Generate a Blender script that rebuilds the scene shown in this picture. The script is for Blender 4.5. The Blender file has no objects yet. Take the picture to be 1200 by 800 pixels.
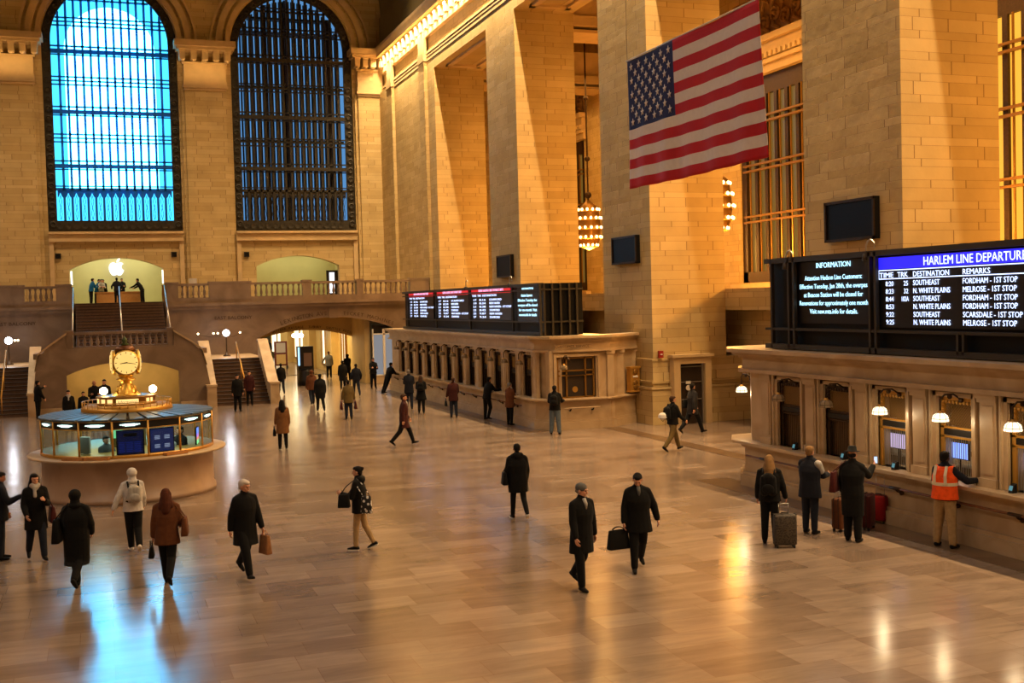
import bpy, bmesh, math, random
from mathutils import Vector, Matrix, Euler
from mathutils.geometry import tessellate_polygon
random.seed(7)
PI = math.pi
SC = bpy.context.scene
C = SC.collection

# ------------------------------------------------------------------ camera
CAM_H = 4.75
FPX = 1335.67
YAW, PITCH, ROLL = 0.344952, 0.0352986, 0.0269115
cy_, sy_ = math.cos(YAW), math.sin(YAW)
_f = Vector((sy_*math.cos(PITCH), cy_*math.cos(PITCH), -math.sin(PITCH)))
_r = Vector((cy_, -sy_, 0))
_d = _f.cross(_r)
_R = math.cos(ROLL)*_r + math.sin(ROLL)*_d
_D = -math.sin(ROLL)*_r + math.cos(ROLL)*_d
cam_d = bpy.data.cameras.new('camera')
cam_d.sensor_width = 36.0
cam_d.lens = FPX*36.0/1200.0
cam_d.clip_end = 400
cam = bpy.data.objects.new('camera', cam_d)
C.objects.link(cam)
cam.matrix_world = Matrix(((_R.x, -_D.x, -_f.x, 0), (_R.y, -_D.y, -_f.y, 0), (_R.z, -_D.z, -_f.z, CAM_H), (0, 0, 0, 1)))
SC.camera = cam

def ray(px, py):
    return _R*((px-600)/FPX) + _D*((py-400)/FPX) + _f
def FX(px, py, X):
    d = ray(px, py); t = X/d.x
    return Vector((X, d.y*t, CAM_H+d.z*t))
def FY(px, py, Y):
    d = ray(px, py); t = Y/d.y
    return Vector((d.x*t, Y, CAM_H+d.z*t))
def FZ(px, py, Z=0.0):
    d = ray(px, py); t = (Z-CAM_H)/d.z
    return Vector((d.x*t, d.y*t, Z))

# ------------------------------------------------------------------ materials
def hexc(r, g, b):
    def c(v):
        v /= 255.0
        return v/12.92 if v <= 0.04045 else ((v+0.055)/1.055)**2.4
    return (c(r), c(g), c(b), 1.0)

MATS = {}
def mat_base(name):
    m = bpy.data.materials.new(name); m.use_nodes = True
    nt = m.node_tree
    b = nt.nodes['Principled BSDF']
    MATS[name] = m
    return m, nt, b

def plain(name, col, rough=0.6, metal=0.0, spec=0.5, noise=0.0, nscale=8.0, bump=0.0, sheen=0.0, coat=0.0):
    if name in MATS: return MATS[name]
    m, nt, b = mat_base(name)
    b.inputs['Base Color'].default_value = col
    b.inputs['Roughness'].default_value = rough
    b.inputs['Metallic'].default_value = metal
    b.inputs['Specular IOR Level'].default_value = spec
    if sheen: b.inputs['Sheen Weight'].default_value = sheen
    if coat: b.inputs['Coat Weight'].default_value = coat
    tc = nt.nodes.new('ShaderNodeTexCoord')
    n = nt.nodes.new('ShaderNodeTexNoise'); n.inputs['Scale'].default_value = nscale; n.inputs['Detail'].default_value = 5
    nt.links.new(tc.outputs['Object'], n.inputs['Vector'])
    if noise:
        mx = nt.nodes.new('ShaderNodeMixRGB'); mx.blend_type = 'MULTIPLY'; mx.inputs[0].default_value = 1.0
        mr = nt.nodes.new('ShaderNodeMapRange')
        mr.inputs['From Min'].default_value = 0.3; mr.inputs['From Max'].default_value = 0.7
        mr.inputs['To Min'].default_value = 1-noise; mr.inputs['To Max'].default_value = 1+noise*0.5
        nt.links.new(n.outputs['Fac'], mr.inputs['Value'])
        mx.inputs[1].default_value = col
        nt.links.new(mr.outputs['Result'], mx.inputs[2])
        nt.links.new(mx.outputs[0], b.inputs['Base Color'])
    if bump:
        bp = nt.nodes.new('ShaderNodeBump'); bp.inputs['Strength'].default_value = bump; bp.inputs['Distance'].default_value = 0.02
        nt.links.new(n.outputs['Fac'], bp.inputs['Height'])
        nt.links.new(bp.outputs[0], b.inputs['Normal'])
    return m

def emit(name, col, strength, var=0.0, nscale=3.0):
    if name in MATS: return MATS[name]
    m, nt, b = mat_base(name)
    b.inputs['Base Color'].default_value = (0.02, 0.02, 0.02, 1)
    b.inputs['Roughness'].default_value = 0.3
    b.inputs['Emission Color'].default_value = col
    b.inputs['Emission Strength'].default_value = strength
    return m

def math_node(nt, op, a, b=None, c=None):
    n = nt.nodes.new('ShaderNodeMath'); n.operation = op
    for i, v in enumerate((a, b, c)):
        if v is None: continue
        if isinstance(v, (int, float)): n.inputs[i].default_value = v
        else: nt.links.new(v, n.inputs[i])
    return n.outputs[0]

def stone(name, c1, c2, mortar, bw=1.1, period=0.54, rough=0.75, bump=0.35, msize=0.02, spec=0.3, vein=0.12):
    """coursed ashlar: alternating tall and short courses, world-space so it runs over corners"""
    m, nt, b = mat_base(name)
    g = nt.nodes.new('ShaderNodeNewGeometry')
    sp = nt.nodes.new('ShaderNodeSeparateXYZ'); nt.links.new(g.outputs['Position'], sp.inputs[0])
    sn = nt.nodes.new('ShaderNodeSeparateXYZ'); nt.links.new(g.outputs['True Normal'], sn.inputs[0])
    ax = math_node(nt, 'ABSOLUTE', sn.outputs['X'])
    isx = math_node(nt, 'GREATER_THAN', ax, 0.6)
    u1 = math_node(nt, 'MULTIPLY', sp.outputs['Y'], isx)
    inv = math_node(nt, 'SUBTRACT', 1.0, isx)
    u2 = math_node(nt, 'MULTIPLY', sp.outputs['X'], inv)
    u = math_node(nt, 'ADD', u1, u2)
    zz = math_node(nt, 'DIVIDE', sp.outputs['Z'], period)
    fl = math_node(nt, 'FLOOR', zz)
    fr = math_node(nt, 'FRACT', zz)
    lo = math_node(nt, 'MINIMUM', math_node(nt, 'MULTIPLY', fr, 1.6), 1.0)
    hi = math_node(nt, 'MAXIMUM', math_node(nt, 'MULTIPLY', math_node(nt, 'SUBTRACT', fr, 0.625), 2.6667), 0.0)
    row = math_node(nt, 'ADD', math_node(nt, 'MULTIPLY', fl, 2.0), math_node(nt, 'ADD', lo, hi))
    cb = nt.nodes.new('ShaderNodeCombineXYZ'); nt.links.new(u, cb.inputs[0]); nt.links.new(row, cb.inputs[1])
    br = nt.nodes.new('ShaderNodeTexBrick')
    br.offset = 0.45; br.offset_frequency = 2; br.squash = 0.62; br.squash_frequency = 3
    br.inputs['Scale'].default_value = 1.0
    br.inputs['Brick Width'].default_value = bw
    br.inputs['Row Height'].default_value = 1.0
    br.inputs['Mortar Size'].default_value = msize
    br.inputs['Mortar Smooth'].default_value = 0.1
    br.inputs['Bias'].default_value = 0.0
    br.inputs['Color1'].default_value = c1; br.inputs['Color2'].default_value = c2; br.inputs['Mortar'].default_value = mortar
    nt.links.new(cb.outputs[0], br.inputs['Vector'])
    n = nt.nodes.new('ShaderNodeTexNoise'); n.inputs['Scale'].default_value = 0.9; n.inputs['Detail'].default_value = 6
    nt.links.new(g.outputs['Position'], n.inputs['Vector'])
    mr = nt.nodes.new('ShaderNodeMapRange'); mr.inputs['From Min'].default_value = 0.25; mr.inputs['From Max'].default_value = 0.75
    mr.inputs['To Min'].default_value = 1-vein; mr.inputs['To Max'].default_value = 1+vein
    nt.links.new(n.outputs['Fac'], mr.inputs['Value'])
    mx = nt.nodes.new('ShaderNodeMixRGB'); mx.blend_type = 'MULTIPLY'; mx.inputs[0].default_value = 1
    nt.links.new(br.outputs['Color'], mx.inputs[1]); nt.links.new(mr.outputs['Result'], mx.inputs[2])
    nt.links.new(mx.outputs[0], b.inputs['Base Color'])
    b.inputs['Roughness'].default_value = rough
    b.inputs['Specular IOR Level'].default_value = spec
    n2 = nt.nodes.new('ShaderNodeTexNoise'); n2.inputs['Scale'].default_value = 3.5; n2.inputs['Detail'].default_value = 8
    nt.links.new(g.outputs['Position'], n2.inputs['Vector'])
    h = math_node(nt, 'ADD', math_node(nt, 'MULTIPLY', br.outputs['Fac'], -1.0), math_node(nt, 'MULTIPLY', n2.outputs['Fac'], 0.8))
    bp = nt.nodes.new('ShaderNodeBump'); bp.inputs['Strength'].default_value = bump; bp.inputs['Distance'].default_value = 0.03
    nt.links.new(h, bp.inputs['Height']); nt.links.new(bp.outputs[0], b.inputs['Normal'])
    return m

def marble_floor(name):
    m, nt, b = mat_base(name)
    g = nt.nodes.new('ShaderNodeNewGeometry')
    br = nt.nodes.new('ShaderNodeTexBrick')
    br.offset = 0.37; br.offset_frequency = 2; br.squash = 0.7; br.squash_frequency = 3
    br.inputs['Scale'].default_value = 1.0
    br.inputs['Brick Width'].default_value = 1.25; br.inputs['Row Height'].default_value = 0.62
    br.inputs['Mortar Size'].default_value = 0.004; br.inputs['Mortar Smooth'].default_value = 0.2
    br.inputs['Color1'].default_value = hexc(150, 132, 117); br.inputs['Color2'].default_value = hexc(123, 105, 91)
    br.inputs['Mortar'].default_value = hexc(122, 98, 80)
    nt.links.new(g.outputs['Position'], br.inputs['Vector'])
    # veining
    mp = nt.nodes.new('ShaderNodeMapping'); mp.inputs['Scale'].default_value = (0.5, 2.2, 1)
    nt.links.new(g.outputs['Position'], mp.inputs['Vector'])
    n = nt.nodes.new('ShaderNodeTexNoise'); n.inputs['Scale'].default_value = 1.6; n.inputs['Detail'].default_value = 8; n.inputs['Roughness'].default_value = 0.65; n.inputs['Distortion'].default_value = 0.8
    nt.links.new(mp.outputs[0], n.inputs['Vector'])
    mr = nt.nodes.new('ShaderNodeMapRange'); mr.inputs['From Min'].default_value = 0.3; mr.inputs['From Max'].default_value = 0.7
    mr.inputs['To Min'].default_value = 0.72; mr.inputs['To Max'].default_value = 1.12
    nt.links.new(n.outputs['Fac'], mr.inputs['Value'])
    mx = nt.nodes.new('ShaderNodeMixRGB'); mx.blend_type = 'MULTIPLY'; mx.inputs[0].default_value = 1
    nt.links.new(br.outputs['Color'], mx.inputs[1]); nt.links.new(mr.outputs['Result'], mx.inputs[2])
    n3 = nt.nodes.new('ShaderNodeTexNoise'); n3.inputs['Scale'].default_value = 0.22; n3.inputs['Detail'].default_value = 3
    nt.links.new(g.outputs['Position'], n3.inputs['Vector'])
    mr3 = nt.nodes.new('ShaderNodeMapRange'); mr3.inputs['From Min'].default_value = 0.35; mr3.inputs['From Max'].default_value = 0.65
    mr3.inputs['To Min'].default_value = 0.85; mr3.inputs['To Max'].default_value = 1.08
    nt.links.new(n3.outputs['Fac'], mr3.inputs['Value'])
    mx3 = nt.nodes.new('ShaderNodeMixRGB'); mx3.blend_type = 'MULTIPLY'; mx3.inputs[0].default_value = 1
    nt.links.new(mx.outputs[0], mx3.inputs[1]); nt.links.new(mr3.outputs['Result'], mx3.inputs[2])
    nt.links.new(mx3.outputs[0], b.inputs['Base Color'])
    n2 = nt.nodes.new('ShaderNodeTexNoise'); n2.inputs['Scale'].default_value = 1.1; n2.inputs['Detail'].default_value = 4
    nt.links.new(g.outputs['Position'], n2.inputs['Vector'])
    mr2 = nt.nodes.new('ShaderNodeMapRange'); mr2.inputs['To Min'].default_value = 0.14; mr2.inputs['To Max'].default_value = 0.23
    nt.links.new(n2.outputs['Fac'], mr2.inputs['Value'])
    nt.links.new(mr2.outputs['Result'], b.inputs['Roughness'])
    b.inputs['Specular IOR Level'].default_value = 0.55
    # faint unevenness between slabs
    n4 = nt.nodes.new('ShaderNodeTexNoise'); n4.inputs['Scale'].default_value = 2.5; n4.inputs['Detail'].default_value = 2
    nt.links.new(g.outputs['Position'], n4.inputs['Vector'])
    bp = nt.nodes.new('ShaderNodeBump'); bp.inputs['Strength'].default_value = 0.12; bp.inputs['Distance'].default_value = 0.01
    nt.links.new(n4.outputs['Fac'], bp.inputs['Height']); nt.links.new(bp.outputs[0], b.inputs['Normal'])
    return m

def marble(name, c1, c2, rough=0.35, sc=1.2, spec=0.5):
    m, nt, b = mat_base(name)
    g = nt.nodes.new('ShaderNodeNewGeometry')
    n = nt.nodes.new('ShaderNodeTexNoise'); n.inputs['Scale'].default_value = sc; n.inputs['Detail'].default_value = 9; n.inputs['Distortion'].default_value = 1.2
    nt.links.new(g.outputs['Position'], n.inputs['Vector'])
    cr = nt.nodes.new('ShaderNodeValToRGB')
    cr.color_ramp.elements[0].position = 0.35; cr.color_ramp.elements[0].color = c1
    cr.color_ramp.elements[1].position = 0.65; cr.color_ramp.elements[1].color = c2
    nt.links.new(n.outputs['Fac'], cr.inputs[0]); nt.links.new(cr.outputs[0], b.inputs['Base Color'])
    b.inputs['Roughness'].default_value = rough; b.inputs['Specular IOR Level'].default_value = spec
    return m

M_STONE = stone('caen stone ashlar', hexc(198, 176, 128), hexc(182, 158, 108), hexc(138, 114, 76), bw=1.8, msize=0.016, bump=0.45)
M_STONEP = plain('smooth carved stone', hexc(200, 174, 130), 0.7, noise=0.12, nscale=1.5, bump=0.1)
M_STONED = plain('brown plaster', hexc(120, 92, 60), 0.8, noise=0.2, nscale=0.8, bump=0.2)  # plain brown tone with slight mottling
M_CARVE = plain('deep carved stone ornament', hexc(150, 118, 72), 0.7, noise=0.3, nscale=3)
M_FLOOR = marble_floor('tennessee marble floor')
M_STRIP = marble('brown marble border', hexc(104, 82, 60), hexc(78, 58, 42), 0.3)
M_BOTTI = marble('botticino marble', hexc(196, 172, 138), hexc(172, 146, 112), 0.36, 0.9)
M_PINK = marble('pinkish stair marble', hexc(146, 126, 106), hexc(122, 102, 84), 0.35, 0.7)
M_STEP = marble('dark stair tread', hexc(70, 52, 42), hexc(52, 38, 30), 0.5, 2)
M_RISER = plain('dark stair riser', hexc(110, 84, 66), 0.6, noise=0.2)
M_CEIL = plain('vault plaster', hexc(110, 98, 62), 0.85, noise=0.25, nscale=0.4)
M_BRONZE = plain('dark bronze', hexc(70, 52, 34), 0.45, 0.6, noise=0.25, nscale=12)
M_WBRONZE = plain('window bronze', hexc(58, 54, 46), 0.5, 0.4, noise=0.2, nscale=6)
M_GBRONZE = plain('gilded window bronze', hexc(150, 110, 50), 0.4, 0.6)
M_BRASS = plain('polished brass', hexc(205, 155, 72), 0.35, 0.6)
M_GOLD = plain('gold leaf', hexc(235, 185, 80), 0.35, 0.7)
M_IRON = plain('black iron', hexc(28, 26, 25), 0.45, 0.3)
M_FRAME = plain('dark board frame', hexc(62, 56, 46), 0.45, 0.4)
M_BLACK = plain('black screen bezel', hexc(8, 8, 9), 0.5, spec=0.2)
M_WHITE = plain('white enamel', hexc(225, 222, 214), 0.4)
M_WOOD = plain('brown wood', hexc(120, 72, 36), 0.4, noise=0.3, nscale=5)
M_CHROME = plain('brushed steel', hexc(190, 188, 182), 0.3, 0.9)
M_TEALROOF = plain('ribbed grey blue roof', hexc(92, 106, 116), 0.4, 0.3)
M_INK = plain('incised dark lettering', hexc(70, 50, 32), 0.8)

def glass(name, col=(1, 1, 1, 1), rough=0.05):
    m, nt, b = mat_base(name)
    b.inputs['Base Color'].default_value = col
    b.inputs['Roughness'].default_value = rough
    b.inputs['Transmission Weight'].default_value = 1.0
    b.inputs['IOR'].default_value = 1.1
    return m
M_GLASS = glass('clear booth glass', (0.86, 0.95, 0.92, 1))

# ------------------------------------------------------------------ mesh builder
class MB:
    def __init__(s):
        s.v = []; s.f = []; s.m = []; s.cur = 0
    def mat(s, i): s.cur = i; return s
    def add(s, vs, fs):
        o = len(s.v); s.v.extend([tuple(v) for v in vs])
        for f in fs: s.f.append(tuple(i+o for i in f)); s.m.append(s.cur)
        return s
    def box(s, a, b):
        x0, x1 = sorted((a[0], b[0])); y0, y1 = sorted((a[1], b[1])); z0, z1 = sorted((a[2], b[2]))
        return s.add([(x0,y0,z0),(x1,y0,z0),(x1,y1,z0),(x0,y1,z0),(x0,y0,z1),(x1,y0,z1),(x1,y1,z1),(x0,y1,z1)],
                     [(0,3,2,1),(4,5,6,7),(0,1,5,4),(1,2,6,5),(2,3,7,6),(3,0,4,7)])
    def hexa(s, lo, hi):
        """two quads, lower then upper"""
        return s.add(list(lo)+list(hi), [(0,3,2,1),(4,5,6,7),(0,1,5,4),(1,2,6,5),(2,3,7,6),(3,0,4,7)])
    def prism(s, poly, fn, t0, t1):
        """poly: 2-D outline; fn(u, v, t) -> 3-D; extrude t0..t1"""
        return s.plate(poly, [], fn, t0, t1)
    def plate(s, outer, holes, fn, t0, t1):
        loops = [list(outer)]+[list(h) for h in holes]
        flat = [p for l in loops for p in l]
        tris = tessellate_polygon([[Vector((p[0], p[1], 0)) for p in l] for l in loops])
        n = len(flat)
        vs = [fn(p[0], p[1], t0) for p in flat]+[fn(p[0], p[1], t1) for p in flat]
        fs = [tuple(t) for t in tris]+[tuple(i+n for i in reversed(t)) for t in tris]
        o = 0
        for l in loops:
            k = len(l)
            for i in range(k):
                a, b = o+i, o+(i+1) % k
                fs.append((a, b, b+n, a+n))
            o += k
        return s.add(vs, fs)
    def lathe(s, prof, c=(0,0,0), n=16, axis='z', a0=0.0, a1=2*PI):
        vs = []; fs = []
        full = abs(a1-a0-2*PI) < 1e-6
        m = n if full else n+1
        for (r, z) in prof:
            for i in range(m):
                a = a0+(a1-a0)*i/n
                p = (r*math.cos(a), r*math.sin(a), z)
                if axis == 'x': p = (p[2], p[0], p[1])
                if axis == 'y': p = (p[0], p[2], p[1])
                vs.append((c[0]+p[0], c[1]+p[1], c[2]+p[2]))
        for j in range(len(prof)-1):
            for i in range(n):
                k = (i+1) % m if full else i+1
                fs.append((j*m+i, j*m+k, (j+1)*m+k, (j+1)*m+i))
        if full:
            if prof[0][0] > 1e-5: fs.append(tuple(reversed(range(m))))
            if prof[-1][0] > 1e-5: fs.append(tuple((len(prof)-1)*m+i for i in range(m)))
        return s.add(vs, fs)
    def tube(s, pts, r, n=8, closed=False):
        pts = [Vector(p) for p in pts]; k = len(pts)
        rs = r if isinstance(r, (list, tuple)) else [r]*k
        vs = []; up = Vector((0, 0, 1))
        for i, p in enumerate(pts):
            if closed: t = pts[(i+1) % k]-pts[i-1]
            else: t = pts[min(i+1, k-1)]-pts[max(i-1, 0)]
            t.normalize()
            u = up if abs(t.z) < 0.9 else Vector((0, 1, 0))
            a = t.cross(u).normalized(); b = t.cross(a).normalized()
            for j in range(n):
                q = p+(a*math.cos(2*PI*j/n)+b*math.sin(2*PI*j/n))*rs[i]
                vs.append(q)
        fs = []
        for i in range(k if closed else k-1):
            i2 = (i+1) % k
            for j in range(n):
                j2 = (j+1) % n
                fs.append((i*n+j, i*n+j2, i2*n+j2, i2*n+j))
        if not closed:
            fs.append(tuple(reversed(range(n)))); fs.append(tuple((k-1)*n+j for j in range(n)))
        return s.add(vs, fs)
    def ball(s, c, r, n=12, m=8):
        r = r if isinstance(r, (tuple, list)) else (r, r, r)
        vs = [(c[0], c[1], c[2]-r[2])]
        for j in range(1, m):
            a = -PI/2+PI*j/m
            for i in range(n):
                t = 2*PI*i/n
                vs.append((c[0]+r[0]*math.cos(a)*math.cos(t), c[1]+r[1]*math.cos(a)*math.sin(t), c[2]+r[2]*math.sin(a)))
        vs.append((c[0], c[1], c[2]+r[2]))
        fs = []
        for i in range(n):
            fs.append((0, 1+(i+1) % n, 1+i)); fs.append((len(vs)-1, 1+(m-2)*n+i, 1+(m-2)*n+(i+1) % n))
        for j in range(m-2):
            for i in range(n):
                a = 1+j*n+i; b = 1+j*n+(i+1) % n
                fs.append((a, b, b+n, a+n))
        return s.add(vs, fs)
    def build(s, name, mats, parent=None, smooth=False, label=None, local=False, bevel=0.0):
        me = bpy.data.meshes.new(name)
        off = Vector((0, 0, 0))
        if parent is not None and not local:
            off = parent_loc(parent)
        me.from_pydata([(v[0]-off.x, v[1]-off.y, v[2]-off.z) for v in s.v], [], s.f)
        if not isinstance(mats, (list, tuple)): mats = [mats]
        for m in mats: me.materials.append(m)
        me.polygons.foreach_set('material_index', s.m)
        if smooth: me.polygons.foreach_set('use_smooth', [True]*len(s.f))
        me.update(); me.validate()
        bm = bmesh.new(); bm.from_mesh(me)
        bmesh.ops.recalc_face_normals(bm, faces=bm.faces)
        bm.to_mesh(me); bm.free()
        o = bpy.data.objects.new(name, me); C.objects.link(o)
        if parent is not None: o.parent = parent
        if bevel:
            bv = o.modifiers.new('bevel', 'BEVEL'); bv.width = bevel; bv.segments = 2; bv.limit_method = 'ANGLE'
        if smooth and hasattr(me, 'shade_auto_smooth'):
            pass
        if label: o['label'] = label
        return o

def parent_loc(o):
    v = Vector(o.location)
    if o.parent: v = v+parent_loc(o.parent)
    return v

def struct(o):
    o['kind'] = 'structure'; return o

def tag(o, label, cat, group=None):
    o['label'] = label; o['category'] = cat
    if group: o['group'] = group
    return o

def thing(name, label, cat, loc=(0,0,0), rotz=0.0, group=None):
    o = bpy.data.objects.new(name, None); C.objects.link(o)
    o.empty_display_size = 0.2
    o.location = loc; o.rotation_euler = (0, 0, rotz)
    return tag(o, label, cat, group)

def dup(root, loc=None, rotz=None, label=None, group=None):
    def rec(o, par):
        c = o.copy(); C.objects.link(c)
        if par is not None: c.parent = par
        for ch in list(o.children): rec(ch, c)
        return c
    r = rec(root, None)
    if loc is not None: r.location = loc
    if rotz is not None: r.rotation_euler = (0, 0, rotz)
    if label: r['label'] = label
    if group: r['group'] = group
    return r

XZ = lambda u, v, t: (u, t, v)
YZ = lambda u, v, t: (t, u, v)
XY = lambda u, v, t: (u, v, t)

FACE_W = (PI/2, 0, -PI/2)     # text that faces -X
FACE_S = (PI/2, 0, 0)         # text that faces -Y
def text(s, name, loc, size, m, parent=None, rot=FACE_W, align='LEFT', width=None, depth=0.004, sx=1.0, label=None):
    cu = bpy.data.curves.new(name, 'FONT')
    cu.body = s; cu.size = size; cu.align_x = align; cu.extrude = depth; cu.resolution_u = 2
    tmp = bpy.data.objects.new(name, cu); C.objects.link(tmp)
    me = bpy.data.meshes.new_from_object(tmp)
    bpy.data.objects.remove(tmp); bpy.data.curves.remove(cu)
    if width and me.vertices:
        xs = [v.co.x for v in me.vertices]; w = max(xs)-min(xs)
        sx = width/w
    for v in me.vertices: v.co.x *= sx
    me.materials.clear(); me.materials.append(m)
    for p in me.polygons: p.material_index = 0
    mt = Euler(rot).to_matrix().to_4x4()
    off = parent_loc(parent) if parent else Vector((0, 0, 0))
    mt.translation = Vector(loc)-off
    me.transform(mt)
    o = bpy.data.objects.new(name, me); C.objects.link(o)
    if parent: o.parent = parent
    if label: o['label'] = label
    return o

def join_text(objs, name, parent=None):
    """merge text meshes into one panel of lettering"""
    base = objs[0]
    bm = bmesh.new()
    mats = []
    for o in objs:
        idx = []
        for m in o.data.materials:
            if m not in mats: mats.append(m)
            idx.append(mats.index(m))
        n0 = len(bm.faces)
        bm.from_mesh(o.data)
        bm.faces.ensure_lookup_table()
        for f in bm.faces[n0:]: f.material_index = idx[0]
    me = bpy.data.meshes.new(name); bm.to_mesh(me); bm.free()
    for m in mats: me.materials.append(m)
    o = bpy.data.objects.new(name, me); C.objects.link(o)
    o.parent = base.parent
    for q in objs: bpy.data.objects.remove(q)
    return o

def light(name, kind, loc, power, col, size=0.3, size_y=None, rot=(0,0,0), spot=None, spread=None):
    l = bpy.data.lights.new(name, kind); l.energy = power; l.color = col
    if kind == 'AREA':
        l.size = size
        if spread: l.spread = spread
        if size_y: l.shape = 'RECTANGLE'; l.size_y = size_y
    elif kind in ('POINT', 'SPOT'):
        l.shadow_soft_size = size
        if spot: l.spot_size = spot; l.spot_blend = 0.6
    o = bpy.data.objects.new(name, l); C.objects.link(o)
    o.location = loc; o.rotation_euler = rot
    return o
# ------------------------------------------------------------------ people
def smesh(parts, voxel, smooth=2, name='m'):
    """fuse closed shapes into one continuous skin"""
    mb = MB()
    for p in parts: mb.add(*p)
    me = bpy.data.meshes.new(name); me.from_pydata(mb.v, [], mb.f)
    bm = bmesh.new(); bm.from_mesh(me); bmesh.ops.recalc_face_normals(bm, faces=bm.faces); bm.to_mesh(me); bm.free()
    o = bpy.data.objects.new(name, me); C.objects.link(o)
    r = o.modifiers.new('r', 'REMESH'); r.mode = 'VOXEL'; r.voxel_size = voxel; r.use_smooth_shade = True
    if smooth:
        s = o.modifiers.new('s', 'SMOOTH'); s.factor = 0.5; s.iterations = smooth
    dg = bpy.context.evaluated_depsgraph_get(); dg.update()
    out = bpy.data.meshes.new_from_object(o.evaluated_get(dg))
    bpy.data.objects.remove(o); bpy.data.meshes.remove(me)
    out.polygons.foreach_set('use_smooth', [True]*len(out.polygons))
    return out

def P_ball(c, r, n=12, m=8, rot=None):
    mb = MB(); mb.ball((0, 0, 0), r, n, m)
    R = rot if rot is not None else Matrix.Identity(3)
    return ([tuple(Vector(c)+R @ Vector(v)) for v in mb.v], mb.f)

def P_cap(p0, p1, r0, r1, flat=1.0, side=None, n=12):
    """tapered rounded limb; flat squeezes it along 'side'"""
    p0 = Vector(p0); p1 = Vector(p1); d = p1-p0; L = d.length
    if L < 1e-6: return P_ball(p0, r0)
    t = d/L
    ref = Vector(side) if side is not None else (Vector((1, 0, 0)) if abs(t.x) < 0.8 else Vector((0, 1, 0)))
    a = (ref-t*ref.dot(t)).normalized(); b = t.cross(a)
    rings = []
    for k in range(1, 4):
        u = PI/2*k/3.0
        rings.append((-r0*math.cos(u), r0*math.sin(u)))
    for k in range(0, 3):
        u = PI/2*k/3.0
        rings.append((L+r1*math.sin(u), r1*math.cos(u)))
    vs = [p0-t*r0]
    for (h, r) in rings:
        for j in range(n):
            g = 2*PI*j/n
            vs.append(p0+t*h+a*(r*flat*math.cos(g))+b*(r*math.sin(g)))
    vs.append(p1+t*r1)
    fs = []; K = len(rings)
    for j in range(n):
        fs.append((0, 1+j, 1+(j+1) % n)); fs.append((len(vs)-1, 1+(K-1)*n+(j+1) % n, 1+(K-1)*n+j))
    for i in range(K-1):
        for j in range(n):
            q = 1+i*n+j; w = 1+i*n+(j+1) % n
            fs.append((q, w, w+n, q+n))
    return ([tuple(v) for v in vs], fs)

def P_loft(rings, n=16, power=1.0):
    """rings: (centre, rx, ry) stacked roughly along z"""
    vs = []; K = len(rings)
    for (c, rx, ry) in rings:
        for j in range(n):
            g = 2*PI*j/n
            vs.append((c[0]+rx*math.cos(g), c[1]+ry*math.sin(g), c[2]))
    fs = []
    for i in range(K-1):
        for j in range(n):
            q = i*n+j; w = i*n+(j+1) % n
            fs.append((q, w, w+n, q+n))
    fs.append(tuple(reversed(range(n)))); fs.append(tuple((K-1)*n+j for j in range(n)))
    return (vs, fs)

_skin = {}
def skin_mat(tone):
    if tone not in _skin:
        cols = {'light': hexc(205, 150, 120), 'tan': hexc(165, 112, 80), 'dark': hexc(88, 56, 40)}
        _skin[tone] = plain('skin '+tone, cols[tone], 0.5, noise=0.06, nscale=20)
    return _skin[tone]
_cl = {}
def cloth(name, rgb, rough=0.85):
    if name not in _cl:
        _cl[name] = plain('cloth '+name, hexc(*rgb), rough, noise=0.18, nscale=14, bump=0.25, sheen=0.04, spec=0.2)
    return _cl[name]

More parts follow.
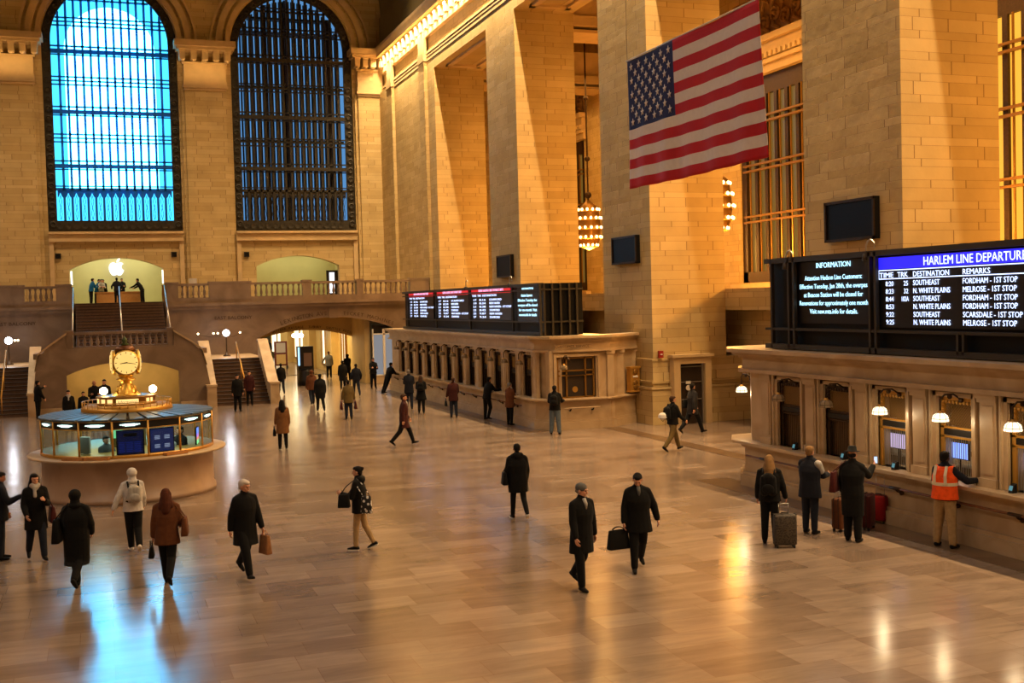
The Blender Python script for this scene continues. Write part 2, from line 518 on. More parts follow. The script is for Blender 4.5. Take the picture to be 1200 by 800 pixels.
def skeleton(P):
    s = P['h']/1.75
    J = {}
    lean = math.radians(P.get('lean', 2)); slean = math.radians(P.get('slean', 0))
    legs = P.get('legs', ((4, 4, 0), (-4, 4, 0)))
    hip = Vector((0, 0, 0))
    low = 1e9
    J['leg'] = []
    for sd, (a, b, c) in zip((-1, 1), legs):
        a, b, c = map(math.radians, (a, b, c))
        spread = P.get('spread', 0.02)
        H = hip+Vector((sd*0.088, 0, 0))*s
        K = H+Vector((sd*spread*0.5, math.sin(a)*0.43, -math.cos(a)*0.43))*s
        A = K+Vector((sd*spread*0.5, math.sin(a-b)*0.40, -math.cos(a-b)*0.40))*s
        fd = Vector((sd*0.12, math.cos(c), -math.sin(c))).normalized()
        up = Vector((0, math.sin(c), math.cos(c)))
        heel = A-up*0.075*s-fd*0.055*s; toe = A-up*0.075*s+fd*0.19*s
        J['leg'].append([H, K, A, fd, up, heel, toe])
        low = min(low, heel.z-0.012*s, toe.z-0.012*s)
    dz = Vector((0, 0, -low))
    for L in J['leg']:
        for i in (0, 1, 2, 5, 6): L[i] = L[i]+dz
    hip = hip+dz
    J['hip'] = hip
    sp = Vector((math.sin(slean), math.sin(lean), math.cos(lean)))
    J['waist'] = hip+sp*0.17*s
    J['chest'] = hip+sp*0.38*s
    J['sh'] = hip+sp*0.50*s
    J['neck'] = hip+sp*0.56*s
    J['sp'] = sp
    hy = math.radians(P.get('hyaw', 0)); hp = math.radians(P.get('hpitch', 5))
    hd = J['neck']+Vector((0, math.sin(lean)*0.06+math.sin(hp)*0.04, 0.125*math.cos(hp)+0.01))*s
    J['head'] = hd
    J['hf'] = Vector((math.sin(hy)*math.cos(hp), math.cos(hy)*math.cos(hp), -math.sin(hp)))
    J['arm'] = []
    arms = P.get('arms', ((5, 8, 12, 0), (-5, 8, 12, 0)))
    for sd, (a, o, e, inw) in zip((-1, 1), arms):
        a, o, e, inw = map(math.radians, (a, o, e, inw))
        S = J['sh']+Vector((sd*0.172, 0, -0.03))*s
        U = Vector((sd*math.sin(o), math.sin(a)*math.cos(o), -math.cos(a)*math.cos(o))).normalized()
        E_ = S+U*0.275*s
        F = Vector((sd*(math.sin(o)*0.6-math.sin(inw)), math.sin(a+e)*math.cos(inw), -math.cos(a+e)*math.cos(inw))).normalized()
        W = E_+F*0.245*s
        J['arm'].append((S, E_, W, F, W+F*0.075*s))
    J['s'] = s
    return J

def frame_from(f):
    f = f.normalized(); r = f.cross(Vector((0, 0, 1)))
    if r.length < 1e-3: r = Vector((1, 0, 0))
    r.normalize(); u = r.cross(f)
    return Matrix((r, f, u)).transposed()     # columns right, fwd, up

def head_parts(J, near):
    s = J['s']; c = J['head']; R = frame_from(J['hf'])
    q = lambda x, y, z: c+R @ (Vector((x, y, z))*s)
    ps = [P_ball(q(0, -0.008, 0.028), (0.074*s, 0.092*s, 0.088*s), 16, 12, R),
          P_ball(q(0, 0.022, -0.035), (0.058*s, 0.066*s, 0.075*s), 14, 10, R),
          P_ball(q(0, 0.052, -0.078), (0.030*s, 0.028*s, 0.026*s), 10, 8, R),
          P_cap(q(0, 0.088, 0.012), q(0, 0.106, -0.020), 0.009*s, 0.014*s),
          P_ball(q(0, 0.078, 0.034), (0.050*s, 0.018*s, 0.012*s), 10, 8, R),
          P_cap(q(-0.020, 0.086, -0.050), q(0.020, 0.086, -0.050), 0.009*s, 0.009*s)]
    for sd in (-1, 1):
        ps.append(P_ball(q(sd*0.077, -0.008, -0.004), (0.010*s, 0.020*s, 0.033*s), 10, 8, R))
        ps.append(P_ball(q(sd*0.038, 0.062, -0.018), (0.022*s, 0.022*s, 0.020*s), 8, 6, R))
    return ps

def hand_parts(arm, sd, s, curl, fat=1.0):
    S, E_, W, F, Hc = arm
    F = F.normalized()
    # palm faces the body: normal is across; thumb points forward/up
    side = Vector((1, 0, 0)); side = (side-F*side.dot(F)).normalized()
    th = F.cross(side).normalized()
    if th.y < 0: th = -th
    if abs(F.y) > 0.8 and th.z < 0: th = -th
    inn = side*(-sd)
    ps = [P_cap(W, W+F*0.055*s, 0.026*s, 0.036*s, 0.55, side), P_cap(W-F*0.02*s, W+F*0.02*s, 0.027*s, 0.027*s)]
    for k in range(4):
        off = th*((1.5-k)*0.0185*s)
        base = W+F*0.075*s+off
        L = (0.070, 0.080, 0.075, 0.060)[k]*s
        c1 = math.radians(curl)
        d1 = (F*math.cos(c1)+inn*math.sin(c1)).normalized()
        d2 = (F*math.cos(c1*2.2)+inn*math.sin(c1*2.2)).normalized()
        m1 = base+d1*L*0.5; m2 = m1+d2*L*0.5
        ps.append(P_cap(base, m1, 0.0100*s*fat, 0.0092*s*fat, n=8)); ps.append(P_cap(m1, m2, 0.0092*s*fat, 0.0082*s*fat, n=8))
    tb = W+F*0.028*s+th*0.026*s
    t1 = tb+(F*0.7+th*0.7+inn*0.25).normalized()*0.036*s
    t2 = t1+(F*0.95+th*0.15+inn*0.4).normalized()*0.030*s
    ps.append(P_cap(tb, t1, 0.013*s*fat, 0.011*s*fat, n=8)); ps.append(P_cap(t1, t2, 0.011*s*fat, 0.009*s*fat, n=8))
    return ps

PEOPLE = []
def person(pos, heading, label, h=1.75, group=None, near=False, skin='light', **P):
    """pos on floor, heading in degrees: 0 looks along +Y, 90 looks along +X"""
    P['h'] = h
    J = skeleton(P); s = J['s']
    root = thing('person', label, 'person', pos, -math.radians(heading), group)
    fat = P.get('fat', 1.14)
    wd = P.get('wide', 1.17)
    # ---- body: one continuous mesh
    b = list(head_parts(J, near))
    b.append(P_cap(J['neck']-J['sp']*0.04*s, J['head']-Vector((0, 0, 0.03))*s, 0.056*s, 0.052*s))
    b.append(P_loft([(J['hip']-Vector((0, 0, 0.09))*s, 0.12*s, 0.09*s), (J['hip'], 0.155*s, 0.10*s), (J['waist'], 0.125*s, 0.085*s), (J['chest'], 0.155*s, 0.10*s), (J['sh'], 0.15*s, 0.08*s), (J['neck'], 0.06*s, 0.055*s)]))
    for L in J['leg']:
        b.append(P_cap(L[0], L[1], 0.078*s, 0.052*s)); b.append(P_cap(L[1], L[2], 0.052*s, 0.036*s))
        b.append(P_cap(L[2]-L[4]*0.045*s, L[2]-L[4]*0.05*s+L[3]*0.13*s, 0.028*s, 0.02*s))
    for sd, A in zip((-1, 1), J['arm']):
        b.append(P_cap(A[0], A[1], 0.046*s, 0.036*s)); b.append(P_cap(A[1], A[2], 0.036*s, 0.026*s))
        b += hand_parts(A, sd, s, P.get('curl', 22), 1.0 if near else 1.25)
    me = smesh(b, 0.0075 if near else 0.0125, 1, 'body')
    me.materials.append(skin_mat(skin))
    ob = bpy.data.objects.new('body', me); C.objects.link(ob); ob.parent = root
    vx = 0.012 if near else 0.02
    def add(name, parts, m, sm=2, v=None, label=None, par=None):
        mm = smesh(parts, v or vx, sm, name); mm.materials.append(m)
        o = bpy.data.objects.new(name, mm); C.objects.link(o); o.parent = par or root
        if label: o['label'] = label
        return o
    # ---- face details
    if near:
        R = frame_from(J['hf']); q = lambda x, y, z: J['head']+R @ (Vector((x, y, z))*s)
        ey = MB(); 
        for sd in (-1, 1): ey.ball(q(sd*0.030, 0.0815, 0.012), (0.011*s, 0.008*s, 0.007*s), 8, 6)
        ey.build('eyes', M_IRON, root, True, local=True)
    # ---- trousers
    tc = P.get('trousers', cloth('black', (11, 11, 12)))
    if tc:
        tr = P.get('tr', 1.0)
        t = [P_loft([(J['hip']-Vector((0, 0, 0.10))*s, 0.10*s, 0.10*s), (J['hip']-Vector((0, 0, 0.04))*s, 0.165*s*wd, 0.118*s), (J['hip']+J['sp']*0.05*s, 0.165*s*wd, 0.115*s), (J['waist'], 0.145*s*wd, 0.105*s)])]
        for L in J['leg']:
            t.append(P_cap(L[0], L[1], 0.102*s*tr, 0.080*s*tr)); t.append(P_cap(L[1], L[2]+(L[1]-L[2]).normalized()*0.02*s, 0.079*s*tr, 0.062*s*tr))
        add('trousers', t, tc)
    # ---- shoes
    sc = P.get('shoes', cloth('shoe black', (12, 11, 11)))
    for L in J['leg']:
        A, fd, up, heel, toe = L[2], L[3], L[4], L[5], L[6]
        sh = [P_cap(heel+up*0.035*s+fd*0.02*s, heel+up*0.03*s+fd*0.13*s, 0.042*s, 0.040*s),
              P_cap(heel+up*0.028*s+fd*0.1*s, toe+up*0.018*s-fd*0.035*s, 0.044*s, 0.030*s),
              P_cap(A-up*0.03*s, A+up*0.02*s, 0.046*s, 0.044*s)]
        sh = [P for P in sh]
        o = add('shoe', sh, sc, 1, 0.010 if near else 0.014)
        zmin = -0.0
        for v in o.data.vertices:
            base = (v.co-heel).dot(up)
            if base < 0.0: v.co += up*(-base)*1.0
        if P.get('sole'):
            so = MB(); fw = fd; rt = fd.cross(up).normalized()
            prof = [(-0.005, 0.032), (0.06, 0.036), (0.14, 0.042), (0.2, 0.040), (0.235, 0.022)]
            lo = [heel+fw*a*s+rt*w*s-up*0.012*s for a, w in prof]+[heel+fw*a*s-rt*w*s-up*0.012*s for a, w in reversed(prof)]
            n = len(lo)
            so.add(lo+[v+up*0.026*s for v in lo], [tuple(range(n)), tuple(range(2*n-1, n-1, -1))]+[(i, (i+1) % n, (i+1) % n+n, i+n) for i in range(n)])
            so.build('sole', P['sole'], o, local=True)
    # ---- upper garment
    jc = P.get('top', cloth('black coat', (11, 11, 12)))
    hem = P.get('hem', 0.80)      # height of hem, m (for 1.75 m)
    puff = P.get('puff', 1.0)
    nm = P.get('topname', 'coat' if hem < 0.75 else 'jacket')
    t = []
    hz = J['hip'].z
    t.append(P_loft([(J['hip']-Vector((0, 0, 0.05))*s, 0.18*s*wd*puff, 0.135*s*puff*fat), (J['waist']-J['sp']*0.02*s, 0.163*s*wd*puff, 0.128*s*puff*fat), (J['chest']-J['sp']*0.06*s, 0.185*s*wd*puff, 0.138*s*puff*fat),
                     (J['chest']+J['sp']*0.04*s, 0.19*s*wd, 0.132*s*puff), (J['sh']-J['sp']*0.01*s, 0.175*s, 0.112*s), (J['neck']-J['sp']*0.01*s, 0.085*s, 0.08*s), (J['neck']+J['sp']*0.02*s, 0.07*s, 0.068*s)]))
    t.append(P_cap(J['arm'][0][0]+Vector((0.03, 0, 0.0))*s, J['arm'][1][0]-Vector((0.03, 0, 0.0))*s, 0.060*s*puff, 0.060*s*puff))
    for A_ in J['arm']:
        t.append(P_cap(J['neck']-J['sp']*0.02*s+(A_[0]-J['sh'])*0.15, A_[0]+Vector((0, 0, 0.012))*s, 0.070*s, 0.066*s))
    rings = []
    z = hz-0.03*s
    n = max(2, int((hz-hem*s)/0.07)+1)
    flare = P.get('flare', 1.08)
    for k in range(n+1):
        f = k/n; z = (hz-0.02*s)*(1-f)+hem*s*f
        ys = []; xs = []
        for L in J['leg']:
            if z > L[1].z: a, bb = L[0], L[1]
            else: a, bb = L[1], L[2]
            tt = min(1, max(0, (a.z-z)/max(1e-4, (a.z-bb.z)))); pp = a.lerp(bb, tt)
            ys.append(pp.y); xs.append(pp.x)
        cyy = (min(ys)+max(ys))/2; hw = (max(ys)-min(ys))/2
        g = 1+(flare-1)*f
        rings.append(((sum(xs)/2, cyy*0.9, z), 0.178*s*wd*puff*g, max(0.132*s*puff*fat*g, hw*0.92+0.088*s)))
    rings.reverse()
    t.append(P_loft(rings))
    for A in J['arm']:
        w = A[1].lerp(A[2], 0.93)
        t.append(P_cap(A[0]-Vector((0, 0, 0.01))*s, A[1], 0.070*s*puff, 0.066*s*puff)); t.append(P_cap(A[1], w, 0.066*s*puff, 0.052*s*puff))
    if P.get('collar', True):
        t.append(P_cap(J['neck']-J['sp']*0.01*s, J['neck']+J['sp']*0.035*s, 0.078*s, 0.07*s))
    if P.get('hooddown'):
        t.append(P_cap(J['neck']+Vector((-0.06, -0.06, 0.0))*s, J['neck']+Vector((0.06, -0.06, 0.0))*s, 0.06*s, 0.06*s))
    coat = add(nm, t, jc, 5, label=P.get('toplabel'))
    if P.get('vest'):
        # tabard over the jacket: solid, sits just proud of it
        v = [P_loft([(J['hip']-Vector((0, 0, 0.04))*s, 0.25*s, 0.195*s), (J['waist'], 0.222*s, 0.18*s), (J['chest']-J['sp']*0.03*s, 0.235*s, 0.182*s), (J['sh']-J['sp']*0.02*s, 0.19*s, 0.140*s), (J['neck']-J['sp']*0.015*s, 0.10*s, 0.092*s)]),
             P_cap(J['arm'][0][0]+Vector((0.05, 0, 0.012))*s, J['arm'][1][0]-Vector((0.05, 0, -0.012))*s, 0.088*s, 0.088*s)]
        vo = add('safety_vest', v, P['vest'], 2, label='orange safety vest')
        # reflective bands hugging the vest
        sm = plain('reflective tape', hexc(225, 215, 190), 0.4, spec=0.8)
        bnd = MB()
        c = J['waist']+J['sp']*0.07*s
        bnd.lathe([(0.232*s, -0.028*s), (0.240*s, -0.028*s), (0.240*s, 0.028*s), (0.232*s, 0.028*s)], (0, 0, 0), 28)
        bnd.v = [(c.x+x*0.965, c.y+y*0.80, c.z+z_) for x, y, z_ in bnd.v]
        for sd in (-1, 1):
            for yy in (-1, 1):
                a0 = c+Vector((sd*0.105*s, yy*0.178*s, 0.0)); a1 = J['chest']+J['sp']*0.02*s+Vector((sd*0.10*s, yy*0.180*s, 0)); a2 = J['sh']+Vector((sd*0.10*s, yy*0.12*s, 0.065*s))
                for p, q_ in ((a0, a1), (a1, a2)):
                    w = Vector((0.025*s, 0, 0)); e = Vector((0, yy*0.018*s, 0))
                    bnd.hexa([p-w, p+w, p+w+e, p-w+e], [q_-w, q_+w, q_+w+e, q_-w+e])
        bnd.build('reflective_tape', sm, vo, local=True)
    # ---- hair, hats, hoods
    R = frame_from(J['hf']); q = lambda x, y, z: J['head']+R @ (Vector((x, y, z))*s)
    hair = P.get('hair', 'short'); hc = P.get('haircol', cloth('hair black', (18, 14, 12)))
    hp = []
    if hair in ('short', 'long', 'bun'):
        hp = [P_ball(q(0, -0.026, 0.036), (0.083*s, 0.094*s, 0.090*s), 16, 12, R), P_ball(q(0, 0.02, 0.078), (0.066*s, 0.07*s, 0.042*s), 12, 8, R), P_ball(q(0, -0.06, -0.02), (0.064*s, 0.045*s, 0.06*s), 12, 8, R)]
    if hair == 'long':
        hp.append(P_cap(q(0, -0.055, 0.0), J['neck']+Vector((0, -0.075, -0.02))*s, 0.088*s, 0.108*s, 0.9)); hp.append(P_cap(q(-0.05, -0.04, -0.05), J['neck']+Vector((-0.08, -0.07, -0.08))*s, 0.05*s, 0.055*s)); hp.append(P_cap(q(0.05, -0.04, -0.05), J['neck']+Vector((0.08, -0.07, -0.06))*s, 0.05*s, 0.055*s))
        hp.append(P_cap(J['neck']+Vector((0, -0.075, -0.02))*s, J['neck']+Vector((0, -0.105, -0.12))*s, 0.105*s, 0.09*s, 0.95))
        for sd in (-1, 1): hp.append(P_cap(q(sd*0.07, -0.005, 0.03), q(sd*0.075, 0.0, -0.11), 0.026*s, 0.03*s))
    if hair == 'bun': hp.append(P_ball(q(0, -0.11, 0.06), 0.04*s))
    if hp: add('hair', hp, hc, 1, 0.009 if near else 0.014)
    if hair == 'hood':
        m = P.get('hoodcol', jc)
        hp = [P_ball(q(0, -0.024, 0.028), (0.098*s, 0.108*s, 0.108*s), 16, 12, R), P_ball(q(0, -0.03, 0.03), (0.106*s, 0.118*s, 0.110*s), 16, 12, R), P_cap(q(0, -0.03, -0.02), J['neck']+Vector((0, -0.035, 0.0))*s, 0.078*s, 0.092*s), P_ball(J['neck']+Vector((0, -0.05, -0.01))*s, (0.12*s, 0.09*s, 0.06*s), 12, 8)]
        add('hood', hp, m, 2)
    if hair == 'beanie':
        m = P.get('hatcol', hc)
        add('beanie', [P_ball(q(0, -0.014, 0.046), (0.086*s, 0.100*s, 0.084*s), 16, 12, R)], m, 1, 0.010)
        add('hair', [P_ball(q(0, -0.035, -0.01), (0.078*s, 0.075*s, 0.05*s), 12, 8, R)], hc, 1, 0.012)
    if hair == 'hat':
        m = P.get('hatcol', hc)
        hb = MB()
        hb.lathe([(0.0, 0.115*s), (0.05*s, 0.118*s), (0.075*s, 0.10*s), (0.084*s, 0.03*s), (0.135*s, 0.022*s), (0.14*s, 0.014*s), (0.084*s, 0.012*s), (0.0, 0.012*s)], (0, 0, 0), 20)
        hb.v = [tuple(q(0, -0.008, 0.05)+R @ Vector(v)) for v in hb.v]
        hb.build('hat', m, root, True, local=True)
        add('hair', [P_ball(q(0, -0.03, -0.0), (0.081*s, 0.080*s, 0.06*s), 12, 8, R)], hc, 1, 0.012)
    if P.get('furhood'):
        add('hood', [P_cap(J['neck']+Vector((-0.07, -0.075, 0.0))*s, J['neck']+Vector((0.07, -0.075, 0.0))*s, 0.065*s, 0.065*s), P_ball(J['neck']+Vector((0, -0.09, -0.02))*s, (0.1*s, 0.07*s, 0.08*s))], P['furhood'], 2)
    if P.get('scarf'):
        add('scarf', [P_cap(J['neck']+Vector((-0.045, 0.03, 0.02))*s, J['neck']+Vector((0.045, 0.03, 0.02))*s, 0.062*s, 0.062*s), P_ball(J['neck']+Vector((0, 0.075, -0.02))*s, (0.065*s, 0.05*s, 0.06*s)), P_cap(J['neck']+Vector((0.02, 0.1, -0.03))*s, J['chest']+Vector((0.02, 0.14, 0.0))*s, 0.03*s, 0.035*s, 1.0)], P['scarf'], 1)
    if P.get('shirt'):
        sb = MB()
        f0 = J['neck']+Vector((0, 0.062, 0.01))*s; f1 = J['chest']+Vector((0, 0.128, 0.03))*s
        sb.tube([f0, f0.lerp(f1, .5)+Vector((0, 0.022*s, 0)), f1], [0.035*s, 0.03*s, 0.012*s], 8)
        sb.build('shirt', P['shirt'], root, True, local=True)
    Rz = Matrix.Rotation(-math.radians(heading), 4, 'Z')
    def W(v): return Vector(pos)+(Rz @ Vector(v))
    info = dict(root=root, J=J, W=W, heading=heading, s=s, Rz=Rz)
    info['hand'] = [W(a[4]) for a in J['arm']]
    info['back'] = W(J['chest']+Vector((0, -0.17, -0.05))*s)
    PEOPLE.append(info)
    return info

# ---- things people carry (each top-level)
def handbag(info, side, m, label, name='handbag', w=0.30, hgt=0.24, d=0.11, drop=0.10, rot=90, fwd=0.0, out=0.03):
    h = Vector(info['J']['arm'][side][4]); sd = (-1, 1)[side]
    top = info['W'](h+Vector((sd*out, fwd, -0.0)))
    cat = 'bag'
    z = top.z-drop-hgt
    t = thing(name, label, cat, (top.x, top.y, z), info['root'].rotation_euler[2]+math.radians(rot))
    b = MB()
    lo = [(-w/2, -d/2, 0), (w/2, -d/2, 0), (w/2, d/2, 0), (-w/2, d/2, 0)]
    k = 0.86
    hi = [(-w/2*k, -d/2*0.5, hgt), (w/2*k, -d/2*0.5, hgt), (w/2*k, d/2*0.5, hgt), (-w/2*k, d/2*0.5, hgt)]
    b.hexa(lo, hi)
    b.build('bag_body', m, t, True, local=True, bevel=0.02)
    hd = MB()
    for yy in (-0.015, 0.015):
        hd.tube([(math.cos(a)*w*0.27, yy, hgt-0.01+math.sin(a)*(drop+0.01)) for a in [PI*i/8 for i in range(9)]], 0.007, 6)
    hd.build('handle', m, t, True, local=True)
    return t

def shoulder_bag(info, side, m, label, w=0.34, hgt=0.30, d=0.12, z=0.0, back=0.0, name='shoulder_bag', strap=True, front=0.0):
    J = info['J']; s = info['s']; sd = (-1, 1)[side]
    c = J['hip']+Vector((sd*(0.31)*s, -back+front, 0.02+z))
    wc = info['W'](c)
    t = thing(name, label, 'bag', wc, info['root'].rotation_euler[2]+PI/2)
    b = MB(); k = 0.84
    b.hexa([(-w/2, -d/2, -hgt/2), (w/2, -d/2, -hgt/2), (w/2, d/2, -hgt/2), (-w/2, d/2, -hgt/2)], [(-w/2*k, -d/2*.5, hgt/2), (w/2*k, -d/2*.5, hgt/2), (w/2*k, d/2*.5, hgt/2), (-w/2*k, d/2*.5, hgt/2)])
    b.build('bag_body', m, t, True, local=True, bevel=0.025)
    if strap:
        sh = Vector(J['sh'])+Vector((sd*0.12*s, 0, 0.085*s))
        Ri = t.rotation_euler.to_matrix().inverted()
        top = Ri @ (info['W'](sh)-wc)
        st = MB()
        p0 = Vector((-w*0.3, 0, hgt/2-0.01)); p1 = Vector((w*0.3, 0, hgt/2-0.01))
        st.tube([p0, p0.lerp(top, 0.5)+Vector((-0.04, 0, 0)), top, p1.lerp(top, 0.5)+Vector((0.04, 0, 0)), p1], 0.010, 6)
        st.build('strap', m, t, True, local=True)
    return t

def backpack(info, m, label, w=0.30, hgt=0.42, d=0.17, pocket=None, low=0.0, m2=None):
    J = info['J']; s = info['s']; puff = 1.0
    c = Vector(J['chest'])+Vector((0, -0.15*s-d/2, -0.07*s-low))
    wc = info['W'](c)
    t = thing('backpack', label, 'backpack', wc, info['root'].rotation_euler[2])
    ps = [P_cap((-w*0.22, 0, -hgt*0.28), (-w*0.22, 0, hgt*0.26), w*0.28, w*0.24, 1.0), P_cap((w*0.22, 0, -hgt*0.28), (w*0.22, 0, hgt*0.26), w*0.28, w*0.24, 1.0), P_ball((0, 0, hgt*0.2), (w*0.42, d*0.5, hgt*0.3))]
    ps = [([(x, y*(d/2)/(w*0.28), z) for x, y, z in v], f) for v, f in ps]
    me = smesh(ps, 0.012, 2, 'pack'); me.materials.append(m)
    o = bpy.data.objects.new('pack_body', me); C.objects.link(o); o.parent = t
    me = smesh([P_ball((0, -d*0.45, -hgt*0.16), (w*0.36, d*0.24, hgt*0.22))], 0.012, 1, 'pocket'); me.materials.append(pocket or m)
    o = bpy.data.objects.new('pocket', me); C.objects.link(o); o.parent = t
    for sd in (-1, 1):
        st = MB()
        pts = [Vector((sd*0.10*s, d*0.35, hgt*0.30)), Vector((sd*0.11*s, d/2+0.06*s, hgt*0.30+0.13*s)), Vector((sd*0.12*s, d/2+0.20*s, hgt*0.30+0.06*s)), Vector((sd*0.13*s, d/2+0.275*s, 0.02*s)), Vector((sd*0.16*s, d/2+0.16*s, -hgt*0.42)), Vector((sd*0.12*s, d*0.3, -hgt*0.40))]
        st.tube(pts, 0.018, 6); st.build('strap', m2 or m, t, True, local=True)
    return t

def phone(info, side, label):
    p = Vector(info['J']['arm'][side][4])+Vector(info['J']['arm'][side][3])*0.05+Vector((0, 0.02, 0.02))
    t = thing('mobile_phone', label, 'phone', info['W'](p), info['root'].rotation_euler[2])
    b = MB(); b.box((-0.036, -0.005, -0.07), (0.036, 0.004, 0.07)); b.build('phone_case', M_IRON, t, local=True)
    b = MB(); b.box((-0.032, -0.0075, -0.064), (0.032, -0.005, 0.064)); b.build('screen', emit('phone glow', (0.6, 0.75, 1, 1), 1.2), t, local=True)
    return t

def suitcase(x, y, rz, m, label, w=0.42, hgt=0.56, d=0.24, pat=None, handle=0.35, lean=0):
    t = thing('suitcase', label, 'suitcase', (x, y, 0), rz)
    b = MB(); b.box((-w/2, -d/2, 0.05), (w/2, d/2, 0.05+hgt))
    b.build('shell', pat or m, t, True, local=True, bevel=0.045)
    for zx in (-1, 1):
        g = MB(); g.box((-w/2-0.003, zx*d*0.22-0.008, 0.06), (w/2+0.003, zx*d*0.22+0.008, 0.05+hgt+0.003)); g.build('zip_band', M_IRON, t, local=True, bevel=0.004)
    for sx in (-1, 1):
        for sy in (-1, 1):
            wv = MB(); wv.lathe([(0, -0.014), (0.028, -0.014), (0.028, 0.014), (0, 0.014)], (sx*(w/2-0.05), sy*(d/2-0.04), 0.028), 12, 'x'); wv.build('wheel', M_IRON, t, local=True)
    hb = MB(); z1 = 0.05+hgt+handle
    hb.tube([(-0.09, d/2-0.05, 0.05+hgt-0.02), (-0.09, d/2-0.05, z1)], 0.008, 6); hb.tube([(0.09, d/2-0.05, 0.05+hgt-0.02), (0.09, d/2-0.05, z1)], 0.008, 6)
    hb.tube([(-0.1, d/2-0.05, z1), (0.1, d/2-0.05, z1)], 0.014, 8); hb.build('pull_handle', M_CHROME, t, True, local=True)
    tb = MB(); tb.tube([(-0.07, 0, 0.05+hgt-0.005), (-0.06, 0, 0.05+hgt+0.025), (0.06, 0, 0.05+hgt+0.025), (0.07, 0, 0.05+hgt-0.005)], 0.010, 6); tb.build('grip', M_IRON, t, True, local=True)
    return t
# ------------------------------------------------------------------ setting
AX = 0.9                 # room axis
XW = 19.2                # face of the right piers
XP = 22.3                # back of the right piers
XL = -17.4               # left wall
XH = 31.0                # outer wall of the side hall
YE = 79.0                # face of the east pilasters
PIERS = [(-4.0, 0.2), (9.85, 14.1), (23.9, 28.15), (38.0, 42.25), (51.95, 56.2), (65.9, 79.6)]

b = MB(); b.box((XL-1, -9, -0.3), (XH+0.5, 125, 0.0))
struct(b.build('floor', M_FLOOR))

# dark border strips let into the floor, and the kerb line at the counters
b = MB()
b.box((14.3, 9, 0.0), (15.2, 26, 0.006)); b.box((14.3, 38.4, 0.0), (15.2, 62, 0.006))
b.box((17.25, 26.3, 0.0), (17.85, 38.4, 0.006))
struct(b.build('trim_1', M_STRIP))

# --- right wall: piers, opening heads, upper wall
b = MB()
for y0, y1 in PIERS:
    b.box((XW, y0, 0), (XP, y1, 18.8))
b.box((XW, -9, 18.8), (XP, 79.6, 19.7))
b.box((XW+0.15, -9, 19.7), (XP, 79.6, 27.0))
struct(b.build('wall_right', M_STONE))
# soffit coffers in the opening heads
b = MB()
for (a, c) in [(0.2, 9.85), (14.1, 23.9), (28.15, 38.0), (42.25, 51.95), (56.2, 65.9)]:
    for u, v in ((a+0.8, a+1.15), (c-1.15, c-0.8)): b.box((XW+0.5, u, 18.68), (XP-0.5, v, 18.8))
    for u, v in ((XW+0.5, XW+0.8), (XP-0.8, XP-0.5)): b.box((u, a+0.8, 18.68), (v, c-0.8, 18.8))
struct(b.build('trim_2', M_STONEP))
# pier base course and string course
b = MB()
for y0, y1 in PIERS[1:]:
    y1 = min(y1, 79.4)
    b.box((XW-0.12, y0-0.12, 0), (XP+1.05, y1, 1.28))
    b.box((XW-0.10, y0-0.10, 1.28), (XP+1.03, y1, 1.34)); b.box((XW-0.17, y0-0.17, 1.34), (XP+1.08, y1, 1.42)); b.box((XW-0.05, y0-0.05, 1.42), (XP+1.0, y1, 1.55)); b.box((XW-0.10, y0-0.10, 1.55), (XP+1.0, y1, 1.63))
    b.box((XW-0.04, y0-0.04, 1.63), (XP+0.95, y1, 2.38)); b.box((XW-0.07, y0-0.07, 2.38), (XP+0.95, y1, 2.46))
struct(b.build('baseboard_right', M_STONE))
# pilaster strip and pier jamb reveal beside the corner
b = MB()
b.box((XW-0.22, 67.4, 0), (XW, 68.6, 19.6)); b.box((XW-0.22, 75.6, 0), (XW, 79.2, 19.6))
struct(b.build('trim_3', M_STONE))

# --- entablature along the right wall
b = MB()
b.box((XW-0.03, -9, 19.45), (XW+0.2, 79.5, 19.62)); b.box((XW-0.05, -9, 19.68), (XW+0.2, 79.5, 19.80)); b.box((XW-0.07, -9, 19.86), (XW+0.2, 79.5, 19.98))
b.box((XW-0.1, -9, 20.9), (XW+0.2, 79.5, 21.2))
b.plate([(XW+0.2, 21.9), (XW-0.56, 21.92), (XW-0.56, 22.1), (XW-0.64, 22.35), (XW-0.64, 22.55), (XW+0.2, 22.55)], [], lambda u, v, t: (u, t, v), -9, 79.5)
for y0 in (67.4, 75.6):
    b.box((XW-0.26, y0-0.06, 19.45), (XW, y0+1.26, 19.98)); b.box((XW-0.22, y0, 19.98), (XW, y0+1.2, 21.2))

cor = struct(b.build('trim_4', M_STONEP))
b = MB(); y = 14.0
while y < 78.6:
    b.box((XW-0.30, y, 21.25), (XW+0.1, y+0.36, 21.85)); b.box((XW-0.32, y-0.04, 21.72), (XW+0.1, y+0.40, 21.92)); b.ball((XW-0.24, y+0.18, 21.30), (0.08, 0.14, 0.14), 8, 5)
    y += 1.05
o = b.build('dentil_course', M_STONEP, cor); 

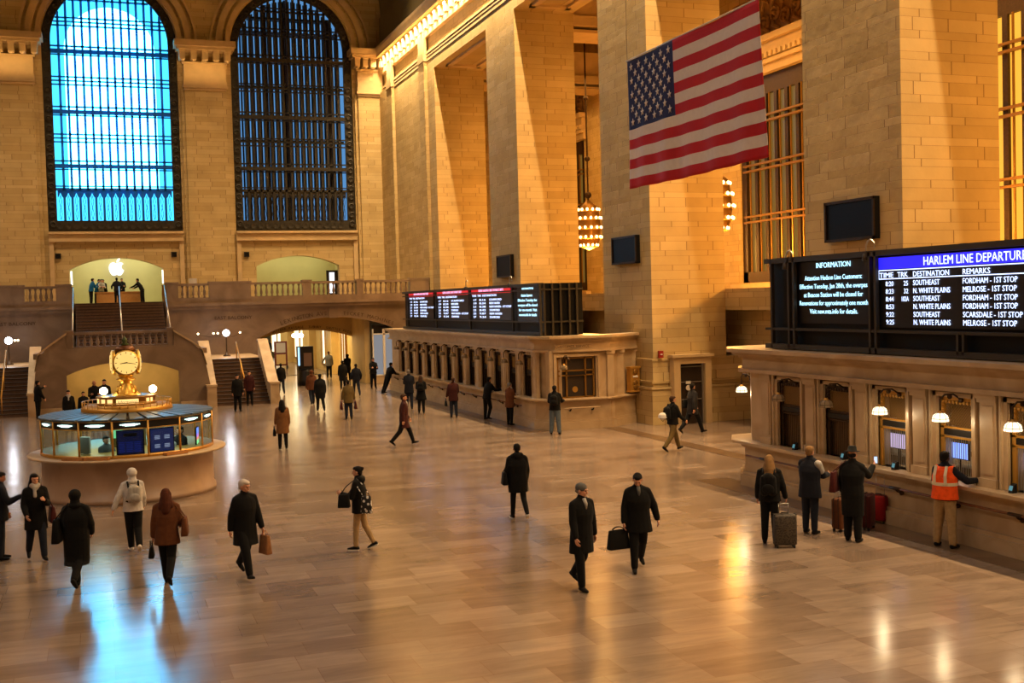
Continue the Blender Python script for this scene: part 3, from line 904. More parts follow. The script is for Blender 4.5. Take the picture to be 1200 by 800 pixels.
# --- side hall behind the piers
b = MB()
b.box((XP+1.0, 14.1, 0), (XP+1.3, 79.6, 4.2)); b.box((XP, 14.1, 4.2), (XH, 79.6, 4.45))
b.box((XP, 14.1, 4.45), (XP+0.15, 79.6, 5.0))
struct(b.build('wall_hall_gallery', M_STONE))
b = MB()
wins = []
hole = []
for k in range(6):
    c = 5.0+14.0*k
    hole.append([(c-4.1, 5.36), (c+4.1, 5.36), (c+4.1, 15.5), (c-4.1, 15.5)])
    wins.append((c-4.1, c+4.1))
b.plate([(-9, 0), (79.6, 0), (79.6, 26), (-9, 26)], hole, YZ, XH, XH+0.6)
b.box((XP, 79.6, 0), (XH, 79.9, 26)); b.box((XP, -9.3, 0), (XH, -9, 26))
struct(b.build('wall_hall', M_STONE))
b = MB()
b.box((XP, -9, 24.0), (XH+0.6, 79.6, 24.3))
for k in range(6):
    c = 12.0+14*k
    if c < 79: b.box((XP, c-1.0, 18.9), (XH, c+1.0, 20.4)); b.box((XP, c-1.3, 18.4), (XH, c+1.3, 18.9)); b.box((XP, c-1.1, 18.1), (XH, c+1.1, 18.25))
struct(b.build('ceiling_hall', M_STONEP))
# carved lintels over the hall windows
for k, (a, c) in enumerate(wins):
    if c < 14 : continue
    b = MB()
    b.box((XH-0.25, a-0.5, 15.5), (XH, c+0.5, 15.9)); b.box((XH-0.4, a-0.6, 15.9), (XH, c+0.6, 16.1)); b.box((XH-0.35, a-0.5, 16.4), (XH, c+0.5, 16.9)); b.box((XH-0.6, a-0.7, 16.9), (XH, c+0.7, 17.2))
    y = a-0.4
    while y < c+0.4: b.box((XH-0.5, y, 16.15), (XH, y+0.22, 16.4)); y += 0.4
    b.box((XH-0.35, a-0.6, 4.9), (XH, c+0.6, 5.3)); b.box((XH-0.2, a-0.5, 4.5), (XH, c+0.5, 4.9))
    s_ = struct(b.build('trim_%d' % (10+k), M_STONEP))
    g = MB()
    for j in range(10):
        yy = a+0.2+j*0.86
        g.lathe([(0.30, 0), (0.40, -0.16), (0.30, -0.26), (0.2, -0.12)], (XH, yy, 17.9+0.3*(j % 2)), 10, 'x')
        g.ball((XH-0.1, yy, 17.9+0.3*(j % 2)), (0.24, 0.14, 0.14), 8, 5)
        g.tube([(XH-0.1, yy-0.3, 17.4), (XH-0.25, yy, 17.6), (XH-0.15, yy+0.3, 18.5), (XH-0.2, yy+0.05, 19.0), (XH-0.1, yy-0.25, 18.8)], [0.1, 0.12, 0.1, 0.09, 0.05], 6)
    g.box((XH-0.08, a-0.3, 17.2), (XH, c+0.3, 19.4))
    g.build('carved_garland', M_CARVE, s_)
M_GLOW = emit('amber lit window glass', (1.0, 0.45, 0.04, 1), 1.25)
M_GLOWD = emit('dim amber window glass', (0.8, 0.42, 0.06, 1), 0.22)
for k, (a, c) in enumerate(wins):
    if c < 14: continue
    b = MB()
    b.box((XH+0.1, a, 5.36), (XH+0.3, a+0.45, 15.5)); b.box((XH+0.1, c-0.45, 5.36), (XH+0.3, c, 15.5)); b.box((XH+0.1, a, 5.36), (XH+0.3, c, 5.9)); b.box((XH+0.1, a, 14.6), (XH+0.3, c, 15.5))
    n = 8
    for j in range(n):
        y = a+0.45+(c-a-0.9)*j/n
        b.box((XH+0.10, y-0.13, 5.9), (XH+0.22, y+0.13, 14.6))
    w = struct(b.build('window_%d' % (k+3), M_BRONZE))
    g = MB()
    for z in (8.35, 10.9, 13.2):
        g.box((XH-0.08, a+0.4, z), (XH+0.1, c-0.4, z+0.10)); g.box((XH-0.08, a+0.4, z+0.28), (XH+0.1, c-0.4, z+0.38))
    for j in range(n):
        y = a+0.45+(c-a-0.9)*(j+0.5)/n
        g.tube([(XH+0.05, y, 5.9), (XH+0.05, y, 14.6)], 0.05, 6)
    g.build('gilded_bar', M_GBRONZE, w)
    g = MB(); g.box((XH+0.27, a, 5.36), (XH+0.30, c, 15.5)); g.build('glass', M_GLOW if k == 2 else M_GLOWD, w)

# --- left wall, west wall and vault, which close the hall round the camera
b = MB()
b.box((XL-0.5, -9.3, 0), (XL, 79.6, 27)); struct(b.build('wall_left', M_STONE))
b = MB(); b.box((XL-0.5, -9.4, 0), (XH, -9, 42)); struct(b.build('wall_west', M_STONE))
b = MB()
n = 28; vs = []; fs = []
xc = (XL+XW)/2; rx = (XW+0.3-XL)/2
for i in range(n+1):
    a = PI*i/n
    for y in (-9.2, 79.9): vs.append((xc-rx*math.cos(a), y, 24.5+13.5*math.sin(a)))
    for y in (-9.2, 79.9): vs.append((xc-(rx+0.5)*math.cos(a), y, 24.5+14.0*math.sin(a)))
for i in range(n):
    q = 4*i
    fs += [(q, q+1, q+5, q+4), (q+2, q+6, q+7, q+3), (q, q+4, q+6, q+2), (q+1, q+3, q+7, q+5)]
b.add(vs, fs)
b.box((XL-0.5, -9.2, 22.5), (XL+0.0, 79.9, 24.8)); b.box((XW-0.02, -9.2, 22.5), (XW+0.4, 79.9, 24.9))
struct(b.build('ceiling', M_CEIL))

# --- east wall
W1 = (-3.0, 5.36); W2 = (8.83, 17.12); ZB = 10.0; ZS = 22.4
def arch_outline(a, c, zb, zs, n=20, inset=0.0, ratio=1.0):
    a += inset; c -= inset; r = (c-a)/2; m = (a+c)/2
    return [(a, zb), (c, zb)]+[(m+r*math.cos(PI*i/n), zs+r*ratio*math.sin(PI*i/n)) for i in range(n+1)]
def seg_outline(a, c, zb, zs, zt, n=14):
    h = zt-zs; w = (c-a)/2; R = (w*w+h*h)/(2*h); m = (a+c)/2; t0 = math.asin(w/R)
    return [(a, zb), (c, zb)]+[(m+R*math.sin(t0-2*t0*i/n), zt-R+R*math.cos(t0-2*t0*i/n)) for i in range(n+1)]
b = MB()
holes = [arch_outline(W1[0], W1[1], ZB, ZS), arch_outline(W2[0], W2[1], ZB, ZS), seg_outline(-1.85, 4.0, 5.27, 7.55, 8.3), seg_outline(10.1, 15.8, 5.27, 7.6, 8.3), [(8.35, 0.0), (15.45, 0.0), (15.45, 3.6), (8.35, 3.6)]]
b.plate([(XL-0.5, -0.2), (XW+0.2, -0.2), (XW+0.2, 42), (XL-0.5, 42)], holes, XZ, 79.35, 80.1)
struct(b.build('wall_back', M_STONE))
b = MB()
for a, c in ((-7.3, -3.5), (5.75, 8.45), (17.45, 19.2)):
    b.box((a, YE, 5.27), (c, 79.4, 19.5)); b.box((a-0.22, YE+0.15, 5.27), (c+0.22 if c < 19 else c, 79.4, 19.5))
struct(b.build('trim_5', M_STONE))
for k, (a, c) in enumerate(((-7.3, -3.5), (5.75, 8.45), (17.45, 19.2))):
    b = MB(); e = 0.0 if c > 19 else 1.0
    b.box((a-0.05, YE-0.1, 19.35), (c+0.05*e, 79.4, 19.5)); b.box((a-0.12, YE-0.2, 19.5), (c+0.12*e, 79.4, 19.65)); b.box((a-0.06, YE-0.12, 19.65), (c+0.06*e, 79.4, 19.95))
    b.box((a-0.02, YE-0.05, 19.95), (c+0.02*e, 79.4, 21.1)); b.box((a-0.12, YE-0.15, 21.1), (c+0.12*e, 79.4, 21.22))
    b.box((a-0.5, YE-0.85, 21.9), (c+0.5*e, 79.4, 22.1)); b.box((a-0.62, YE-1.0, 22.1), (c+0.62*e, 79.4, 22.5))
    o = struct(b.build('trim_%d' % (6+k), M_STONEP))
    g = MB(); n = max(2, round((c-a+0.5)/0.62)); 
    for i in range(n):
        x = a-0.3+(c-a+0.6*(0.5+0.5*e)-0.36)*i/(n-1)
        g.box((x, YE-0.7, 21.28), (x+0.36, 79.4, 21.9)); g.ball((x+0.18, YE-0.5, 21.3), (0.15, 0.2, 0.14), 8, 5); g.box((x-0.03, YE-0.76, 21.78), (x+0.39, 79.4, 21.9))
    g.build('dentil_course', M_STONEP, o)
# arch mouldings over the two great windows
for k, (a, c) in enumerate((W1, W2)):
    b = MB(); m = (a+c)/2; r = (c-a)/2; n = 32
    for (r0, r1, y0) in ((r+0.02, r+0.35, 79.15), (r+0.55, r+0.95, 79.05), (r+1.2, r+1.35, 79.2)):
        if k == 1 and r1 > r+1: pass
        for i in range(n):
            a0 = PI*i/n; a1 = PI*(i+1)/n
            p = lambda rr, t: (m+rr*math.cos(t), ZS+0.1+rr*math.sin(t))
            q = [p(r0, a0), p(r1, a0), p(r1, a1), p(r0, a1)]
            b.hexa([(x, 79.36, z) for x, z in q], [(x, y0, z) for x, z in q])
    struct(b.build('trim_%d' % (20+k), M_STONEP))
# sill band and window-bay frames below the windows
b = MB()
for a, c in (W1, W2):
    b.box((a, 79.05, 9.35), (c, 79.4, 9.45)); b.box((a, 78.95, 9.85), (c, 79.4, 10.0)); b.box((a, 79.12, 9.45), (c, 79.4, 9.85))
    b.box((a-0.0, 79.18, 5.27), (a+0.28, 79.4, 9.35)); b.box((c-0.28, 79.18, 5.27), (c, 79.4, 9.35))
struct(b.build('trim_9', M_STONEP))

# --- the great windows
M_SKY1 = emit('bright backlit window glass', (0.065, 0.56, 1.0, 1), 20.0)
M_SKY1B = emit('cyan edge window glass', (0.05, 0.54, 1.0, 1), 2.4)
M_SKY2 = emit('dusk blue window glass', (0.14, 0.40, 0.82, 1), 0.72)
M_W1BAR = plain('window bronze backlight tint', hexc(30, 110, 150), 0.5, 0.0, noise=0.15, nscale=6)  # blue colour and translucency paint the backlight glow into the bars
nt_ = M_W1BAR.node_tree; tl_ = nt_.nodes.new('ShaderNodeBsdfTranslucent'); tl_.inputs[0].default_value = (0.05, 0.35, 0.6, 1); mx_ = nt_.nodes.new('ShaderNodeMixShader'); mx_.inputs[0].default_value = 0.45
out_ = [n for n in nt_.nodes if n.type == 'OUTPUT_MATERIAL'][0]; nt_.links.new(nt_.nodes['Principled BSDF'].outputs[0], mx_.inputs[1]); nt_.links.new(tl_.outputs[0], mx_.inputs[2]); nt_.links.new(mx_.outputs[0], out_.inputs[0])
def great_window(idx, a, c, ncell, sky, barmat, dense):
    m = (a+c)/2; r = (c-a)/2
    b = MB()
    outer = arch_outline(a, c, ZB, ZS, 28); inner = arch_outline(a, c, ZB+0.75, ZS, 28, 0.55)
    b.plate(outer, [inner], XZ, 79.55, 79.75)
    # raised ornament in the border
    z = ZB+0.5; kk = 0
    while z < ZS:
        for x in (a+0.28, c-0.28):
            b.lathe([(0.10, 0), (0.20, -0.05), (0.22, -0.1), (0.16, -0.12), (0.10, -0.06)], (x, 79.55, z), 10, 'y')
        z += 0.62
    for i in range(1, 22):
        t = PI*i/22
        b.lathe([(0.10, 0), (0.20, -0.05), (0.22, -0.1), (0.16, -0.12), (0.10, -0.06)], (m+(r-0.28)*math.cos(t), 79.55, ZS+(r-0.28)*math.sin(t)), 8, 'y')
    i0 = 0
    x = a+0.7
    while x < c-0.6:
        b.lathe([(0.05, 0), (0.18, -0.05), (0.2, -0.1), (0.05, -0.08)], (x, 79.55, ZB+0.36), 8, 'y'); x += 0.5
    w = struct(b.build('window_%d' % idx, M_WBRONZE))
    ia, ic = a+0.55, c-0.55; ri = (ic-ia)/2
    top = lambda x: ZS+math.sqrt(max(0.0, ri*ri-(x-m)**2))
    g = MB()
    for i in range(1, ncell):
        x = ia+(ic-ia)*i/ncell
        g.box((x-0.075, 79.5, ZB+0.75), (x+0.075, 79.72, top(x)))
    def bar(z, h, y0=79.5, y1=79.72):
        if z+h > ZS:
            ww = math.sqrt(max(0, ri*ri-(z+h-ZS)**2))
            if ww > 0.2: g.box((m-ww, y0, z), (m+ww, y1, z+h))
        else: g.box((ia, y0, z), (ic, y1, z+h))
    for z in (23.55, 19.75, 16.05): 
        for d in (0, 0.25, 0.5): bar(z-0.25+d, 0.07)
    for z in (21.55, 17.65, 14.15): bar(z, 0.24, 79.4); bar(z+0.42, 0.08); bar(z-0.12, 0.06)
    bar(12.7, 0.16); bar(12.95, 0.06)
    bar(24.95, 0.1); bar(25.2, 0.06)
    g.build('grille', barmat, w)
    # heads of the lowest panels: pierced scrollwork
    s_ = MB()
    for i in range(ncell):
        x = ia+(ic-ia)*(i+0.5)/ncell; hw = (ic-ia)/ncell*0.5-0.075
        s_.plate([(x-hw, 12.7), (x-hw, 12.25), (x-hw*0.6, 12.3), (x, 12.55), (x+hw*0.6, 12.3), (x+hw, 12.25), (x+hw, 12.7)], [], XZ, 79.58, 79.66)
        s_.tube([(x, 79.62, 10.8), (x-hw*0.5, 79.62, 11.2), (x, 79.62, 11.6), (x+hw*0.5, 79.62, 12.0), (x, 79.62, 12.4)], 0.018, 5)
        s_.tube([(x, 79.62, 10.8), (x+hw*0.5, 79.62, 11.2), (x, 79.62, 11.6), (x-hw*0.5, 79.62, 12.0), (x, 79.62, 12.4)], 0.018, 5)
    s_.build('scrollwork', barmat, w)
    # walkways and the outer casement behind, as the double wall of the window has
    h = MB()
    if dense:
        nn = ncell*2
        for i in range(nn+1):
            x = ia+(ic-ia)*(i+0.3)/nn
            if x > ic: continue
            h.box((x-0.055, 80.55, ZB+0.75), (x+0.055, 80.7, top(min(x, ic))))
        for i in range(5):
            x = ia+(ic-ia)*(i+0.35)/5
            h.box((x-0.1, 80.2, ZB+0.75), (x+0.1, 80.7, top(x)))
        for z in (12.4, 14.3, 16.2, 17.9, 19.9, 21.75, 23.6, 24.6):
            ww = ri if z < ZS else math.sqrt(max(0, ri*ri-(z-ZS)**2))
            h.box((m-ww, 80.1, z), (m+ww, 80.75, z+0.13)); 
    else:
        for z in (14.3, 17.9, 21.75):
            h.box((ia, 80.1, z), (ic, 80.6, z+0.05))
    h.build('outer_casement', barmat, w)
    q = MB()
    if dense:
        q.plate(arch_outline(a, c, ZB, ZS, 28), [], XZ, 80.95, 81.0); q.build('glass', sky, w)
    else:
        q.mat(1); q.plate(arch_outline(a, c, ZB, ZS, 28), [], XZ, 80.95, 81.0)
        q.mat(0); e = (ic-ia)/ncell
        q.plate(arch_outline(ia+e*1.6, ic-e*1.6, 12.95, ZS-0.3, 24), [], XZ, 80.90, 80.94)
        q.build('glass', [sky, M_SKY1B], w)
    return w
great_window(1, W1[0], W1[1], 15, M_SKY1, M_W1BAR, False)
great_window(2, W2[0], W2[1], 17, M_SKY2, M_WBRONZE, True)

# --- shop room behind the centre opening, and the second room
M_SHOP = plain('pale yellow plaster', hexc(204, 196, 150), 0.75, noise=0.08, nscale=0.8)
b = MB()
for (a, c, d) in ((-2.2, 4.4, 84.0), (9.7, 16.4, 84.0)):
    b.box((a-0.3, d, 5.0), (c+0.3, d+0.2, 9.0)); b.box((a-0.3, 80.1, 5.0), (a, d, 9.0)); b.box((c, 80.1, 5.0), (c+0.3, d, 9.0)); b.box((a-0.3, 80.1, 8.8), (c+0.3, d, 9.0)); b.box((a-0.3, 79.3, 4.9), (c+0.3, d, 5.27))
struct(b.build('wall_shop', M_SHOP))

# balcony deck, its front wall with the passage arch
b = MB()
b.box((XL, 67.75, 4.75), (-1.42, 79.4, 5.27)); b.box((3.4, 67.75, 4.75), (XW-0.2, 79.4, 5.27)); b.box((-1.42, 67.6, 4.75), (3.4, 79.4, 5.27))
struct(b.build('floor_balcony', M_PINK))
b = MB()
out = [(3.45, 0), (8.6, 0), (8.7, 2.9)]
h_ = seg_outline(8.6, 17.35, 0, 3.0, 4.10, 20)
arch = list(reversed(h_[2:]))      # left to right
out = [(3.45, 0), (8.6, 0)]+arch+[(17.35, 0), (XW-0.25, 0), (XW-0.25, 4.76), (3.45, 4.76)]
b.plate(out, [], XZ, 67.5, 68.2)
b.box((XL, 67.5, 0), (-1.45, 68.2, 4.76)); b.box((-1.45, 67.5, 0), (3.45, 68.2, 2.2))
b.box((12.75, 67.42, 4.05), (13.25, 67.5, 4.75)); b.box((3.45, 67.44, 4.62), (XW-0.25, 67.5, 4.76)); b.box((XL, 67.44, 4.62), (-1.45, 67.5, 4.76))
struct(b.build('wall_balcony', M_PINK))
b = MB()
for a, c in ((XL, -1.42), (3.4, XW-0.2)):
    b.box((a, 67.2, 4.76), (c, 67.8, 4.95)); b.box((a, 67.05, 4.95), (c, 67.8, 5.12)); b.box((a, 67.3, 5.12), (c, 67.8, 5.32))
struct(b.build('trim_30', M_PINK))

def balustrade(label, segs, peds, Y, z0, z1, m, xr, loc=None):
    t = thing('balustrade', label, 'balustrade', (xr[0], Y, z0), group=None)
    b = MB()
    b.box((xr[0], Y-0.16, z1-0.14), (xr[1], Y+0.16, z1)); b.build('top_rail', m, t)
    b = MB(); b.box((xr[0], Y-0.18, z0), (xr[1], Y+0.18, z0+0.12)); b.build('base_rail', m, t)
    for a, c in peds:
        q = MB(); q.box((a, Y-0.22, z0), (c, Y+0.22, z1+0.0)); q.box((a-0.04, Y-0.26, z1-0.02), (c+0.04, Y+0.26, z1+0.09)); q.build('pedestal', m, t)
    proto = None
    for a, c in segs:
        n = max(1, round((c-a)/0.30))
        for i in range(n):
            x = a+(c-a)*(i+0.5)/n
            if proto is None:
                q = MB(); H = z1-0.14-z0-0.12
                q.lathe([(0.075, 0), (0.075, 0.05*H), (0.045, 0.1*H), (0.085, 0.28*H), (0.08, 0.42*H), (0.04, 0.75*H), (0.05, 0.88*H), (0.075, 0.92*H), (0.075, H)], (0, 0, 0), 10)
                proto = q.build('baluster', m, t, True, local=True)
                o = proto
            else:
                o = proto.copy(); C.objects.link(o); o.parent = t
            o.location = (x-xr[0], 0, 0.12)
    return t
balustrade('pinkish marble balcony balustrade right of the upper stairs, running to the corner', [(4.25, 5.75), (8.35, 11.15), (11.75, 14.35), (14.85, 17.65)], [(3.45, 4.15), (5.85, 8.2), (11.2, 11.7), (14.4, 14.8), (17.7, 18.9)], 67.5, 5.32, 6.25, M_PINK, (3.45, 18.9))
balustrade('pinkish marble balcony balustrade left of the upper stairs', [(-3.75, -2.4), (-9.5, -6.6)], [(-2.3, -1.5), (-6.5, -3.9), (-12.0, -9.6)], 67.5, 5.32, 6.25, M_PINK, (-12.0, -1.5))
# central landing balustrade on top of the stair block
balustrade('low marble balustrade on the stair landing above the clock', [(-1.25, 2.9)], [(-1.62, -1.32), (2.97, 3.27)], 57.9, 3.02, 3.84, M_PINK, (-1.6, 3.25))

# --- the stair block
b = MB()
o_ = seg_outline(-1.65, 3.45, 0.0, 1.80, 2.35, 18)
ar = list(reversed(o_[2:]))
prof = [(-3.15, 0), (-1.65, 0)]+ar+[(3.45, 0), (4.93, 0), (4.9, 1.1), (4.75, 2.0), (4.55, 2.75), (4.1, 3.15), (3.3, 3.70), (3.25, 3.05), (-1.6, 3.05), (-1.65, 3.70), (-2.4, 3.15), (-2.85, 2.75), (-3.0, 2.0), (-3.12, 1.1)]
b.plate(prof, [], XZ, 57.6, 58.2)
b.box((-3.1, 58.2, 2.6), (4.85, 62.3, 2.85))
struct(b.build('wall_stair', M_PINK))
b = MB()
# coping on the slanted parapets
for pts in ([(3.25, 3.72), (4.1, 3.17), (4.58, 2.78), (4.78, 2.02)], [(-1.6, 3.72), (-2.4, 3.17), (-2.88, 2.78), (-3.03, 2.02)]):
    for (p, q) in zip(pts, pts[1:]):
        b.hexa([(p[0], 57.5, p[1]), (q[0], 57.5, q[1]), (q[0], 58.3, q[1]), (p[0], 58.3, p[1])], [(p[0], 57.5, p[1]+0.1), (q[0], 57.5, q[1]+0.1), (q[0], 58.3, q[1]+0.1), (p[0], 58.3, p[1]+0.1)])
b.box((-3.2, 57.5, 0), (-1.7, 57.62, 0.3)); b.box((3.5, 57.5, 0), (4.98, 57.62, 0.3))
struct(b.build('trim_31', M_BOTTI))
b = MB(); b.box((-3.0, 61.6, 0), (4.8, 61.9, 2.6)); struct(b.build('wall_lower_passage', M_STONEP))

def stair(name, x0, x1, y0, z0, n, run, rise, mt, mr):
    b = MB()
    for i in range(n):
        b.mat(0); b.box((x0, y0+i*run-0.03, z0+(i+1)*rise-0.045), (x1, y0+(i+1)*run+0.001, z0+(i+1)*rise))
        b.mat(1); b.box((x0, y0+i*run, z0), (x1, y0+(i+1)*run, z0+(i+1)*rise-0.045))
    return b.build(name, [mt, mr])
for k, (x0, x1) in enumerate(((4.93, 7.95), (-6.15, -3.13))):
    t = thing('staircase', 'lower flight of stone stairs %s the stair block' % ('to the right of' if k == 0 else 'to the left of'), 'stairs', ((x0+x1)/2, 57.4, 0))
    o = stair('steps', x0+0.22, x1-0.22, 57.3, 0, 13, 0.30, 0.165, M_STEP, M_RISER); o.parent = t; o.location = -t.location
    L = MB(); L.box((x0-0.1, 61.2, 1.9), (x1+0.1, 67.5, 2.145)); L.build('landing', M_BOTTI, t)
    for xx, hi in ((x0, 0), (x1, 1)):
        q = MB()
        pr_ = [(57.0, 0), (61.4, 0), (61.4, 3.05), (61.1, 3.05), (57.6, 0.98), (57.0, 0.98)]
        q.plate(pr_, [], lambda u, v, t_: (t_, u, v), xx-0.22, xx+0.22)
        cp = [(56.95, 0.98), (57.62, 0.98), (61.1, 3.03), (61.45, 3.03), (61.45, 3.13), (61.08, 3.13), (57.6, 1.08), (56.95, 1.08)]
        q.plate(cp, [], lambda u, v, t_: (t_, u, v), xx-0.26, xx+0.26)
        q.build('parapet', M_BOTTI, t)
    xm = (x0+x1)/2+0.15
    r = MB(); r.tube([(xm, 57.3, 0.9), (xm, 61.2, 3.0)], 0.035, 8)
    for yy, zz in ((57.5, 1.0), (59.3, 1.97), (61.1, 2.95)): r.tube([(xm, yy, zz-0.85), (xm, yy, zz)], 0.025, 6)
    r.build('handrail', M_BRASS, t, True)
t = thing('staircase', 'dark upper flight of stairs rising to the balcony shop', 'stairs', (AX, 62.5, 2.85))
o = stair('steps', -1.30, 3.28, 62.7, 2.85, 15, 0.32, 0.16, M_STEP, M_RISER); o.parent = t; o.location = -t.location
for xx in (-1.42, 0.98, 3.40):
    r = MB(); r.tube([(xx, 62.6, 3.75), (xx, 67.4, 6.15)], 0.035, 8)
    for yy, zz in ((62.8, 3.85), (65.1, 5.0), (67.3, 6.1)): r.tube([(xx, yy, zz-0.85), (xx, yy, zz)], 0.022, 6)
    r.build('handrail', M_CHROME, t, True)

# writing cut into the balcony wall
def carved(s, x0, x1, z, size=0.3):
    o = text(s, 'inscription', (x0, 67.43, z), size, M_INK, rot=FACE_S, width=(x1-x0)); struct(o); o.name = 'trim_lettering'; return o
carved('EAST BALCONY', 6.1, 8.2, 4.15, 0.26)
carved('EAST BALCONY', -5.5, -3.4, 4.15, 0.26)
def curved(s, xc, zc, R, a0, a1, size, y=67.43, m=M_INK):
    n = len(s); obs = []
    for i, ch in enumerate(s):
        if ch == ' ': continue
        a = a0+(a1-a0)*(i+0.5)/n
        o = text(ch, 'letter', (0, 0, 0), size, m, rot=(0, 0, 0), align='CENTER')
        mt = Matrix.Translation((xc+R*math.sin(a), y, zc+R*math.cos(a))) @ Matrix.Rotation(a, 4, 'Y') @ Euler(FACE_S).to_matrix().to_4x4()
        o.data.transform(mt); obs.append(o)
    o = join_text(obs, 'trim_lettering'); struct(o); return o
w_ = 4.375; hh = 1.10; RR = (w_*w_+hh*hh)/(2*hh); ZC = 4.10-RR; XC = 12.975
curved('LEXINGTON AVE', XC, ZC, RR+0.13, -0.34, -0.035, 0.34)
curved('TICKET MACHINES', XC, ZC, RR+0.13, 0.06, 0.40, 0.30)

# --- the passage behind the arch
M_PASS = plain('golden lit limestone', hexc(206, 176, 112), 0.6, noise=0.12, nscale=1.0)
b = MB()
w2_ = 3.4; 
o2 = seg_outline(8.7, 15.48, 0, 2.62, 3.28, 16); ar2 = list(reversed(o2[2:]))
b.plate([(8.0, 0), (8.7, 0)]+ar2+[(15.48, 0), (17.6, 0), (17.6, 4.6), (8.0, 4.6)], [], XZ, 72.0, 72.5)
b.box((15.5, 72.5, 0), (15.9, 118, 4.0)); b.box((8.0, 68.2, 0), (8.3, 118, 4.0)); b.box((8.0, 118, 0), (15.9, 118.3, 4))
b.box((8.0, 72.5, 3.6), (15.9, 118, 3.8)); b.box((8.0, 68.2, 4.5), (19.2, 72.2, 4.7))
b.box((15.2, 72.5, 0), (15.5, 73.8, 3.6)); b.box((15.0, 79, 0), (15.5, 81, 3.6)); b.box((15.0, 88, 0), (15.5, 91, 3.6)); b.box((15.0, 99, 0), (15.5, 103, 3.6))
struct(b.build('wall_passage', M_PASS))
ins = curved('MARKET  GRAYBAR PASSAGE  SUBWAY  SHUTTLE PASSAGE', 12.09, 3.28-((3.39**2+0.66**2)/(2*0.66)), ((3.39**2+0.66**2)/(2*0.66))+0.13, -0.36, 0.36, 0.22, 71.93)
M_LITSHOP = emit('lit shop window', (1.0, 0.80, 0.50, 1), 2.0)
M_TEALSHOP = emit('teal lit shop window', (0.35, 0.6, 0.42, 1), 0.28)
for k, (y0, y1) in enumerate(((76.0, 77.6), (82, 85), (92, 98), (104, 112))):
    b = MB(); b.box((15.36, y0, 0.4), (15.5, y0+0.12, 3.2)); b.box((15.36, y1-0.12, 0.4), (15.5, y1, 3.2)); b.box((15.36, y0, 3.08), (15.5, y1, 3.2)); b.box((15.36, y0, 0.4), (15.5, y1, 0.52)); b.box((15.36, (y0+y1)/2-0.05, 0.4), (15.5, (y0+y1)/2+0.05, 3.2))
    w = struct(b.build('window_%d' % (12+k), M_GBRONZE)); g = MB(); g.box((15.46, y0+0.1, 0.5), (15.49, y1-0.1, 3.1)); g.build('glass', M_LITSHOP, w)
b = MB(); b.box((8.3, 84, 0.4), (8.42, 112, 3.2)); w = struct(b.build('window_16', M_BRONZE)); g = MB()
for y in range(85, 111, 5): g.box((8.42, y, 0.6), (8.44, y+4.2, 3.0))
g.build('glass', M_TEALSHOP, w)
b = MB(); b.box((9.2, 117.8, 0.3), (14.6, 117.9, 3.0)); w = struct(b.build('window_17', M_BRONZE)); g = MB(); g.box((9.4, 117.7, 0.5), (11.0, 117.78, 2.8)); g.box((11.6, 117.7, 0.5), (14.4, 117.78, 2.8)); g.build('glass', M_TEALSHOP, w)

# glazed shopfront in the right end of the arch
M_PALEPANE = emit('pale lit glass', (0.70, 0.72, 0.78, 1), 0.32)
t = struct(MB().box((15.35, 67.75, 0), (17.3, 68.15, 0.45)).build('window_18', M_BOTTI))
b = MB()
for x in (15.4, 16.05, 16.12, 16.72, 17.25): b.box((x-0.035, 67.72, 0.45), (x+0.035, 67.85, 3.3))
for z in (0.45, 2.95): b.box((15.35, 67.72, z), (17.3, 67.85, z+0.07))
b.build('mullion', M_WHITE, t)
b = MB(); b.box((15.42, 67.95, 0.5), (17.25, 68.0, 2.95)); b.build('glass', M_PALEPANE, t)
b = MB(); b.box((15.42, 67.95, 3.0), (17.25, 68.0, 3.5)); b.build('transom_glass', M_IRON, t)
b = MB(); b.box((15.0, 68.3, 0.0), (15.35, 72.0, 4.5)); struct(b.build('wall_passage_side', M_PASS))

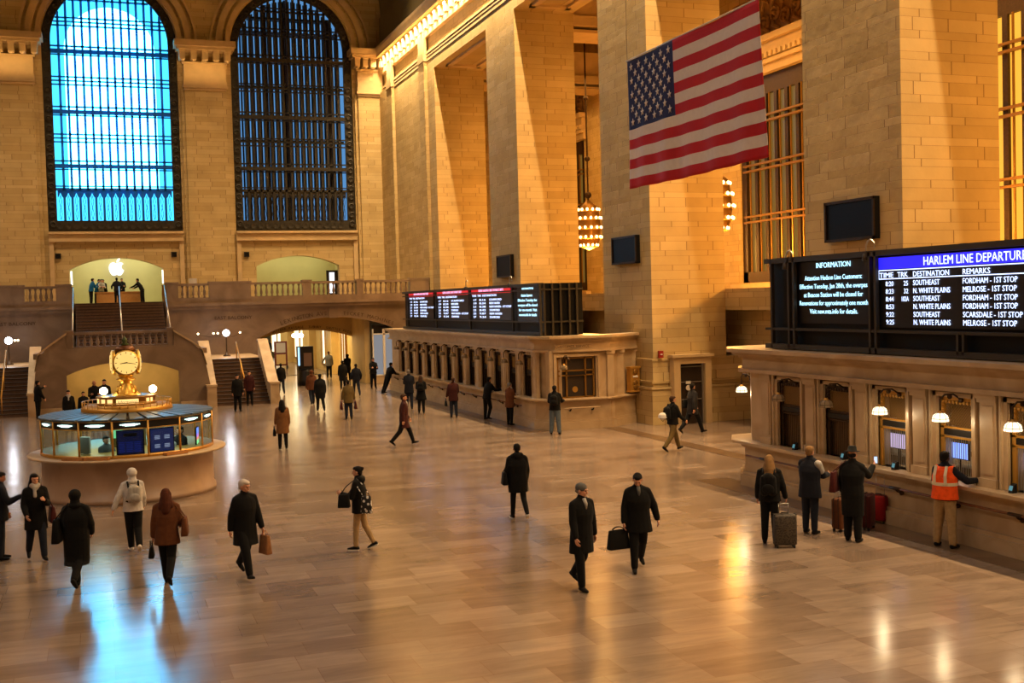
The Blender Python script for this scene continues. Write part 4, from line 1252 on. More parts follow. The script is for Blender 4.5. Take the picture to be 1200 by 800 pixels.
# --- ticket counters
def ticket_hall(name, label, X0, y_near, y_far, centres, cham, lit):
    """counter whose long face looks west (-X); window centres along Y; cham=+1 chamfer at far end, -1 at near end"""
    t = thing(name, label, 'ticket counter', (X0, (y_near+y_far)/2, 0))
    XB = 17.6
    # lower wall
    b = MB()
    if cham > 0: base = [(X0, y_near), (X0, y_far-1.0), (X0+0.55, y_far-0.1), (XB, y_far), (XB, y_near)]
    else: base = [(X0, y_far), (X0, y_near+1.0), (X0+0.5, y_near+0.15), (XB, y_near), (XW+0.1, y_near+1.1), (XW+0.1, y_near+1.6), (XB, y_near+1.0), (XB, y_far)]
    def off(poly, d):
        # outward offset of the west/end faces only
        c = Vector((XB, (y_near+y_far)/2)); out = []
        for (x, y) in poly:
            if cham > 0:
                nx = x-d if x < XB-0.01 else x; ny = y+d*0.8 if y > y_far-1.1 else y
            else:
                nx = x-d if x < XB-0.01 else x; ny = y-d*0.8 if y < y_near+1.2 else y
            out.append((nx, ny))
        return out
    b.plate(off(base, 0.10), [], XY, 0.0, 0.28); b.plate(off(base, 0.05), [], XY, 0.28, 0.36); b.plate(base, [], XY, 0.36, 1.02); b.plate(off(base, 0.06), [], XY, 0.98, 1.05)
    b.build('base_wall', M_BOTTI, t)
    b = MB(); b.plate(off(base, 0.26), [], XY, 1.07, 1.14); b.build('counter_ledge', M_BOTTI, t, bevel=0.015)
    # upper wall with window holes
    b = MB(); hs = [[(c-0.47, 1.14), (c+0.47, 1.14), (c+0.47, 2.72), (c-0.47, 2.72)] for c in centres]
    ya, yb = (y_near, y_far-1.15) if cham > 0 else (y_near+1.1, y_far)
    b.plate([(ya, 1.14), (yb, 1.14), (yb, 2.9), (ya, 2.9)], hs, YZ, X0+0.12, X0+0.42)
    if cham > 0: b.plate([(X0+0.12, y_far-1.15), (X0+0.68, y_far-0.2), (XB, y_far-0.1), (XB, y_far-0.4), (X0+0.42, y_far-1.15)], [], XY, 1.14, 2.9)
    else:
        b.plate([(X0+0.12, y_near+1.1), (X0+0.42, y_near+1.1), (X0+0.75, y_near+0.55), (X0+0.75, y_near+0.2), (X0+0.62, y_near+0.25)], [], XY, 1.14, 2.9)
    b.build('upper_wall', M_BOTTI, t)
    # entablature and roof
    b = MB(); b.plate(off(base, 0.02), [], XY, 2.9, 3.2); b.plate(off(base, 0.10), [], XY, 2.84, 2.93); b.plate(off(base, 0.10), [], XY, 3.2, 3.27); b.plate(off(base, 0.22), [], XY, 3.27, 3.34); b.plate(off(base, 0.32), [], XY, 3.34, 3.43)
    b.build('entablature', M_BOTTI, t)
    # pilasters between the windows
    cs = sorted(centres); sp = cs[1]-cs[0]
    mids = [cs[0]-sp/2]+[(p+q)/2 for p, q in zip(cs, cs[1:])]+[cs[-1]+sp/2]
    for y in mids:
        q = MB()
        q.box((X0+0.02, y-0.20, 1.14), (X0+0.15, y+0.20, 2.84)); q.box((X0-0.02, y-0.23, 1.14), (X0+0.15, y+0.23, 1.30)); q.box((X0-0.02, y-0.23, 2.68), (X0+0.15, y+0.23, 2.75)); q.box((X0-0.04, y-0.25, 2.75), (X0+0.15, y+0.25, 2.84)); q.box((X0-0.0, y-0.14, 1.38), (X0+0.03, y+0.14, 2.62))
        q.build('pilaster', M_BOTTI, t)
    for c in centres:
        q = MB()
        for s_ in (-1, 1): q.box((X0+0.05, c+s_*0.47-0.0, 1.14), (X0+0.2, c+s_*0.57, 2.80)); q.box((X0+0.00, c+s_*0.57, 1.14), (X0+0.15, c+s_*0.62, 2.84))
        q.box((X0+0.05, c-0.57, 2.72), (X0+0.2, c+0.57, 2.80))
        q.build('window_surround', M_BOTTI, t)
    # back wall so the inside is a room
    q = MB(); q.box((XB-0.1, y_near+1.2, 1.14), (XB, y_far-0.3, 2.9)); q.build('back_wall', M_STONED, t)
    return t

M_GRILLE = plain('brass lattice', hexc(160, 125, 70), 0.4, 0.7)
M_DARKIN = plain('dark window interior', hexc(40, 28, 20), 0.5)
M_BLIND = plain('closed slatted blind', hexc(120, 92, 58), 0.6)
def make_ticket_window(kind, label, group):
    """local: opening width .94 along -Y.., z 0 = ledge; faces -X"""
    t = thing('ticket_window', label, 'ticket window', (0, 0, 0), 0, group)
    b = MB()
    for s_ in (-1, 1): b.box((0, s_*0.47-s_*0.10, 0), (0.06, s_*0.47, 1.58))
    b.box((0, -0.47, 1.50), (0.06, 0.47, 1.58)); b.box((0, -0.47, 0.78), (0.06, 0.47, 0.82)); b.box((0, -0.47, 0.96), (0.06, 0.47, 1.0))
    for i in range(9): b.ball((-0.01, -0.38+i*0.095, 1.47), (0.03, 0.035, 0.035), 6, 4)
    for i in range(5):
        for s_ in (-1, 1): b.ball((-0.01, s_*0.40, 1.08+i*0.09), (0.03, 0.03, 0.035), 6, 4)
    b.build('frame', M_BRASS if kind == 'lit' else M_BRONZE, t, local=True)
    b = MB()
    for i in range(-6, 13):
        y = -0.37+i*0.062
        for dz in (0.5, -0.5):
            p = []
            y0, y1 = y, y+dz
            if dz < 0: y0, y1 = y+0.5, y
            z0, z1 = 1.0, 1.5
            # clip to |y| < .37
            def cl(y0, z0, y1, z1):
                pts = []
                for lim in (-0.37, 0.37):
                    pass
                t0, t1 = 0.0, 1.0; d = y1-y0
                for sgn, lim in ((1, 0.37), (-1, 0.37)):
                    num = lim-sgn*y0; den = sgn*d
                    if abs(den) < 1e-9:
                        if num < 0: return None
                    elif den > 0: t1 = min(t1, num/den)
                    else: t0 = max(t0, num/den)
                if t0 >= t1: return None
                return (y0+d*t0, z0+(z1-z0)*t0), (y0+d*t1, z0+(z1-z0)*t1)
            r = cl(y0, z0, y1, z1)
            if r: b.tube([(0.03, r[0][0], r[0][1]), (0.03, r[1][0], r[1][1])], 0.005, 4)
    b.build('lattice', M_GRILLE, t, local=True)
    b = MB(); b.box((-0.012, -0.36, 0.84), (0.03, 0.36, 0.95)); b.build('name_plate', M_IRON, t, local=True)
    b = MB()
    for i in range(13):
        y = -0.35+i*0.0583
        b.box((0.025, y-0.006, 0.02), (0.037, y+0.006, 0.78))
    b.build('bars', M_CHROME if kind == 'lit' else M_BRONZE, t, local=True)
    b = MB(); b.box((0.12, -0.46, 0.0), (0.14, 0.46, 1.5))
    if kind != 'lit': b.build('blind', M_BLIND if kind == 'shut' else M_DARKIN, t, local=True)  # dark windows: a dark-coloured sheet stands in for the unlit interior
    else:
        b = MB(); b.box((0.25, -0.46, 0.98), (0.27, 0.46, 1.5)); b.build('blind', M_BLIND, t, local=True)
    return t

XN = 15.0
near_c = [FX(1121, 520, 15.12).y, FX(1047, 520, 15.12).y]
sp_ = near_c[1]-near_c[0]
near_c = [near_c[0]+sp_*k for k in (-3, -2, -1, 0, 1, 2, 3)]
ticket_hall('ticket_counter', 'marble ticket counter under the blue-headed departure board at the right', XN, 9.0, 25.75, near_c, 1, True)
FARN = 38.35
far_c = [FX(620, 440, 15.12).y+1.72*k for k in range(12)]
ticket_hall('ticket_counter', 'marble ticket counter with twelve dark windows beneath the red-headed boards', XN, FARN, 61.8, far_c, -1, False)

lit = make_ticket_window('lit', 'open brass ticket window straight behind the orange vest', 'ticket windows of the near counter')
shut = make_ticket_window('shut', 'shut brass ticket window', 'ticket windows of the near counter')
dark = make_ticket_window('dark', 'dark narrow ticket window of the far counter', 'dark ticket windows of the far counter')
LAB = {2: 'open brass ticket window at the right picture edge', 3: 'open brass ticket window in front of the orange-vested worker', 4: 'open brass ticket window right of the hatted man, green phone on its ledge', 5: 'shut ticket window second from the far end of the near counter', 6: 'shut ticket window at the far end of the near counter'}
used = set()
NEARW = [near_c[0], near_c[1], near_c[2], near_c[3], near_c[4], near_c[5], near_c[6]]
for k in (2, 3, 4):
    o = lit if 'l' not in used else dup(lit); used.add('l')
    o.location = (XN+0.15, NEARW[k], 1.14); o['label'] = LAB[k]
for k in (5, 6):
    o = shut if 's' not in used else dup(shut); used.add('s')
    o.location = (XN+0.15, NEARW[k], 1.14); o['label'] = LAB[k]
for k, y in enumerate(far_c):
    o = dark if k == 0 else dup(dark)
    o.location = (XN+0.18, y, 1.14)
    o['label'] = 'dark ticket window of the far counter, %s from its near end' % ('first', 'second', 'third', 'fourth', 'fifth', 'sixth', 'seventh', 'eighth', 'ninth', 'tenth', 'eleventh', 'twelfth')[k]

# lamps in front of the near windows
M_LAMP = emit('lit opal lamp glass', (1.0, 0.80, 0.52, 1), 2.2)
M_LAMPOFF = plain('unlit opal lamp glass', hexc(150, 130, 100), 0.3)
def window_lamp(on, label, group):
    t = thing('window_lamp', label, 'lamp', (0, 0, 0), 0, group)
    b = MB(); b.tube([(0.50, 0, 0.30), (0.30, 0, 0.42), (0.10, 0, 0.42), (0.0, 0, 0.34), (0.0, 0, 0.12)], 0.018, 8); b.lathe([(0.05, 0.0), (0.05, 0.03), (0.02, 0.05)], (0.46, 0, 0.3), 10, 'x'); b.ball((0.22, 0, 0.38), (0.06, 0.02, 0.05)); b.build('bracket', M_BRONZE, t, True, local=True)
    b = MB(); b.lathe([(0.03, 0.13), (0.05, 0.10), (0.08, 0.085)], (0, 0, 0), 8); b.build('gallery', M_BRASS, t, True, local=True)
    b = MB(); b.lathe([(0.07, 0.085), (0.13, 0.04), (0.15, -0.02), (0.155, -0.07), (0.15, -0.075), (0.0, -0.06)], (0, 0, 0), 8); b.build('shade', M_LAMP if on else M_LAMPOFF, t, local=True)
    b = MB()
    for i in range(8):
        a = 2*PI*i/8; b.tube([(0.072*math.cos(a), 0.072*math.sin(a), 0.088), (0.133*math.cos(a), 0.133*math.sin(a), 0.042), (0.153*math.cos(a), 0.153*math.sin(a), -0.02), (0.158*math.cos(a), 0.158*math.sin(a), -0.075)], 0.005, 4)
    b.tube([(0.152*math.cos(2*PI*i/8), 0.152*math.sin(2*PI*i/8), -0.02) for i in range(8)], 0.005, 4, True)
    b.build('lead_ribs', M_BRONZE, t, local=True)
    return t
lon = window_lamp(True, 'x', 'lit opal lamps over the near ticket windows'); loff = window_lamp(False, 'x', 'unlit opal lamps over the shut ticket windows')
spots = [(1187, 500, lon, 'lit lamp over the ticket window at the right picture edge'), (1102, 489, lon, 'lit lamp hanging above the orange-vested worker'), (1031, 481, lon, 'lit lamp over the open window right of the hatted man'), (968, 473, loff, 'unlit lamp over the shut window above the hatted man'), (912, 466, loff, 'unlit lamp over the shut window at the far end')]
us = set(); LAMPP = []
for px, py, pr_, lab in spots:
    p = FX(px, py, XN-0.35)
    o = pr_ if id(pr_) not in us else dup(pr_); us.add(id(pr_))
    o.location = p; o['label'] = lab
    if pr_ is lon: LAMPP.append(p)
p = FZ(869, 456, 2.35); p = Vector((16.0, 26.35, 2.3)); pp = FY(869, 456, 26.35)
o = dup(lon, (pp.x, 26.35, pp.z), -PI/2, 'lit lamp on the end wall of the near counter'); LAMPP.append(Vector((pp.x, 26.35, pp.z)))

for k, y in enumerate(far_c):
    dup(loff, (XN-0.28, y, 2.42), 0, 'unlit lamp over the far counter, %s from its near end' % ('first', 'second', 'third', 'fourth', 'fifth', 'sixth', 'seventh', 'eighth', 'ninth', 'tenth', 'eleventh', 'twelfth')[k], 'unlit lamps along the far counter')
# handrail along the near and far counters
def rail(label, y0, y1, X, z, n, sc):
    t = thing('handrail', label, 'handrail', (X, (y0+y1)/2, z))
    b = MB(); b.tube([(X, y0, z), (X, y1, z)], 0.026, 8); b.build('rail', M_WOOD, t, True)
    for i in range(n):
        y = y0+(y1-y0)*(i+0.5)/n
        q = MB(); q.tube([(X, y, z), (X+0.06, y, z-0.07), (X+0.17, y, z-0.10)], 0.02, 6); q.lathe([(0.0, -0.03), (0.055, -0.02), (0.05, 0.02), (0.02, 0.03)], (X+0.16, y, z-0.10), 8, 'x'); q.tube([(X, y-0.16, z), (X, y+0.16, z)], 0.034, 8); q.build('bracket', M_BRONZE, t, True)
    return t
rail('bronze and wood handrail along the near ticket counter', 10.0, 24.4, XN-0.18, 0.80, 9, 1)
rail('bronze and wood handrail along the far ticket counter', 40.4, 61.0, XN-0.18, 0.80, 12, 1)

# what is seen inside the open windows
M_SCR1 = emit('blue purple ticket screen', (0.20, 0.35, 1.0, 1), 2.0)
M_SCR2 = emit('pink white ticket screen', (0.75, 0.6, 0.9, 1), 1.0)
for i, (k, m, dy, lab) in enumerate(((3, M_SCR1, 0.12, 'ticket clerk monitor with blue screen, behind the worker in the vest'), (4, M_SCR2, 0.08, 'ticket clerk monitor with pinkish screen, window right of the hatted man'), (2, M_SCR2, 0.15, 'upper ticket clerk monitor at the right picture edge'))):
    t = thing('monitor', lab, 'monitor', (XN+0.5, NEARW[k]+dy+0.25, 1.14), 0)
    b = MB(); b.box((0, -0.26, 0.32), (0.05, 0.26, 0.66)); b.build('bezel', M_BLACK, t, local=True, bevel=0.01)
    b = MB(); b.box((-0.006, -0.24, 0.34), (0.0, 0.24, 0.64)); b.build('screen', m, t, local=True)
    b = MB(); b.box((0.01, -0.03, 0.0), (0.04, 0.03, 0.33)); b.box((-0.06, -0.12, -0.0), (0.12, 0.12, 0.02)); b.build('stand', M_IRON, t, local=True)
b = MB(); b.box((XN+0.6, 10, 1.1), (XN+1.6, 24, 1.14)); o = b.build('clerk_desk', M_WOOD); tag(o, 'long wooden clerk desk inside the near ticket counter', 'desk')
for k, lab in ((3, 'grey filing shelves behind the orange-vested worker\'s window'), (4, 'white shelving unit inside the window right of the hatted man'), (2, 'shelving unit inside the window at the right picture edge')):
    t = thing('shelf_unit', lab, 'shelf', (XN+1.3, NEARW[k]+1.25, 1.14))
    b = MB()
    for z in (0.0, 0.35, 0.7, 1.05): b.box((0, -0.45, z), (0.25, 0.45, z+0.03))
    for y in (-0.45, 0.43): b.box((0, y, 0), (0.25, y+0.02, 1.08))
    b.build('rack', M_WHITE, t, local=True)
    for j in range(3):
        q = MB(); q.box((0.03, -0.4+j*0.27, 0.38), (0.2, -0.2+j*0.27, 0.62)); q.build('file_box', [M_WHITE, M_TEALROOF, M_BOTTI][j], t, local=True)
# on the ledge
def ledge_item(px, py, lab, kind):
    p = FX(px, py, XN-0.02)
    t = thing(kind, lab, 'card reader' if kind == 'card_reader' else 'sign', (p.x, p.y, 1.14))
    b = MB(); b.hexa([(-0.07, -0.05, 0), (0.05, -0.05, 0), (0.05, 0.05, 0), (-0.07, 0.05, 0)], [(-0.03, -0.05, 0.14), (0.05, -0.05, 0.17), (0.05, 0.05, 0.17), (-0.03, 0.05, 0.14)]); b.build('body', M_IRON, t, local=True, bevel=0.008)
    b = MB(); b.hexa([(-0.062, -0.04, 0.05), (-0.05, -0.04, 0.05), (-0.05, 0.04, 0.05), (-0.062, 0.04, 0.05)], [(-0.038, -0.04, 0.13), (-0.026, -0.04, 0.13), (-0.026, 0.04, 0.13), (-0.038, 0.04, 0.13)]); b.build('screen', emit('cyan reader screen', (0.2, 0.6, 0.7, 1), 0.4), t, local=True)
ledge_item(1049, 542, 'small card reader with lit screen on the ledge right of the hatted man', 'card_reader')
ledge_item(1187, 572, 'black card reader with teal display on the ledge at the right edge', 'card_reader')
ledge_item(989, 531, 'black card reader on the ledge behind the hatted man', 'card_reader')
ledge_item(932, 519, 'black card reader on the ledge above the blonde woman', 'card_reader')

# --- end front of the far counter: service window, fluted columns, mail box
t = thing('service_window', 'wide bronze service window in the angled end of the far counter', 'window', (15.9, FARN, 0))
Y0 = FARN
b = MB()
b.box((15.25, Y0+0.15, 1.14), (15.55, Y0+0.55, 2.66)); b.box((17.1, Y0+0.15, 1.14), (17.6, Y0+0.55, 2.66)); b.box((15.25, Y0+0.15, 2.66), (17.6, Y0+0.55, 2.9)); b.box((15.4, Y0+0.08, 1.14), (15.5, Y0+0.14, 2.66)); b.box((17.15, Y0+0.08, 1.14), (17.25, Y0+0.14, 2.66)); b.box((15.4, Y0+0.08, 2.66), (17.25, Y0+0.14, 2.76)); b.build('surround', M_BOTTI, t)
b = MB(); b.box((15.55, Y0+0.3, 1.14), (17.1, Y0+0.36, 2.66)); b.build('shutter', M_DARKIN, t)
b = MB()
for x in (15.6, 15.95, 16.7, 17.03): b.box((x-0.03, Y0+0.22, 1.14), (x+0.03, Y0+0.31, 2.62))
for z in (1.14, 1.95, 2.12, 2.58): b.box((15.58, Y0+0.22, z), (17.05, Y0+0.31, z+0.05))
b.build('frame', M_GBRONZE, t)
b = MB(); b.box((15.98, Y0+0.2, 1.98), (16.68, Y0+0.24, 2.10)); b.build('name_plate', M_IRON, t)
b = MB(); b.lathe([(0.09, 0), (0.11, -0.01), (0.11, -0.02), (0.0, -0.02)], (16.3, Y0+0.3, 1.45), 16, 'y'); b.build('speak_hole', M_BRASS, t)
pp = FY(660, 430, Y0-0.1)
dup(loff, (pp.x, Y0-0.15, pp.z), -PI/2, 'unlit lamp over the wide service window', 'unlit opal lamps over the shut ticket windows')
t = thing('counter_end_wall', 'marble end wall with pilasters between the service window and the pier', 'wall', (18.3, Y0+0.6, 0))
b = MB()
b.plate([(17.6, Y0+0.15), (XW+0.1, Y0+1.2), (XW+0.1, Y0+1.6), (17.6, Y0+0.6)], [], XY, 1.14, 2.9); b.build('wall_panel', M_BOTTI, t)
for fx in (0.03, 0.42, 0.95):
    x = 17.6+fx*1.5; y = Y0+0.15+fx*1.05
    q = MB(); q.box((x-0.13, y-0.14, 0.0 if fx < 0.1 else 1.14), (x+0.13, y+0.1, 2.84)); q.box((x-0.17, y-0.18, 2.72), (x+0.17, y+0.1, 2.84))
    if fx < 0.1: q.box((x-0.17, y-0.2, 0), (x+0.17, y+0.1, 0.28)); q.box((x-0.16, y-0.18, 1.0), (x+0.16, y+0.1, 1.14))
    q.build('pilaster', M_BOTTI, t)
p = FY(738, 450, Y0+0.9)
t = thing('mail_box', 'ornate brass letter box on the end wall of the far counter', 'letter box', (p.x, Y0+0.66, 1.2), math.radians(18))
b = MB(); b.box((-0.24, -0.16, 0), (0.24, 0.06, 0.95)); b.box((-0.27, -0.19, 0.88), (0.27, 0.06, 0.97)); b.box((-0.27, -0.18, 0), (0.27, 0.06, 0.06)); b.build('case', M_BRASS, t, local=True, bevel=0.01)
b = MB(); b.box((-0.12, -0.175, 0.55), (0.12, -0.16, 0.63)); b.build('slot_plate', M_WHITE, t, local=True)
b = MB()
for z in (0.2, 0.35, 0.76): b.lathe([(0.10, 0), (0.12, -0.02), (0.06, -0.03)], (0, -0.165, z), 12, 'y')
b.build('relief', M_GBRONZE, t, local=True, smooth=True)
tp = FY(650, 406, Y0-0.02); tq = FY(690, 406, Y0-0.02)
o = text('CUSTOMER SERVICE', 'trim_lettering', (tp.x, Y0-0.04, 3.0), 0.13, M_INK, rot=FACE_S, width=tq.x-tp.x); struct(o)
rl = thing('handrail', 'short rail below the wide service window', 'handrail', (16.4, Y0-0.15, 0.8))
b = MB(); b.tube([(15.7, Y0-0.15, 0.8), (17.1, Y0-0.15, 0.8)], 0.026, 8); b.build('rail', M_BOTTI, rl, True)
for x in (15.95, 16.85):
    b = MB(); b.tube([(x, Y0-0.15, 0.8), (x, Y0-0.05, 0.70), (x, Y0+0.04, 0.7)], 0.03, 6); b.build('bracket', M_IRON, rl, True)

# --- door in the pier jamb
a = FY(795, 470, 37.85); c = FY(823, 470, 37.85)
dr = struct(MB().box((a.x-0.28, 37.6, 0), (a.x-0.02, 37.95, 2.25)).box((c.x+0.02, 37.6, 0), (c.x+0.28, 37.95, 2.25)).box((a.x-0.28, 37.6, 2.25), (c.x+0.28, 37.95, 2.5)).box((a.x-0.36, 37.52, 2.5), (c.x+0.36, 37.95, 2.6)).build('door_1', M_STONEP))
b = MB(); b.box((a.x-0.02, 37.78, 0), (c.x+0.02, 37.86, 2.25)); b.build('door_leaf', M_DARKIN, dr)
b = MB()
for z in (0.9, 1.55, 2.12): b.box((a.x, 37.74, z), (c.x, 37.79, z+0.03))
b.box((a.x, 37.72, 0), (a.x+0.06, 37.79, 2.25)); b.box((c.x-0.06, 37.72, 0), (c.x, 37.79, 2.25)); b.build('door_rail', M_CHROME, dr)
b = MB(); b.lathe([(0, -0.02), (0.10, -0.02), (0.10, 0.0)], ((a.x+c.x)/2-0.15, 37.72, 1.35), 16, 'y'); b.box(((a.x+c.x)/2-0.25, 37.7, 1.5), ((a.x+c.x)/2-0.05, 37.72, 1.6)); b.build('door_sign', M_WHITE, dr)
# small fittings on the piers
def wall_screen(px0, py0, px1, py1, lab):
    p = FX(px0, py0, XW-0.12); q = FX(px1, py1, XW-0.12)
    t = thing('wall_screen', lab, 'screen', (XW, (p.y+q.y)/2, q.z))
    b = MB(); b.box((XW-0.16, p.y, q.z), (XW, q.y, p.z)); b.build('case', M_BLACK, t)
    f = MB(); y0, y1 = sorted((p.y, q.y))
    for (ya, yb, za, zb) in ((y0, y1, q.z, q.z+0.07), (y0, y1, p.z-0.07, p.z), (y0, y0+0.07, q.z, p.z), (y1-0.07, y1, q.z, p.z)): f.box((XW-0.20, ya, za), (XW-0.15, yb, zb))
    f.build('bezel', M_BRONZE, t)
wall_screen(968, 238, 1027, 279, 'blank dark screen on the nearest pier above the blue-headed board')
wall_screen(718, 279, 747, 308, 'blank dark screen on the pier left of the flag bottom')
wall_screen(583, 300, 600, 324, 'small blank dark screen on the pier above the red-headed boards')
p = FY(774, 415, 37.85)
t = thing('fire_alarm', 'small red fire alarm on the pier beside the doorway', 'alarm', (p.x, 37.83, p.z)); MB().box((p.x-0.09, 37.78, p.z-0.13), (p.x+0.09, 37.9, p.z+0.13)).build('box', plain('fire red', hexc(150, 30, 20), 0.5), t); MB().box((p.x-0.04, 37.76, p.z-0.02), (p.x+0.04, 37.79, p.z+0.02)).build('pull_bar', M_WHITE, t)
for px, py, lab in ((68, 300, 'left of the arched shop opening'), (204, 298, 'right of the arched shop opening'), (289, 298, 'left of the second arched opening')):
    p = FY(px, py, 79.3)
    t = thing('loudspeaker', 'small square dark loudspeaker on the wall '+lab, 'loudspeaker', (p.x, 79.3, p.z), 0, 'small wall loudspeakers')
    MB().box((-0.17, -0.12, -0.17), (0.17, 0.05, 0.17)).build('case', M_IRON, t, local=True, bevel=0.01); MB().lathe([(0.12, -0.125), (0.13, -0.14), (0.0, -0.13)], (0, 0, 0), 12, 'y').build('cone', M_BLACK, t, local=True)
# lattice panels on the gallery wall
for k, px in enumerate((857, 864)):
    p = FX(px, 440, XP+0.95)
    t = thing('wall_vent', 'tall narrow dark lattice vent beside the pier, %s of the pair' % ('left' if k == 0 else 'right'), 'vent', (XP+0.95, p.y, 1.5))
    b = MB(); b.box((XP+0.93, p.y-0.16, 1.45), (XP+1.0, p.y+0.16, 2.05)); b.build('panel', M_BRONZE, t)
    b = MB()
    for i in range(4): b.box((XP+0.90, p.y-0.15, 1.5+i*0.15), (XP+0.93, p.y+0.15, 1.53+i*0.15))
    b.build('slats', M_IRON, t)
b = MB(); p = FX(687, 374, XP+0.9)

# --- departure boards
M_LED = emit('pale blue led letters', (0.55, 0.66, 1.0, 1), 2.6)
M_LEDC = emit('cyan white led letters', (0.45, 0.80, 1.0, 1), 2.4)
M_BLUE = emit('blue header band', (0.02, 0.015, 0.85, 1), 1.6)
M_RED = emit('red header band', (0.85, 0.015, 0.03, 1), 0.9)
M_PINKLED = emit('pink white led letters', (1.0, 0.45, 0.75, 1), 1.8)
M_PANEL = plain('black led panel', hexc(10, 8, 16), 0.35)
XBd = 15.3
def board_frame(t, yA, yB, z0, z1, posts, hz, depth=1.6):
    b = MB(); b.box((XBd, yA, z0), (XBd+depth, yB, z1)); b.build('cabinet', M_BLACK, t)
    b = MB()
    for y in posts: b.box((XBd-0.16, y-0.035, z0), (XBd-0.08, y+0.035, z1))
    for z in hz: b.box((XBd-0.15, yA, z-0.03), (XBd-0.07, yB, z+0.03))
    b.box((XBd-0.16, yA, z1-0.10), (XBd+0.05, yB, z1+0.02)); b.box((XBd-0.16, yA, z0-0.0), (XBd+0.05, yB, z0+0.12))
    b.build('frame', M_FRAME, t)
def horseshoe(px, py, lab, X=XBd-0.1):
    p = FX(px, py, X)
    t = thing('gooseneck_lamp', lab, 'lamp', (X, p.y, p.z), 0, 'gooseneck lamps on the boards')
    b = MB(); b.tube([(0, 0.12*0-0.0, 0.0+0.0), (0, 0, 0.16), (0, -0.06, 0.26), (0, -0.16, 0.29), (0, -0.26, 0.24), (0, -0.28, 0.1)], 0.018, 8); b.build('neck', M_CHROME, t, True, local=True)
    b = MB(); b.lathe([(0.0, 0.02), (0.07, 0.0), (0.085, -0.08), (0.09, -0.15), (0, -0.15)], (0, 0, 0), 12); b.build('head', M_FRAME, t, True, local=True)

def lineY(px, py): return FX(px, py, XBd-0.02)
bd = thing('departure_board', 'large departure board with a blue header above the near ticket windows', 'departure board', (XBd, 18.5, 3.45))
yL = lineY(901, 310).y
board_frame(bd, 12.0, yL, 3.45, 5.58, [FX(x, 340, XBd-0.12).y for x in (905, 925, 931, 1020, 1027)], [3.92])
b = MB()
for y in (17.35, 17.2, 14.4, 14.25): b.box((XBd-0.16, y-0.03, 3.5), (XBd-0.08, y+0.03, 3.92))
b.build('short_post', M_FRAME, bd)
pa = FX(933, 340, XBd).y; pb = FX(1019, 340, XBd).y
b = MB(); b.box((XBd-0.05, pa, 4.06), (XBd, pb, 5.46)); b.build('information_panel', M_PANEL, bd)
pm = FX(1030, 340, XBd).y
b = MB(); b.box((XBd-0.05, 13.0, 4.0), (XBd, pm, 5.46)); b.build('departures_panel', M_PANEL, bd)
ht = lineY(1060, 300); 
b = MB(); b.box((XBd-0.06, 13.0, 5.20), (XBd-0.05, pm, 5.44)); b.build('header_band', M_BLUE, bd)
xt = XBd-0.065
def T(s, px, py, px2, hgt, m, dx=0.0):
    p = FX(px, py, xt-dx); q = FX(px2, py, xt-dx)
    return text(s, 'tx', (xt-dx, p.y, p.z-hgt/2*0.72), hgt, m, parent=bd, width=abs(p.y-q.y), depth=0.002)
# INFORMATION panel
inf = [T('INFORMATION', 956, 311, 996, 0.17, M_LEDC)]
for s, py, x0, x1 in (('Attention Hudson Line Customers:', 326, 943, 1010), ('Effective Tuesday, Jan 28th, the overpass', 336, 937, 1018), ('at Beacon Station will be closed for', 345.5, 942, 1011), ('Renovations for approximately one month.', 355, 937, 1018), ('Visit new.mta.info for details.', 364.5, 949, 1005)):
    inf.append(T(s, x0, py, x1, 0.15, M_LEDC))
join_text(inf, 'lettering')
p = FX(1082, 303, xt); 
zc = lineY(1100, 303).z
hd = [text('HARLEM LINE DEPARTURES', 'tx', (xt-0.01, p.y, 5.24), 0.24, M_LED, parent=bd, width=2.75, depth=0.002)]
join_text(hd, 'header_lettering')
cols = {'TIME': (1031, 1047), 'TRK': (1052, 1064), 'DESTINATION': (1070, 1112), 'REMARKS': (1128, 1160)}
tl = []
def zrow(i): return 5.02-0.165*i
def yat(px): return FX(px, 350, xt).y
hdz = FX(1090, 320, xt).z
rows = [('8:20', '25', 'SOUTHEAST', 'FORDHAM - 1ST STOP', 1192), ('8:23', '32', 'N. WHITE PLAINS', 'MELROSE - 1ST STOP', 1191), ('8:44', '102A', 'SOUTHEAST', 'FORDHAM - 1ST STOP', 1192), ('8:53', '', 'N. WHITE PLAINS', 'FORDHAM - 1ST STOP', 1192), ('9:22', '', 'SOUTHEAST', 'SCARSDALE - 1ST STOP', 1198), ('9:25', '', 'N. WHITE PLAINS', 'MELROSE - 1ST STOP', 1191)]
def TW(s, x0, x1, z, h):
    tl.append(text(s, 'tx', (xt, yat(x0), z), h, M_LED, parent=bd, width=abs(yat(x0)-yat(x1)), depth=0.002))
for s, (x0, x1) in cols.items(): TW(s, x0, x1, hdz-0.05, 0.15)
z0 = FX(1090, 328, xt).z; z1 = FX(1090, 383, xt).z
for i, (a_, b_, c_, d_, xe) in enumerate(rows):
    z = (hdz-0.225)+(4.065-hdz+0.225)*i/5
    TW(a_, 1038, 1047, z, 0.14)
    if b_: TW(b_, 1056 if len(b_) > 2 else 1059, 1064, z, 0.14)
    TW(c_, 1070, 1101 if c_[0] == 'S' else 1113, z, 0.15)
    TW(d_, 1128, xe, z, 0.15)
o = join_text(tl, 'lettering')
b = MB(); zt = hdz+0.09; zb = hdz-0.085; ya = yat(1030); yb = 13.2
for za, zb_ in ((zt, zt+0.018), (zb, zb+0.018)): b.box((xt-0.004, ya, za), (xt, yb, zb_))
b.box((xt-0.004, ya, zb), (xt, ya-0.02, zt)); b.build('column_box', M_LED, bd)
horseshoe(1015, 297, 'gooseneck lamp over the information panel of the near board')
